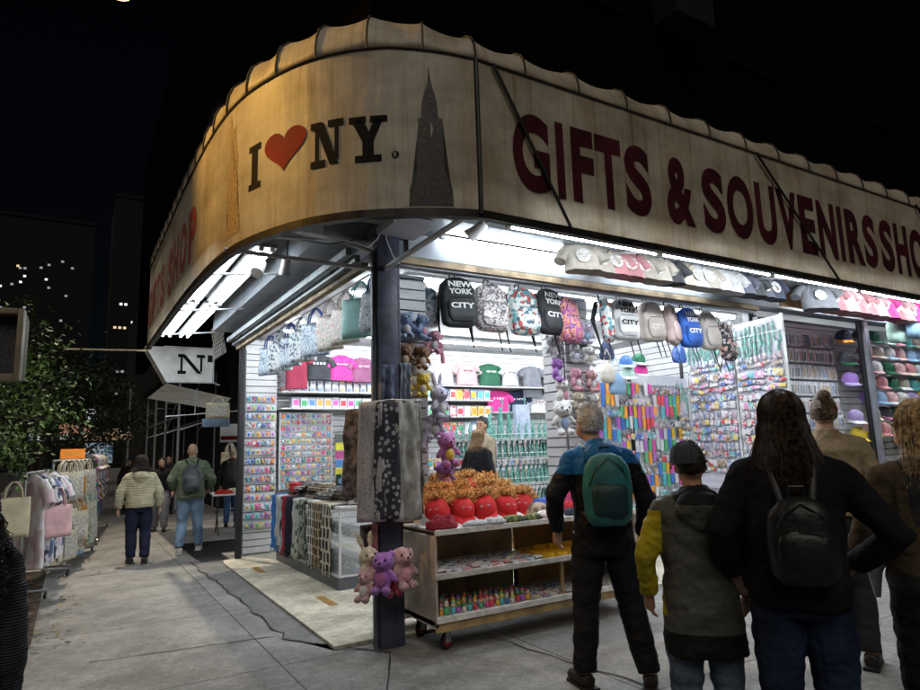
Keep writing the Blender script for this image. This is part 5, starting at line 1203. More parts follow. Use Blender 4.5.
for i,(x,y,z,rz,_) in enumerate(RC):
    kr.put((x,y+.1,z+.015),(R(24),R(random.uniform(-8,8)),R(rz-20)),'red novelty cap with orange hair, %s'%['front row first from left','front row second from left','front row third from left','front row fourth from left','front row last','middle row first from left','middle row second from left','middle row third from left','middle row last','back row first from left','back row second from left','back row last'][i],'red caps with orange hair on the cart',(1.15,1.25,.9))
t=thing('cap_stand','low sloped board under the pile of red caps','stand',(3.0,4.85,.904)); g=G(); g.prism([(-.0,0),(.38,0),(.38,.14)],-.46,.46,M=TR(0,-.2,0,0,0,PI/2)); g.obj('slope',m_white,t)
# knitted things lying in front
def heap(label,m,x,y,z,w_,d_,h_,seed,cat='knitted hat',name='knitted_hat',rz=0):
    t=thing(name,label,cat,(x,y,z),rz); g=G()
    def f(u,v):
        a=TAU*u; ph=PI/2*v; k=1+.22*noise.noise(Vector((math.cos(a)*2,math.sin(a)*2,seed)))
        r=math.cos(ph)**.5; zz=h_*math.sin(ph)*(1+.35*noise.noise(Vector((math.cos(a)*r*3,math.sin(a)*r*3,seed+5))))
        return (w_/2*k*r*math.cos(a),d_/2*k*r*math.sin(a),zz)
    g.grid(f,37,12); g.obj('cloth',m,t,80); 
    g=G(); g.tube([(w_*.48*math.cos(a),d_*.48*math.sin(a),.014) for a in [PI*1.1+PI*.8*i/12 for i in range(13)]],.014,6); g.obj('cuff',m,t,60); return t
T=.905
for a in [('dark red knitted hat at the left end of the cart top',mat('knit_red',(.28,.015,.03),.95,.2,scale=90,bump=.5),2.53,4.52,T,.26,.16,.07,1),('second dark red knitted hat behind the first',mat('knit_red'),2.6,4.62,T,.24,.16,.09,2),
 ('white knitted hat with flecks on the cart top',mat('knit_white',(.6,.6,.62),.95,.25,scale=90,bump=.5),2.83,4.49,T,.26,.1,.04,3),('second white knitted hat on the cart top',mat('knit_white'),3.0,4.49,T,.22,.12,.05,4),
 ('olive and black knitted hat on the cart top',pattern_mat('knit_olive',(.2,.23,.05),(.03,.035,.02),'noise',22),3.2,4.5,T,.24,.12,.05,5),('second olive and black knitted hat next to it',pattern_mat('knit_olive',0,0,''),3.4,4.5,T,.2,.11,.045,6),
 ('pink and white knitted hat toward the right of the cart',pattern_mat('knit_pink',(.65,.45,.5),(.7,.68,.68),'noise',25),3.62,4.53,T,.28,.15,.06,7),('navy knitted hat at the right of the cart top',mat('knit_navy',(.02,.025,.05),.95,.2,scale=90,bump=.5),3.92,4.53,T,.3,.15,.06,8),
 ('beige knitted hat with a dark figure behind the pink one',pattern_mat('knit_beige',(.45,.36,.25),(.15,.1,.08),'noise',14),3.62,4.72,T,.24,.18,.11,9),('teal knitted hat near the right end of the cart',mat('knit_teal',(.1,.4,.38),.95,.2,scale=90,bump=.5),4.2,4.75,T,.24,.18,.1,10),('blue plush-like hat behind the beige one',mat('knit_blue',(.06,.12,.5),.95,.2,scale=90,bump=.5),3.82,4.86,T,.26,.2,.13,11),('bright red knitted hat at the back right of the cart',mat('knit_bright',(.6,.03,.04),.95,.2,scale=90,bump=.5),4.0,4.7,T,.2,.14,.09,12),('hot pink knitted hat standing at the back of the cart',mat('knit_hotpink',(.75,.08,.25),.95,.2,scale=90,bump=.5),4.12,4.92,T,.2,.16,.2,13),('striped grey knitted hat at the far right of the cart',mat('knit_grey',(.35,.35,.38),.95,.3,scale=90,bump=.5),4.35,4.56,T,.24,.14,.06,14)]:
    heap(*a)
# ---------------- stock around the shop assistant
t=thing('low_shelf','low white shelf unit with mugs beside the shop assistants','shelf unit',(4.25,7.9,.03))
G().rbox(-.4,.5,-.15,.25,0,.06,.004).obj('plinth',m_dark,t)
for z in (.5,.85,1.2): G().rbox(-.4,.5,-.2,.25,z,z+.02,.003).obj('shelf_board',m_white,t)
for x in (-.4,.48): G().box(x,x+.02,-.2,.25,.061,1.2).obj('side',m_white,t)
kb3=box_kit(.1,.1,.12,rand_mat('mug_box',[(.75,.55,.05),(.7,.7,.72),(.25,.25,.27),(.72,.45,.5)],.5,20),'mug_box','mug box')
for z in (.55,.9,1.25):
    for r_ in (0,1): put_row(kb3,7,3.92,4.66,lambda x:(x,7.78+.14*r_,z),'boxed mug on the %s board of the low shelf unit by the assistants'%({.55:'lowest',.9:'middle',1.25:'top'}[z]),'boxed mugs by the assistants')
# ------------------------------------------------------------------ people
m_skin=mat('skin_light',(.50,.30,.22),.55,.08,scale=20); m_skin2=mat('skin_tan',(.40,.22,.14),.55,.08,scale=20)
JD=dict(hipL=(-.095,0,.93),kneeL=(-.105,.03,.5),ankL=(-.11,-.02,.085),hipR=(.095,0,.93),kneeR=(.105,.03,.5),ankR=(.11,-.02,.085),
        shL=(-.172,-.01,1.405),elL=(-.255,-.05,1.15),wrL=(-.265,.05,.91),shR=(.172,-.01,1.405),elR=(.255,-.05,1.15),wrR=(.265,.05,.91),head=(0,.02,1.635),
        footL=(-.13,.12,.03),footR=(.13,.12,.03))
def wrinkle(me,amp,fx_=7,fz=14,seed=0,zmask=None):
    me.update(); ns=[v.normal.copy() for v in me.vertices]
    for v,n_ in zip(me.vertices,ns):
        c=v.co; q=noise.noise(Vector((c.x*fx_+seed,c.y*fx_,c.z*fz)))+.6*(1-2*abs(noise.noise(Vector((c.x*fx_*1.9,c.y*fx_*1.9+seed,c.z*fz*1.3)))))*.6+.3*noise.noise(Vector((c.x*fx_*5,c.y*fx_*5+seed,c.z*fz*3)))
        v.co+=n_*amp*q
    return me
def finish(me,name,mats,parent,rule=None):
    for m in (mats if isinstance(mats,(list,tuple)) else [mats]): me.materials.append(m)
    if rule:
        for p in me.polygons: p.material_index=rule(p.center)
    return link(name,me,parent)
def hand(g,w_,e,side,near):
    """palm and five fingers at wrist w_, forearm direction from elbow e"""
    w_=Vector(w_); d=(w_-Vector(e)).normalized(); x=Vector((0,1,0)); x=(x-d*x.dot(d)).normalized(); n_=d.cross(x)*(1 if side<0 else -1)
    # x: across the palm towards the thumb (forward), n_: palm normal towards the body
    g.tube([w_-d*.02,w_+d*.03,w_+d*.085],[.024,.03,.031],10); g.tube([w_+d*.02+x*.012,w_+d*.085+x*.016],[.022,.02],8); g.tube([w_+d*.02-x*.012,w_+d*.085-x*.018],[.022,.018],8)
    r=.0095 if near else .011
    for i,(off,L) in enumerate(((.029,.066),(.010,.074),(-.009,.069),(-.028,.054))):
        p=w_+d*.085+x*off; b=d+n_*(.25+.08*i); b.normalize(); c=d+n_*(.9+.1*i); c.normalize()
        g.tube([p-d*.01,p+b*L*.5,p+b*L*.5+c*L*.5],[r,r*.95,r*.8],7)
    p=w_+d*.03+x*.03; g.tube([w_+d*.015+x*.012,p+x*.014+d*.012,p+x*.02+d*.05+n_*.012],[.013,.011,.009],7)
def person(label,loc,rz,H,skin,top,bottom,shoe,J=None,hem=.86,width=1.,near=True,toprule=None,botrule=None,amp=.010,group=None,hood=None,collar=True,headturn=0,leg=1.,headtilt=0,slv=1.,hemr=1.,lower='trousers'):
    t=thing('person',label,'person',loc,R(rz),group); s=H/1.75; t.scale=(s,s,s)
    j=dict(JD); j.update(J or {}); j={k:Vector(v) for k,v in j.items()}
    hd=j['head']; vx=.0075 if near else .013
    # body
    g=G(); nk=Vector((0,-.005,1.47))
    g.ell(hd+Vector((0,-.008,.01)),(.074,.094,.108),0,20); g.ell(hd+Vector((0,.035,-.05)),(.055,.058,.06),0,16); g.ell(hd+Vector((0,.083,-.025)),(.012,.02,.022),0,10,rot=(.5,0,0)); g.ell(hd+Vector((0,.082,-.072)),(.024,.012,.009),0,8)
    for sx in (-1,1): g.ell(hd+Vector((sx*.076,-.005,-.015)),(.01,.02,.032),0,8)
    if headturn or headtilt:
        q=Euler((R(headtilt),0,R(headturn))).to_matrix(); c0_=hd+Vector((0,-.01,-.08))
        g.v=[tuple(c0_+q@(Vector(p)-c0_)) for p in g.v]
    g.tube([nk-Vector((0,0,.05)),nk,hd+Vector((0,-.01,-.05))],[.07,.056,.052],14)
    pod(g,[(.86,0,0,.15,.10),(.95,0,0,.155,.105),(1.08,0,0,.13,.095),(1.25,0,0,.155,.105),(1.38,0,-.005,.17,.10),(1.45,0,-.01,.13,.07),(1.48,0,-.01,.07,.055)],20,2.3)
    for S in 'LR':
        g.tube([j['hip'+S],(j['hip'+S]+j['knee'+S])/2,j['knee'+S],j['knee'+S].lerp(j['ank'+S],.35),j['ank'+S]],[.085,.072,.052,.053,.036],12)
        g.tube([j['ank'+S],(j['ank'+S]+j['foot'+S])/2-Vector((0,0,.01)),j['foot'+S]],[.038,.036,.028],10)
        g.tube([j['sh'+S],(j['sh'+S]+j['el'+S])/2,j['el'+S],j['el'+S].lerp(j['wr'+S],.3),j['wr'+S]],[.052,.045,.036,.037,.024],12)
        hand(g,j['wr'+S],j['el'+S],-1 if S=='L' else 1,near)
    finish(remeshed(g,vx,2,.5),'body',skin,t)
    q=Euler((R(headtilt),0,R(headturn))).to_matrix(); c0_=hd+Vector((0,-.01,-.08))
    hm=lambda p:tuple(c0_+q@(hd+Vector(p)-c0_))
    for sx in (-1,1):
        G().ell(hm((sx*.031,.073,.005)),(.012,.009,.008),0,10).obj('eye',mat('eye_dark',(.03,.02,.02),.2),t,60)
        G().tube([hm((sx*.018,.083,.024)),hm((sx*.048,.072,.026))],.004,5).obj('eyebrow',mat('brow_dark',(.05,.035,.025),.9),t)
    G().tube([hm((-.022,.09,-.07)),hm((0,.094,-.072)),hm((.022,.09,-.07))],.0045,6).obj('lips',mat('lips',(.4,.13,.11),.5),t,60)
    # top
    g=G(); W=width
    pod(g,[(hem,0,0,.165*W*hemr,.125*W),(hem+.06,0,0,.17*W*hemr,.13*W),(1.08,0,0,.162*W,.125*W),(1.25,0,0,.178*W,.128*W),(1.38,0,-.005,.185*W,.118*W),(1.44,0,-.01,.15*W,.09*W),(1.475,0,-.01,.085,.07)],28,2.4)
    for S in 'LR':
        a,b,c=j['sh'+S],j['el'+S],j['wr'+S]
        k=slv*W; g.tube([Vector((a.x*.35,a.y,1.45)),Vector((a.x*.75,a.y,1.425)),a.lerp(b,.0),a.lerp(b,.15),(a+b)/2,b,b.lerp(c,.3),b.lerp(c,.93)],[.055,.056,.060*k,.066*k,.062*k,.056*k,.054*k,.042*k],16)
    if collar: g.tube([(0,-.02,1.44),(0,-.01,1.52)],[.09,.072],16)
    if hood:
        if hood=='down':
            g.ell((0,-.115*W,1.42),(.125,.07,.085),0,16); g.ell((0,-.06,1.47),(.11,.075,.05),0,16); g.ell((0,-.125*W,1.37),(.075,.04,.07),0,14)
    me=wrinkle(remeshed(g,vx*1.15,4,.5),amp,7,12,H*7+loc[0]); finish(me,'jacket',top,t,toprule)
    # trousers
    g=G(); pod(g,[(.82,0,0,.15,.11),(.9,0,0,.165,.118),(1.0,0,0,.15,.108)],20,2.4)
    for S in 'LR':
        a,b,c=j['hip'+S],j['knee'+S],j['ank'+S]; g.tube([a,(a+b)/2,b,b.lerp(c,.4),b.lerp(c,.97)],[.1,.09*leg,.071*leg,.068*leg,.06*leg],14)
    me=wrinkle(remeshed(g,vx*1.15,3,.5),amp*.8,9,16,H*3); finish(me,lower,bottom,t,botrule)
    for S in 'LR':
        g=G(); a=j['ank'+S]; f=j['foot'+S]; d=(f-a); d.z=0; d.normalize(); z0=f.z-.03
        g.tube([Vector((a.x,a.y,z0+.05))-d*.05,Vector((a.x,a.y,z0+.055))+d*.03,Vector((f.x,f.y,z0+.042)),Vector((f.x,f.y,z0+.036))+d*.04],[.042,.047,.045,.03],12); g.tube([a,Vector((a.x,a.y,z0+.06))],[.045,.05],10)
        g.v=[(x,y,max(z,z0)) for x,y,z in g.v]
        o=finish(remeshed(g,.009,2,.5),'shoe',shoe,t)
        G().box(-.045,.045,-.09,.16,z0-.0,z0+.022,M=TR(a.x,a.y,0,0,0,math.atan2(-d.x,d.y))).obj('sole',mat('sole_pale',(.5,.5,.48),.7) if shoe.name.startswith('shoe_white') else m_black,o)
    return t,j,hm,hd,c0_,q
def hair(t,hm,style,m,n_=300,L=.3,seed=1,hd=None):
    """shell plus strands; hm maps head-local offsets to thing space"""
    rn=random.Random(seed); g=G()
    if style=='cap': return
    base=G(); base.ell((0,-.016,.02),((.079,.098,.104) if style=='short' else (.083,.1,.108)),0,20)
    base.v=[p for p in base.v]
    # keep the face free: squash the front of the shell
    V=[]
    for x,y,z in base.v:
        if y>.035 and z<.055: y=.03; x*=.93
        if z<-.055 and style in('short','bun'): z=-.055
        V.append((x,y,z))
    g2=G(); g2.add(V,base.f)
    if style=='bun': g2.ell((0,-.08,.118),(.045,.045,.04),0,12)
    if style in('long','curly'): pod(g2,[(-L*.72,0,-.06,.05,.02),(-L*.4,0,-.065,.08,.04),(-.06,0,-.05,.095,.06),(.03,0,-.02,.08,.08)],18,2)
    me=remeshed(g2,.011,2,.5)
    for v in me.vertices: v.co=Vector(hm(v.co))
    wrinkle(me,.005,40,14,seed); finish(me,'hair',m,t)
    for i in range(n_):
        a=rn.uniform(0,TAU); 
        if style=='short':
            ph=rn.uniform(-.55,1.45); 
            if math.sin(a)>.25 and ph<.55: continue
            p=Vector((.082*math.cos(a)*math.cos(ph),.1*math.sin(a)*math.cos(ph)-.016,.11*math.sin(ph)+.02)); d=(p.normalized()+Vector((rn.uniform(-.6,.6),rn.uniform(-.6,.6),rn.uniform(-.9,.2)))).normalized()*rn.uniform(.008,.017); pts=[p,p+d*.6,p+d]; rr=[.0022,.0018,.0006]
        elif style=='bun':
            p=Vector((.083*math.cos(a),.1*math.sin(a)-.016,.03)); k=rn.uniform(0,1)
            if math.sin(a)>.3: p.z=.09
            pts=[p,p.lerp(Vector((0,-.1,.06)),.5)*1.06+Vector((0,0,.02)),Vector((rn.uniform(-.03,.03),-.12,.06+rn.uniform(-.04,.04)))]; rr=[.003,.003,.002]
        else:
            top=Vector((rn.uniform(-.015,.015),rn.uniform(-.03,.04),.134)); 
            if math.sin(a)>.45: a=-a
            w_=rn.uniform(.92,1.12); p1=Vector((.088*math.cos(a)*w_,.1*math.sin(a)*w_-.02,.03+.05*rn.random())); dn=L*rn.uniform(.55,1.08)
            p2=Vector((p1.x*1.12,min(p1.y,.0)*1.05-.01,-.06)); p3=Vector((p1.x*rn.uniform(.8,1.6)+.012*math.sin(i),min(p1.y,-.02)-.035-rn.uniform(0,.03),-.06-dn*.5)); p4=Vector((p1.x*rn.uniform(.6,1.8)+.015*math.sin(i*1.7),min(p1.y,-.03)-.03-rn.uniform(0,.04),-dn))
            pts=[top,Vector((p1.x*.5,p1.y*.5-.008,.122)),Vector((p1.x*.8,p1.y*.8-.004,.094)),Vector((p1.x*.97,p1.y*.97,.05)),Vector((p1.x,p1.y,.0)),p2,p3,p4]
            pts=[Vector(q_) for q_ in catmull3(pts,4 if style=='long' else 8)]
            if style=='curly':
                for k,q_ in enumerate(pts):
                    if k>4: q_.x+=.012*math.sin(k*1.6+i); q_.y+=.012*math.cos(k*1.6+i)
            rr=[lerp(.0022,.0007,k/(len(pts)-1))*(1.6 if style=='curly' else 1) for k in range(len(pts))]
        g.tube([hm(p) for p in pts],rr,4)
    g.obj('hair_strands',m,t,60)
def catmull3(P,n):
    out=[];P=[2*P[0]-P[1]]+P+[2*P[-1]-P[-2]]
    for i in range(1,len(P)-2):
        a,b,c,d=P[i-1:i+3]
        for k in range(n):
            t=k/n; out.append(.5*((2*b)+(c-a)*t+(2*a-5*b+4*c-d)*t*t+(3*b-a-3*c+d)*t**3))
    out.append(P[-2]); return out
def pack(label,t,mats,w_=.15,h_=.42,d_=.085,z0=1.0,y0=-.2,strap=True,flap=True,s=None,seed=0):
    """backpack worn on the back: a thing of its own, placed in world space from the wearer"""
    o=thing('worn_backpack',label,'backpack',t.location,t.rotation_euler.z); o.scale=t.scale
    g=G(); pod(g,[(z0+h_*i/16,0,y0,*[a*b for a,b in zip(interp([(0,(.65,.7)),(.1,(.92,1.)),(.5,(1,1)),(.8,(.9,.8)),(.95,(.6,.5)),(1,(.25,.25))],i/16),(w_,d_))]) for i in range(17)],28,2.5,fold=.012,seed=seed); g.obj('body',mats[0],o,60)
    g=G(); pod(g,[(z0+.04+h_*.5*i/8,0,y0-d_*.75,w_*.72*(1-.3*abs(i/4-1)**4),d_*.45*(1-.6*abs(i/4-1)**4)) for i in range(9)],20,2.8,fold=.008,seed=seed+2); g.obj('front_pocket',mats[1] if len(mats)>1 else mats[0],o,60)
    G().tube([(-w_*.8,y0-d_*.6,z0+h_*.55),(-w_*.5,y0-d_*.9,z0+h_*.8),(0,y0-d_*.75,z0+h_*.93),(w_*.5,y0-d_*.9,z0+h_*.8),(w_*.8,y0-d_*.6,z0+h_*.55)],.004,5).obj('zip',m_black,o)
    G().tube([(-.03,y0+.03,z0+h_-.01),(-.025,y0+.02,z0+h_+.04),(.025,y0+.02,z0+h_+.04),(.03,y0+.03,z0+h_-.01)],.007,6).obj('top_handle',m_black,o)
    for sx in (-1,1): G().tube([(sx*.06,y0+.05,z0+h_-.02),(sx*.09,-.1,1.47),(sx*.11,.03,1.49),(sx*.12,.125,1.38),(sx*.13,.13,1.2),(sx*.16,.03,z0+.08),(sx*.12,y0+.05,z0+.05)],.016,6).obj('strap',m_black,o,60)
    return o
def cloth(n,c=(.1,.1,.1),**k): k.setdefault('spec',.12); return mat('wear_'+n,c,k.pop('rough',.75),k.pop('var',.14),scale=5,bump=.25+k.pop('bump',.12),bscale=k.pop('bscale',24),**k)
def quilt(n,c,s_=30):
    m=cloth(n,c,spec=.15); nt=m.node_tree; nn=nt.nodes; w_=nn.new('ShaderNodeTexWave'); w_.wave_type='BANDS'; w_.bands_direction='Z'; w_.inputs['Scale'].default_value=s_/6; w_.inputs['Distortion'].default_value=1.5
    tc=[x for x in nn if x.type=='TEX_COORD'][0]; nt.links.new(tc.outputs['Object'],w_.inputs['Vector']); bp=[x for x in nn if x.type=='BUMP'][0]; bp.inputs['Strength'].default_value=.6; bp.inputs['Distance'].default_value=.009; nt.links.new(w_.outputs['Fac'],bp.inputs['Height']); return m
s_blk=mat('shoe_black',(.02,.02,.02),.5); s_wht=mat('shoe_white',(.55,.55,.55),.6); s_brn=mat('shoe_brown',(.03,.022,.02),.6)
# 1 grey-haired man
def r_man(c): 
    if c.z>1.335+.03*math.sin(c.x*9) or (abs(c.x)<.12 and c.z>1.3 and c.y<-.12): return 1
    return 0
t,j,hm,hd,*_=person('grey-haired man in a blue and black jacket and teal backpack, seen from behind',(3.05,3.27,0),-31,1.79,m_skin,[cloth('black_shell',(.010,.011,.016),rough=.5,bump=.2),cloth('royal_blue',(.015,.12,.34),rough=.5,bump=.2)],cloth('black_trousers',(.012,.013,.018),rough=.6),s_brn,
  J=dict(head=(-.045,.05,1.63),kneeL=(-.13,.02,.5),ankL=(-.17,-.03,.085),footL=(-.22,.1,.03),kneeR=(.15,.0,.5),ankR=(.22,-.08,.085),footR=(.26,.06,.03),elL=(-.30,.0,1.16),wrL=(-.28,.12,.93),elR=(.29,-.02,1.14),wrR=(.27,.08,.88)),hem=.80,width=1.1,toprule=r_man,hood='down',headturn=28,headtilt=6,leg=1.18,amp=.011)
hair(t,hm,'short',mat('hair_grey',(.6,.6,.63),.7,.12,scale=20),1500,seed=2)
G().tube([hm((-.05,.092,.008)),hm((-.078,.06,.008)),hm((-.08,.0,.008))],.0025,5).tube([hm((.05,.092,.008)),hm((.078,.06,.008)),hm((.08,.0,.008))],.0025,5).obj('glasses',m_black,t)
pack('teal rounded backpack worn by the grey-haired man',t,[mat('pack_teal',(.015,.14,.15),.55,.2,scale=4,bump=.15),mat('pack_teal_dark',(.006,.035,.04),.55,.2)],.155,.44,.09,1.0,-.21,seed=3)
# 2 person in grey cap
def r_boy(c):
    if c.x<-.195 and .86<c.z<1.4: return 1
    if c.z<.78 or (c.z>1.44 and abs(c.x)<.12): return 2
    return 0
t,j,hm,hd,*_=person('child in grey baseball cap and long grey raincoat with one yellow sleeve, from behind',(2.56,2.11,0),-38,1.52,m_skin2,[cloth('coat_grey',(.085,.088,.078),rough=.55,bump=.15),cloth('coat_yellow',(.42,.34,.02),rough=.55,bump=.15),cloth('coat_black',(.012,.013,.014))],cloth('washed_jeans',(.13,.17,.23),var=.3),s_blk,
  J=dict(elL=(-.28,.0,1.16),wrL=(-.26,.1,.93),elR=(.27,.0,1.15),wrR=(.26,.1,.92),ankR=(.13,-.05,.085)),hem=.66,width=1.14,toprule=r_boy,hood='down',headturn=5,leg=1.15,amp=.013,slv=.9,hemr=1.08)
hair(t,hm,'short',mat('hair_dark',(.02,.016,.013),.6,.3,scale=60),160,seed=4)
m_cap=cloth('cap_grey',(.055,.065,.085),rough=.85)
c=thing('baseball_cap','grey baseball cap worn by the child in the raincoat','cap',(2.55,2.12,0),R(-38)); c.scale=t.scale
g=G()
def dome(u,v):
    a=TAU*u; ph=v*PI/2; r=math.cos(ph)**.7 if v<1 else 0; return hm((.09*r*math.cos(a),.108*r*math.sin(a)-.012,.015+.115*math.sin(ph)+.012*math.sin(6*a)*0))
g.grid(dome,37,12); g.obj('crown',m_cap,c,60)
G().tube([hm((.0905*math.cos(a),.1085*math.sin(a)-.012,.016)) for a in [TAU*i/36 for i in range(37)]],.004,5).obj('sweat_band',m_cap,c)
for k in range(6):
    a0=TAU*k/6+.5; G().tube([hm((.0915*(math.cos(p)**.7 if p<1.56 else 0)*math.cos(a0),.1095*(math.cos(p)**.7 if p<1.56 else 0)*math.sin(a0)-.012,.017+.115*math.sin(p))) for p in [i*.195 for i in range(8)]+[1.57]],.0016,4).obj('seam',mat('cap_seam',(.03,.032,.036),.9),c)
g=G(); g.grid(lambda u,v:hm((.085*math.cos(PI*u)*(1-.08*v),.09*math.sin(PI*u)+.075*v*math.sin(PI*u)**.6,.02-.02*v-.02*math.cos(PI*u)**2)),17,4); g.obj('brim',m_cap,c,60)
G().ell(hm((0,-.012,.131)),(.009,.009,.005),0,10).obj('button',m_cap,c,60)
# 3 woman, long hair, elbows out
t,j,hm,hd,*_=person('woman with long dark hair, black coat and dark jeans, elbows out, from behind',(2.655,1.68,0),-50,1.73,m_skin,cloth('coat_black_soft',(.010,.010,.012),rough=.9,bump=.25),cloth('dark_jeans',(.018,.028,.06),var=.3),s_blk,
  J=dict(elL=(-.30,-.02,1.16),wrL=(-.25,.14,.95),elR=(.38,-.04,1.14),wrR=(.23,.12,1.0),shR=(.178,-.01,1.40)),hem=.86,width=1.14,toprule=None,headturn=-8,headtilt=6,leg=1.15,amp=.009,hemr=1.0,slv=.95)
hair(t,hm,'long',mat('hair_brown_dark',(.05,.033,.022),.45,.5,scale=50),2600,.40,seed=6)
pack('black slouchy backpack worn by the long-haired woman',t,[mat('pack_black',(.009,.009,.010),.45,.3,scale=6,bump=.3)],.135,.34,.07,.98,-.2,seed=9)
# 4 blonde woman at right edge
def r_bl(c): return 1 if (c.z>1.2 and abs(abs(c.x)-.1)<.03) or c.z<1.0 else 0
t,j,hm,hd,*_=person('blonde woman in an olive-brown coat at the right edge, turned towards the shop',(3.2,1.40,0),-38,1.68,m_skin,[cloth('coat_olive',(.06,.045,.028),rough=.9,bump=.3),m_strap],cloth('black_leggings',(.012,.012,.014)),s_blk,
  J=dict(elL=(-.27,.03,1.13),wrL=(-.2,.24,1.02),elR=(.27,.0,1.14),wrR=(.2,.2,1.0)),hem=.9,width=1.12,toprule=r_bl,headturn=22,headtilt=4)
hair(t,hm,'long',mat('hair_blonde',(.44,.32,.17),.45,.4,scale=50),2000,.26,seed=8)
b=thing('bouquet','small white and pink flower bunch held at the right edge','flowers',(3.14,1.62,.98))
G().lathe([(.012,-.16),(.03,-.05),(.075,.03),(.0,.03)],14).obj('wrapper',mat('wrap_white',(.6,.58,.6),.6),b,40)
rb=random.Random(2)
for i in range(22):
    a=rb.uniform(0,TAU); r=.07*rb.random()**.5; G().ell((r*math.cos(a),r*math.sin(a),.05+.03*rb.random()),(.022,.022,.018),0,8).obj('blossom',mat('petal_pink',(.7,.4,.48),.7) if i%3 else mat('petal_white',(.72,.7,.7),.7),b,60)
# 5 woman in tan jacket
t,j,hm,hd,*_=person('woman with a bun in a tan jacket browsing the accessory wall, from behind',(4.62,2.60,0),-62,1.82,m_skin,cloth('jacket_tan',(.32,.24,.15),bump=.2),cloth('dark_trousers',(.03,.03,.035)),s_blk,hem=.95,width=1.12,headturn=10)
hair(t,hm,'bun',mat('hair_ash',(.20,.14,.09),.5,.4,scale=50),420,seed=12)
# 6 left edge woman
t,j,hm,hd,*_=person('woman with dark curly hair and a ribbed charcoal sweater at the left edge, from behind',(-.285,2.47,0),8,1.56,m_skin2,quilt('ribbed_charcoal',(.05,.054,.062),190),cloth('grey_blue_trousers',(.1,.11,.13)),s_blk,
  J=dict(shR=(.14,-.01,1.39),elR=(.175,-.02,1.14),wrR=(.18,.04,.9),shL=(-.14,-.01,1.39)),hem=.8,width=.92,headturn=0)
hair(t,hm,'curly',mat('hair_black',(.012,.010,.009),.5,.4,scale=50),1900,.36,seed=14)
# 7.. the street people
t,j,hm,hd,*_=person('woman in a cream quilted hooded jacket and navy trousers walking away',(0.9,10.68,0),-2,1.53,m_skin,quilt('quilt_cream',(.44,.41,.29),62),cloth('navy_trousers',(.016,.02,.045)),s_blk,
  J=dict(elL=(-.30,-.02,1.14),wrL=(-.31,.03,.88),elR=(.3,-.02,1.14),wrR=(.31,.03,.88),ankL=(-.1,.0,.085),ankR=(.1,-.1,.085)),hem=.9,width=1.28,hood='down',leg=1.25,headturn=0,near=False)
hair(t,hm,'curly',mat('hair_brown',(.04,.025,.02),.5,.4,scale=50),420,.13,seed=15)
t,j,hm,hd,*_=person('bald man in a green quilted jacket and light blue jeans walking away',(1.68,11.2,0),-8,1.70,m_skin,quilt('quilt_green',(.15,.19,.13),62),cloth('light_jeans',(.24,.36,.52),var=.25),s_wht,
  J=dict(elL=(-.31,.0,1.16),wrL=(-.25,.15,1.0),elR=(.32,.0,1.15),wrR=(.28,.14,1.0),kneeL=(-.12,.06,.5),ankL=(-.15,-.08,.085),kneeR=(.11,.06,.51),ankR=(.14,.16,.085),footL=(-.16,.04,.03),footR=(.16,.28,.03)),hem=.86,width=1.28,leg=1.15,near=False,headtilt=8)
pack('charcoal grey backpack worn by the bald man in green',t,[mat('pack_grey',(.075,.085,.1),.6,.3,scale=6,bump=.2)],.15,.44,.09,.98,-.21,seed=4)
t,j,hm,hd,*_=person('woman with long black hair, black top and wide grey trousers walking towards the camera',(1.62,14.7,0),168,1.47,m_skin,cloth('black_knit',(.012,.012,.014)),cloth('wide_grey_trousers',(.16,.16,.18)),s_blk,hem=.95,width=1.02,leg=1.35,near=False,J=dict(ankL=(-.12,.18,.085),footL=(-.13,.3,.03),kneeL=(-.11,.14,.5)))
hair(t,hm,'long',mat('hair_jet',(.008,.007,.007),.4,.3,scale=50),260,.42,seed=17)
t,j,hm,hd,*_=person('man in a beige beanie, dark jacket and jeans beside the folding table',(2.95,14.3,0),-20,1.62,m_skin,cloth('dark_green_jacket',(.03,.04,.035)),cloth('blue_jeans',(.06,.12,.24)),s_blk,hem=.85,width=1.2,near=False)
hair(t,hm,'short',mat('beanie_beige',(.38,.33,.25),.9,.2),260,seed=18)
pack('dark backpack worn by the man in the beige beanie',t,[mat('pack_dark',(.03,.035,.04),.6)],.15,.42,.08,1.0,-.2)
for i,(x,y,rz,H,lab,c) in enumerate([(2.2,18.5,170,1.5,'man with a fair beard coming along the far pavement in a dark coat',(.02,.02,.022)),(1.35,19.5,175,1.45,'woman in a dark coat far behind the black-haired one',(.03,.02,.02)),(2.9,21,10,1.5,'figure in a navy jacket far down the pavement',(.015,.02,.04)),(1.9,23,170,1.5,'figure in a brown coat far down the pavement',(.07,.045,.03))]):
    t,j,hm,hd,*_=person(lab,(x,y,0),rz,H,m_skin,cloth('far_coat%s'%'abcd'[i],c),cloth('far_trousers',(.02,.02,.025)),s_blk,near=False,width=1.2)
    hair(t,hm,'short',mat('hair_black'),120,seed=20+i)
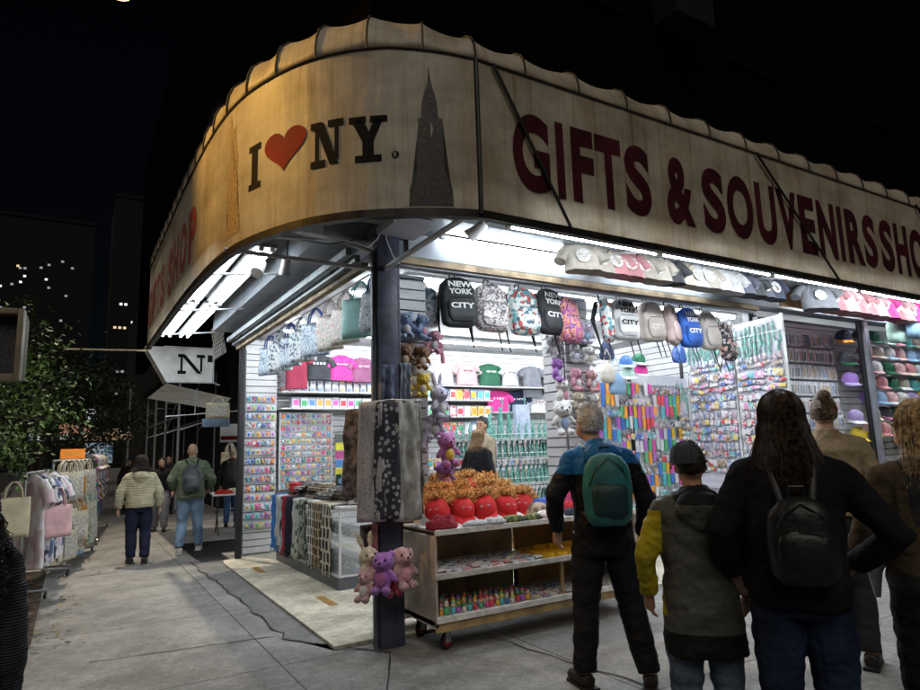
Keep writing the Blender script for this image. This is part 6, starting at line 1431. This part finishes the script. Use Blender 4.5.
# inside: shop assistants
st=thing('platform','low wooden platform the shop assistants stand on','platform',(4.9,7.05,.03)); G().rbox(-.55,.5,-.3,.5,0,.2,.01).obj('deck',m_ply,st)
t,j,hm,hd,*_=person('dark-haired man in a beige shirt standing behind the low shelf unit',(4.75,7.3,.23),100,1.68,m_skin2,cloth('beige_shirt',(.38,.31,.22)),cloth('dark_trousers'),s_blk,J=dict(elL=(-.24,.1,1.15),wrL=(-.1,.27,1.1),elR=(.24,.1,1.15),wrR=(.1,.27,1.1)),hem=.9,width=1.05,near=False,headturn=15)
hair(t,hm,'short',mat('hair_black'),500,seed=31)
t,j,hm,hd,*_=person('fair-haired woman in a black coat talking to the man in beige',(4.45,6.95,.23),-70,1.5,m_skin,cloth('long_black_coat',(.012,.012,.014)),cloth('dark_trousers'),s_blk,hem=.5,width=1.05,near=False)
hair(t,hm,'long',mat('hair_fair',(.35,.22,.12),.5,.3,scale=50),260,.2,seed=33)
# ------------------------------------------------------------------ left side of the street
# neighbouring awning with its end panel
na=thing('neighbour_awning','small white awning with a black N on its end panel beyond the shop','awning',(1.6,11.3,2.7))
m_nwhite=mat('panel_grey_white',(.68,.69,.67),.6,.12,scale=4)
LP(G().prism([(.93,3.28),(1.26,2.7),(1.97,2.7),(1.97,3.27)],11.3,11.34).obj('end_panel',m_nwhite),na)
LP(G().add([(.93,11.34,3.28),(1.26,11.34,2.7),(1.26,11.7,2.7),(.93,11.7,3.28)],[(0,1,2,3)]).obj('side_panel',m_nwhite),na)
g=G(); slab_letter(g,'N',1.42,1.84,2.84,3.17,lambda X,Z:(X,11.292,Z)); LP(g.obj('lettering',m_ink),na)
g=G(); text_on(g,'I',1.88,1.96,3.05,3.17,lambda X,Z:(X,11.292,Z),0,.02); LP(g.obj('lettering',m_ink),na)
LP(G().tube([(1.25,11.28,2.7),(1.98,11.28,2.7),(1.98,11.28,3.28),(1.98,11.28,2.7),(2.1,11.4,2.68)],.012,6).tube([(1.2,11.28,3.28),(1.98,11.28,3.28)],.012,6).obj('edge_frame',m_pipe),na)
g=G()
for i in range(14):
    y=11.4+i*.22; g.add([(1.27+.0*i,y,2.69),(2.3+.03*i,y,2.46),(2.3+.03*i,y+.2,2.44),(1.27,y+.2,2.68)],[(0,1,2,3)])
LP(g.obj('ribbed_shade',m_nwhite),na)
tn=thing('fluorescent_light','short tube fitting shining under the neighbouring white awning','light fitting',(1.75,12.2,2.9),R(70)); G().tube([(-.6,0,0),(.6,0,0)],.02,8).obj('tube',m_tube_l,tn); G().box(-.6,.6,-.05,.05,.025,.06).obj('housing',m_white,tn)
tag(G().tube([(1.26,11.25,2.14),(2.38,11.25,2.23)],.011,6).tube([(1.7,11.25,2.175),(1.72,11.25,2.6)],.009,6).obj('display_rod',m_pipe),'pale rod beneath the neighbouring awning from which a tote bag hangs','rod')
m_canvas=mat('canvas_cream',(.55,.5,.38),.85,.12,bump=.15); m_canvas_print=pattern_mat('canvas_print',(.62,.59,.5),(.33,.32,.29),'noise',60)
tote('cream canvas tote bag with printed panel hanging beneath the white neighbouring awning',m_canvas,(2.05,11.2,2.46),R(-15),.38,.26,.1,printm=m_canvas_print)
t=thing('shop_sign','small blue and white board behind the hanging tote bag','sign',(2.1,11.6,1.98),R(-15)); G().rbox(-.22,.22,-.01,.01,0,.14,.004).obj('board',mat('sign_skyblue',(.25,.4,.6),.5),t)
t=thing('shop_sign','small white and red board hanging by the side post','sign',(2.38,11.9,1.72),R(-15)); G().rbox(-.15,.15,-.01,.01,0,.32,.004).obj('board',m_white,t); G().rbox(-.14,.14,-.014,-.01,.04,.11,.002).obj('red_band',m_red,t)
# diamond mesh gate in the dark corner
g=G()
for i in range(8):
    g.tube([(2.0,10.4+i*.12,3.1),(2.0,10.9+i*.12,3.7)],.006,4); g.tube([(2.0,10.9+i*.12,3.1),(2.0,10.4+i*.12,3.7)],.006,4)
tag(g.obj('folding_gate',m_steel),'folded diamond lattice gate high in the corner above the side post','gate')
# folding table
tb=thing('folding_table','white folding table of hats on the pavement beyond the shop','table',(2.95,13.1,0),R(-6))
G().rbox(-.62,.6,-.4,.4,.74,.775,.008).obj('tabletop',m_white,tb)
for x in (-.5,.48):
    for s in (-1,1): G().tube([(x,-s*.32,.74),(x,s*.32,.02)],.012,6).obj('leg',m_dark,tb)
for i,(x,y,w_,d_,c,lab) in enumerate([(2.5,12.85,.34,.22,'red','folded red sweater on the folding table'),(2.85,12.8,.3,.24,'white','folded white shirt on the folding table'),(3.2,12.85,.34,.24,'charcoal','folded charcoal shirt on the folding table'),(2.75,13.2,.3,.22,'cream','folded cream shirt at the back of the folding table'),(3.15,13.25,.3,.22,'black','folded black shirt at the back of the folding table')]):
    heap(lab,cm(c),x,y,.776,w_,d_,.07,i+30,'folded garment','folded_garment')
# clothes rails
def rail(label,x0,y0,x1,y1,h,mid=None):
    t=thing('clothes_rail',label,'clothes rail',((x0+x1)/2,(y0+y1)/2,0),math.atan2(y1-y0,x1-x0)); L=math.hypot(x1-x0,y1-y0)/2
    G().tube([(-L,0,h),(L,0,h)],.014,7).obj('top_bar',m_steel,t)
    if mid: G().tube([(-L,0,mid),(L,0,mid)],.011,7).obj('middle_bar',m_steel,t)
    for s in (-1,1):
        G().tube([(s*L,0,.1),(s*L,0,h)],.014,7).obj('upright',m_steel,t); G().tube([(s*L,-.28,.1),(s*L,.28,.1)],.014,7).obj('foot_bar',m_steel,t)
        for q in (-.26,.26): G().lathe([(0,-.012),(.035,-.012),(.035,.012),(0,.012)],12,M=TR(s*L,q,.045,PI/2)).obj('castor',m_black,t,40)
    return t
rail('near clothes rail on castors with printed shirts at the left',-.42,8.75,-.22,10.2,1.38); rail('clothes rail of canvas tote bags left of the cream-jacketed woman',-.2,10.5,.12,12.5,1.5,.95)
rail('far clothes rail of small goods behind the cream-jacketed woman',.2,13.2,.5,16.4,1.5,.95)
m_sp=[pattern_mat('shirt_print_%d'%i,a,b,'noise',s_) for i,(a,b,s_) in enumerate([((.65,.65,.68),(.05,.06,.1),14),((.05,.06,.09),(.6,.6,.62),16),((.6,.45,.5),(.7,.68,.7),9),((.15,.2,.35),(.6,.62,.65),12),((.7,.68,.7),(.3,.1,.12),18)])]
ln=['pale pink','white and black printed','navy and white printed','blue printed','white flecked','black printed','white striped','pink and white','grey printed','white printed']
for i in range(10):
    f=i/9; x=lerp(-.4,-.24,f); y=lerp(8.85,10.1,f)
    t=shirt('%s shirt, %s from the near end of the near clothes rail'%(ln[i],adj[i]),m_sp[[2,0,1,3,4,1,0,2,3,0][i]],None,None,.4,.62,'shirts on the near clothes rail',True,.02,seed=50+i); t.location=(x+.05,y,1.36); t.scale=(1,1,1.65); t.rotation_euler=(0,0,R(-35+random.uniform(-12,12)))
tote('pale pink tote bag hanging on the near clothes rail',cm('palepink'),(-.1,8.9,1.2),R(30),.34,.36,.2,cat='tote bag')
tp=[m_canvas_print,m_canvas_print,mat('canvas_print_orange',(.6,.3,.06),.8,.3,scale=20),pattern_mat('canvas_print_b',(.6,.57,.5),(.12,.3,.12),'noise',18)]
k=0
for row,(z,n_) in enumerate(((1.5,6),(.98,5))):
    for i in range(n_):
        f=i/(n_-1); x=lerp(-.14,.16,f)+.08; y=lerp(10.55,12.4,f)
        tote('canvas tote bag, %s row of the tote rail, %s from near end'%(('upper','lower')[row],adj[i]),[m_canvas,mat('canvas_white',(.6,.58,.5),.85,.1),mat('canvas_orange',(.62,.27,.03),.8)][0 if i%3==0 else (2 if (i+row)%4==3 else 1)],(x,y,z),R(48+random.uniform(-12,12)),.42,.38,.16,printm=tp[(i+row)%4],group='tote bags on the tote rail',s=1.05)
tote('large natural canvas tote bag lowest on the tote rail',m_canvas,(.05,10.7,.95),R(40),.55,.42,.16,printm=m_canvas_print); tote('cream canvas bag at the far left edge',mat('canvas_yellow',(.6,.55,.38),.85,.1),(-.5,8.35,1.3),R(20),.34,.42,.16)
for i in range(6):
    tote('canvas bag standing low under the tote rail, %s from near end'%adj[i],[m_canvas,cm('lightblue'),mat('canvas_white'),m_canvas,cm('mint'),m_canvas][i],(.02+i*.05,10.5+i*.4,.66),R(50+random.uniform(-12,12)),.44,.4,.1,printm=tp[i%4],group='bags under the tote rail')
t=thing('sale_sign','small orange handwritten sale sign above the tote bags','sign',(.02,11.2,1.56),R(35)); G().rbox(-.19,.19,-.006,.006,-.04,.1,.003).obj('board',mat('sign_orange_glow',(.7,.2,.02),.5,emit=.25),t); G().box(-.15,.15,-.009,-.0065,.0,.012).box(-.13,.12,-.009,-.0065,.035,.05).obj('faded_print',mat('sign_ink_yellow',(.8,.5,.1),.5),t)  # faint glow put into the board's own colour
for row,z in enumerate((1.52,1.25,.95)):
    for i in range(14):
        f=i/13; cap(lerp(.22,.52,f)+.05,lerp(13.3,16.3,f),z-.1,R(25),R(50+random.uniform(-20,20)),cm(capc[(i*3+row)%34]),cm(capc[(i*3+row)%34]),'small cap on the far rail, %s row'%('upper','middle','lower')[row],'caps on the far rail',1.25)
for i in range(16):
    f=i/15; hanging_cloth('scarf hanging low on the far clothes rail',mat('railscarf_%d'%(i%5),[(.03,.08,.3),(.15,.17,.2),(.1,.3,.32),(.3,.1,.15),(.05,.05,.06)][i%5],.85),(lerp(.24,.52,f)+.06,lerp(13.3,16.3,f),.92),R(70),.16,.62,.02,1,i,group='scarves on the far clothes rail',fringe=False,back=False)
# white and orange bags behind the table
rail('clothes rail with pale and orange bags behind the folding table',3.1,15.2,3.5,17.6,1.75)
for i in range(7):
    tote('pale or orange bag on the rail behind the folding table, %s from near end'%adj[i],[m_canvas,cm('orange'),mat('canvas_white')][i%3],(3.1+i*.06,15.3+i*.33,1.75),R(-30),.4,.45,.2,group='bags behind the folding table')
# trees
def tree(label,x,y,h,cz,cr_,nleaf,seed,m,leaf=.05,droop=0,trunk_r=.07):
    rn=random.Random(seed); t=thing('street_tree',label,'tree',(x,y,0)); g=G()
    g.tube([(0,0,0),(.03,.02,h*.3),(-.02,.03,h*.55),(0,0,h*.8)],[trunk_r*1.3,trunk_r,trunk_r*.8,trunk_r*.4],9); 
    tips=[]
    for i in range(22):
        a=rn.uniform(0,TAU); z0=rn.uniform(.35,.75)*h; L=cr_[0]*rn.uniform(.55,1.0); e=Vector((math.cos(a)*L,math.sin(a)*L*cr_[1]/cr_[0],z0+rn.uniform(.1,.5)*cr_[2]-droop*L))
        mid=Vector((e.x*.5,e.y*.5,(z0+e.z)/2+.15)); g.tube([(0,0,z0),mid,e],[trunk_r*.35,trunk_r*.2,.006],6); tips.append((mid,e))
    g.obj('trunk',mat('bark',(.07,.05,.035),.9,.4,scale=20,bump=.5),t,60)
    cl=[]
    for mid,e in tips:
        for k in range(5): cl.append((mid.lerp(e,rn.uniform(.3,1.1))+Vector((rn.gauss(0,.12),rn.gauss(0,.12),rn.gauss(0,.12)))*cr_[0],rn.uniform(.12,.3)*cr_[0]))
    g=G()
    for i in range(nleaf):
        c,r=cl[rn.randrange(len(cl))]; p=c+Vector((rn.gauss(0,1),rn.gauss(0,1),rn.gauss(0,.8)))*r*.6
        l_=leaf*rn.uniform(.6,1.3); g.add([(-l_*.0,0,0),(l_*.35,-l_*.3,.0),(l_,0,-l_*.15),(l_*.35,l_*.3,0)],[(0,1,2,3)],0,TR(*p,rn.uniform(-.9,.9),rn.uniform(-.3,1.1),rn.uniform(0,TAU)))
    g.obj('crown',m,t); return t
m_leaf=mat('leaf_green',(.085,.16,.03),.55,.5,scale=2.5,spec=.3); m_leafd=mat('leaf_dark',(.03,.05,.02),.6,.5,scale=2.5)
tree('leafy green street tree reaching in from the left edge',-1.15,8.9,3.7,2.2,(1.1,1.1,.95),5200,4,m_leaf,.07,.12)
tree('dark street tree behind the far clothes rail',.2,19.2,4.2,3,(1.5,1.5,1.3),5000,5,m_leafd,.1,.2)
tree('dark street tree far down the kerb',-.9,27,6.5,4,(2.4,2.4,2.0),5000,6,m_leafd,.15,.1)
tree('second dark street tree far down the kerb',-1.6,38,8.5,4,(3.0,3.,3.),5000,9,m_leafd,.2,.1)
# pedestrian signal
ps=thing('pedestrian_signal','unlit pedestrian signal box with pale rim at the left edge','pedestrian signal',(-.55,5.2,0),R(-6))
G().lathe([(.07,0),(.06,.2),(.045,.3),(.045,3.1),(0,3.1)],12,M=TR(-.42,0,0)).obj('pole',m_dark,ps,40)
G().rbox(-.24,.24,.0,.16,2.06,2.54,.05).obj('housing',mat('signal_yellow',(.1,.085,.055),.6,.2),ps,40)
g=G(); 
for a,b,c,d in ((-.24,-.205,2.06,2.54),(.205,.24,2.06,2.54),(-.205,.205,2.5,2.54),(-.205,.205,2.06,2.10)): g.rbox(a,b,-.1,.0,c,d,.008)
g.obj('visor',mat('signal_rim',(.2,.165,.11),.5,.15),ps,40)
G().box(-.2,.2,-.012,-.002,2.1,2.5).obj('lens',mat('signal_lens',(.03,.03,.034),.4,.4,scale=60,bump=.4),ps)
g=G(); 
for i in range(16): g.box(-.2,.2,-.05,-.013,2.115+i*.025,2.118+i*.025)

G().tube([(-.42,.05,2.02),(0,.06,2.0),(.0,.06,2.07)],.025,8).tube([(-.42,.05,2.6),(0,.06,2.6),(.0,.06,2.53)],.025,8).obj('bracket',mat('signal_yellow'),ps,40)
# far traffic lights
def traffic_light(label,x,y,z,c):
    t=thing('traffic_light',label,'traffic light',(x,y,0)); G().tube([(-1.2,0,0),(-1.2,0,z+.6),(0,0,z+.5)],.06,8).obj('mast',m_dark,t); G().rbox(-.16,.16,-.12,.12,z-.5,z+.5,.03).obj('housing',m_black,t,40)
    for i in range(3): G().lathe([(0,-.02),(.1,-.02),(.1,.02),(0,.02)],14,M=TR(0,-.13,z+.32-.32*i,PI/2)).obj('lamp_lens',emitter('signal_red_glow',(1,.04,.03),10) if (i==0)==(c=='red') and i in(0,) else m_black,t)
traffic_light('red traffic light hanging above the far crossing, left one',2.2,62,4.4,'red'); traffic_light('red traffic light beyond the far crossing, right one',9.5,70,7.2,'red')
# scaffolding shed over the far pavement
sf=thing('scaffolding','steel scaffolding shed over the far pavement','scaffolding',(4.2,24,0))
for i,(x,y) in enumerate([(x,y) for y in (20,23,26,29) for x in (2.6,3.6,5.6)]): LP(G().tube([(x,y,0),(x,y,3.9)],.04,7).obj('upright',m_pipe),sf)
for y in (20,23,26,29): LP(G().tube([(2.6,y,3.2),(5.6,y,3.2)],.03,6).tube([(2.6,y,2.2),(5.6,y,3.2)],.02,6).obj('cross_pipe',m_pipe),sf)
for x in (2.6,3.6,5.6): LP(G().tube([(x,20,2.6),(x,29,2.6)],.03,6).tube([(x,20,3.2),(x,23,2.2)],.02,6).obj('rail_pipe',m_pipe),sf)
LP(G().box(2.4,5.8,19.8,30,3.9,4.1).obj('deck',mat('scaffold_deck',(.01,.012,.011),.9)),sf)
# far buildings
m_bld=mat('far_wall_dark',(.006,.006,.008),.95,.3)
m_win=[emitter('window_warm',(1,.72,.4),.35),emitter('window_white',(.85,.92,1.),.5),emitter('window_dim',(.8,.85,1.),.1)]
def building(label,x0,x1,y,h,depth,wins,seed,sz=1.):
    t=thing('apartment_building',label,'building',((x0+x1)/2,y,0)); w_=(x1-x0)/2; rn=random.Random(seed)
    G().box(-w_,w_,0,depth,-.1,h).obj('wall',m_bld,t); G().box(-w_-.2,w_+.2,-.2,depth+.2,h,h+.5).obj('roof',m_bld,t)
    for (wx,wz,k) in wins:
        f=G().box(wx-sz*.62-w_*0,wx+sz*.62,-.06,-.001,wz,wz+sz*1.3).obj('window',mat('far_frame',(.02,.02,.02),.8),t); G().box(wx-sz*.5,wx+sz*.5,-.075,-.061,wz+.1,wz+sz*1.15).obj('pane',m_win[k],f)
    return t
rn=random.Random(3)
def wpx(L,y0,cx): return [( -(0)+x-cx, z, k) for x,z,k in L]
# windows are given in world metres on the facade
A=[(x,z,k) for x,z,k in [(5.6,25.5,1),(6.3,25.5,1),(4.9,21.6,0),(5.6,21.6,0),(6.3,21.6,0),(7.4,22.6,1),(8.0,22.6,1),(8.7,22.6,1),(9.3,22.6,1),(7.4,20.6,2),(8.0,20.6,1),(8.7,20.6,1),(7.4,18.8,2),(8.0,18.8,2),(5.6,14.5,2),(6.3,14.5,2),(5.6,11,2)]]
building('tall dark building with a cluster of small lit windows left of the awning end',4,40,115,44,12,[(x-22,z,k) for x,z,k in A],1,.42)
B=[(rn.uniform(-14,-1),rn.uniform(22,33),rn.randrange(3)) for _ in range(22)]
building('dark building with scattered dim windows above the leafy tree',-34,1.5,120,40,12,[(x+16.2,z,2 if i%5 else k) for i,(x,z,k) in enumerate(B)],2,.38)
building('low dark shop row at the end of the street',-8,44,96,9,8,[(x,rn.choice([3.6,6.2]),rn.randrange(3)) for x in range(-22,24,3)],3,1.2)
# lit shop fronts far down the street
for i,(x,y,w_,z,c,lab) in enumerate([(2.3,52,3.4,2.6,(1.,.45,.08),'long amber shop sign glowing far down the street'),(8.2,60,5,3.4,(1,.6,.15),'yellow shop sign far behind the scaffolding'),(.1,44,1.6,2.9,(1,.3,.05),'small orange shop sign left of the black-haired woman'),(6.5,48,3,2.2,(.9,.85,.7),'pale lit shop window far behind the scaffolding')]):
    t=thing('shop_sign',lab,'shop sign',(x,y,0)); G().rbox(-w_/2,w_/2,-.1,.1,z,z+.55,.03).obj('lightbox',emitter('sign_glow_%d'%i,c,.1),t); G().box(-w_/2,-w_/2+.1,-.05,.05,0,z).box(w_/2-.1,w_/2,-.05,.05,0,z).obj('support',m_dark,t)
t=thing('poster_screen','small lit blue picture board above the far clothes rail','screen',(.55,20,0)); G().rbox(-.42,.42,-.05,.05,1.35,1.9,.02).obj('screen',vivid('screen_picture',[(.1,.25,.5),(.5,.6,.7),(.05,.1,.2),(.2,.4,.3)],6,.5,'NOISE',emit=.15),t); G().tube([(0,0,0),(0,0,1.35)],.03,6).obj('stand',m_dark,t)
tag(G().tube([(2.2,33,0),(2.2,33,4.6)],.05,7).obj('lamp_pole',m_pipe),'thin pale pole far down the pavement between the walkers','pole')
# neighbouring facade beyond the side post
nb=thing('neighbour_building','dark neighbouring building beyond the shop along the left street','building',(2.6,20,0))
LP(G().box(3.6,12,18,60,0,12).box(4.2,12,10.7,17.9,0,4.8).obj('wall',m_bld),nb)
LP(G().box(4.05,4.19,11,17.5,.3,2.6).obj('shop_window',emitter('neighbour_window',(.9,.93,1.),.35)),nb)
# parked cars' line of the street, kept dark
def car(label,x,y,c):
    t=thing('parked_car',label,'car',(x,y,-.14)); g=G()
    prof=[(-2.2,.35),(-2.25,.7),(-2.1,.85),(-1.2,.95),(-.6,1.4),(.9,1.42),(1.6,1.0),(2.15,.9),(2.25,.6),(2.2,.32)]
    g.v=[];n_=len(prof); 
    for sx,k in ((-.85,1),(-.9,0),(.9,0),(.85,1)):
        g.v+=[(sx*(.82 if (z>1.0) else 1),a,z) for a,z in prof]
    g.f=[tuple(range(n_)),tuple(range(4*n_-1,3*n_-1,-1))]+[(r*n_+i,r*n_+(i+1)%n_,(r+1)*n_+(i+1)%n_,(r+1)*n_+i) for r in range(3) for i in range(n_)]; g.m=[0]*len(g.f)
    g.obj('body',mat('car_paint_%s'%label[:4],c,.3,.05,coat=.5),t,40)
    for sx in (-1,1):
        G().box(sx*.74-.01,sx*.74+.01,-.9,1.1,1.02,1.33).obj('side_window',mat('car_glass',(.01,.012,.015),.1),t)
        for y in (-1.4,1.4): G().lathe([(0,-.1),(.3,-.1),(.33,-.07),(.33,.07),(.3,.1),(0,.1)],20,M=TR(sx*.82,y,.33,0,PI/2)).obj('wheel',m_black,t,40)
        G().rbox(sx*.62-.14,sx*.62+.14,-2.27,-2.2,.68,.8,.02).obj('tail_light',mat('tail_red',(.3,.01,.01),.3),t)
    return t
for i,y in enumerate((15.5,21.5,27.5)): car(['dark grey','navy','black'][i]+' parked car at the kerb behind the trees, %s'%['nearest','middle one','farthest'][i],-3.7,y,[(.04,.04,.045),(.02,.025,.06),(.012,.012,.013)][i])
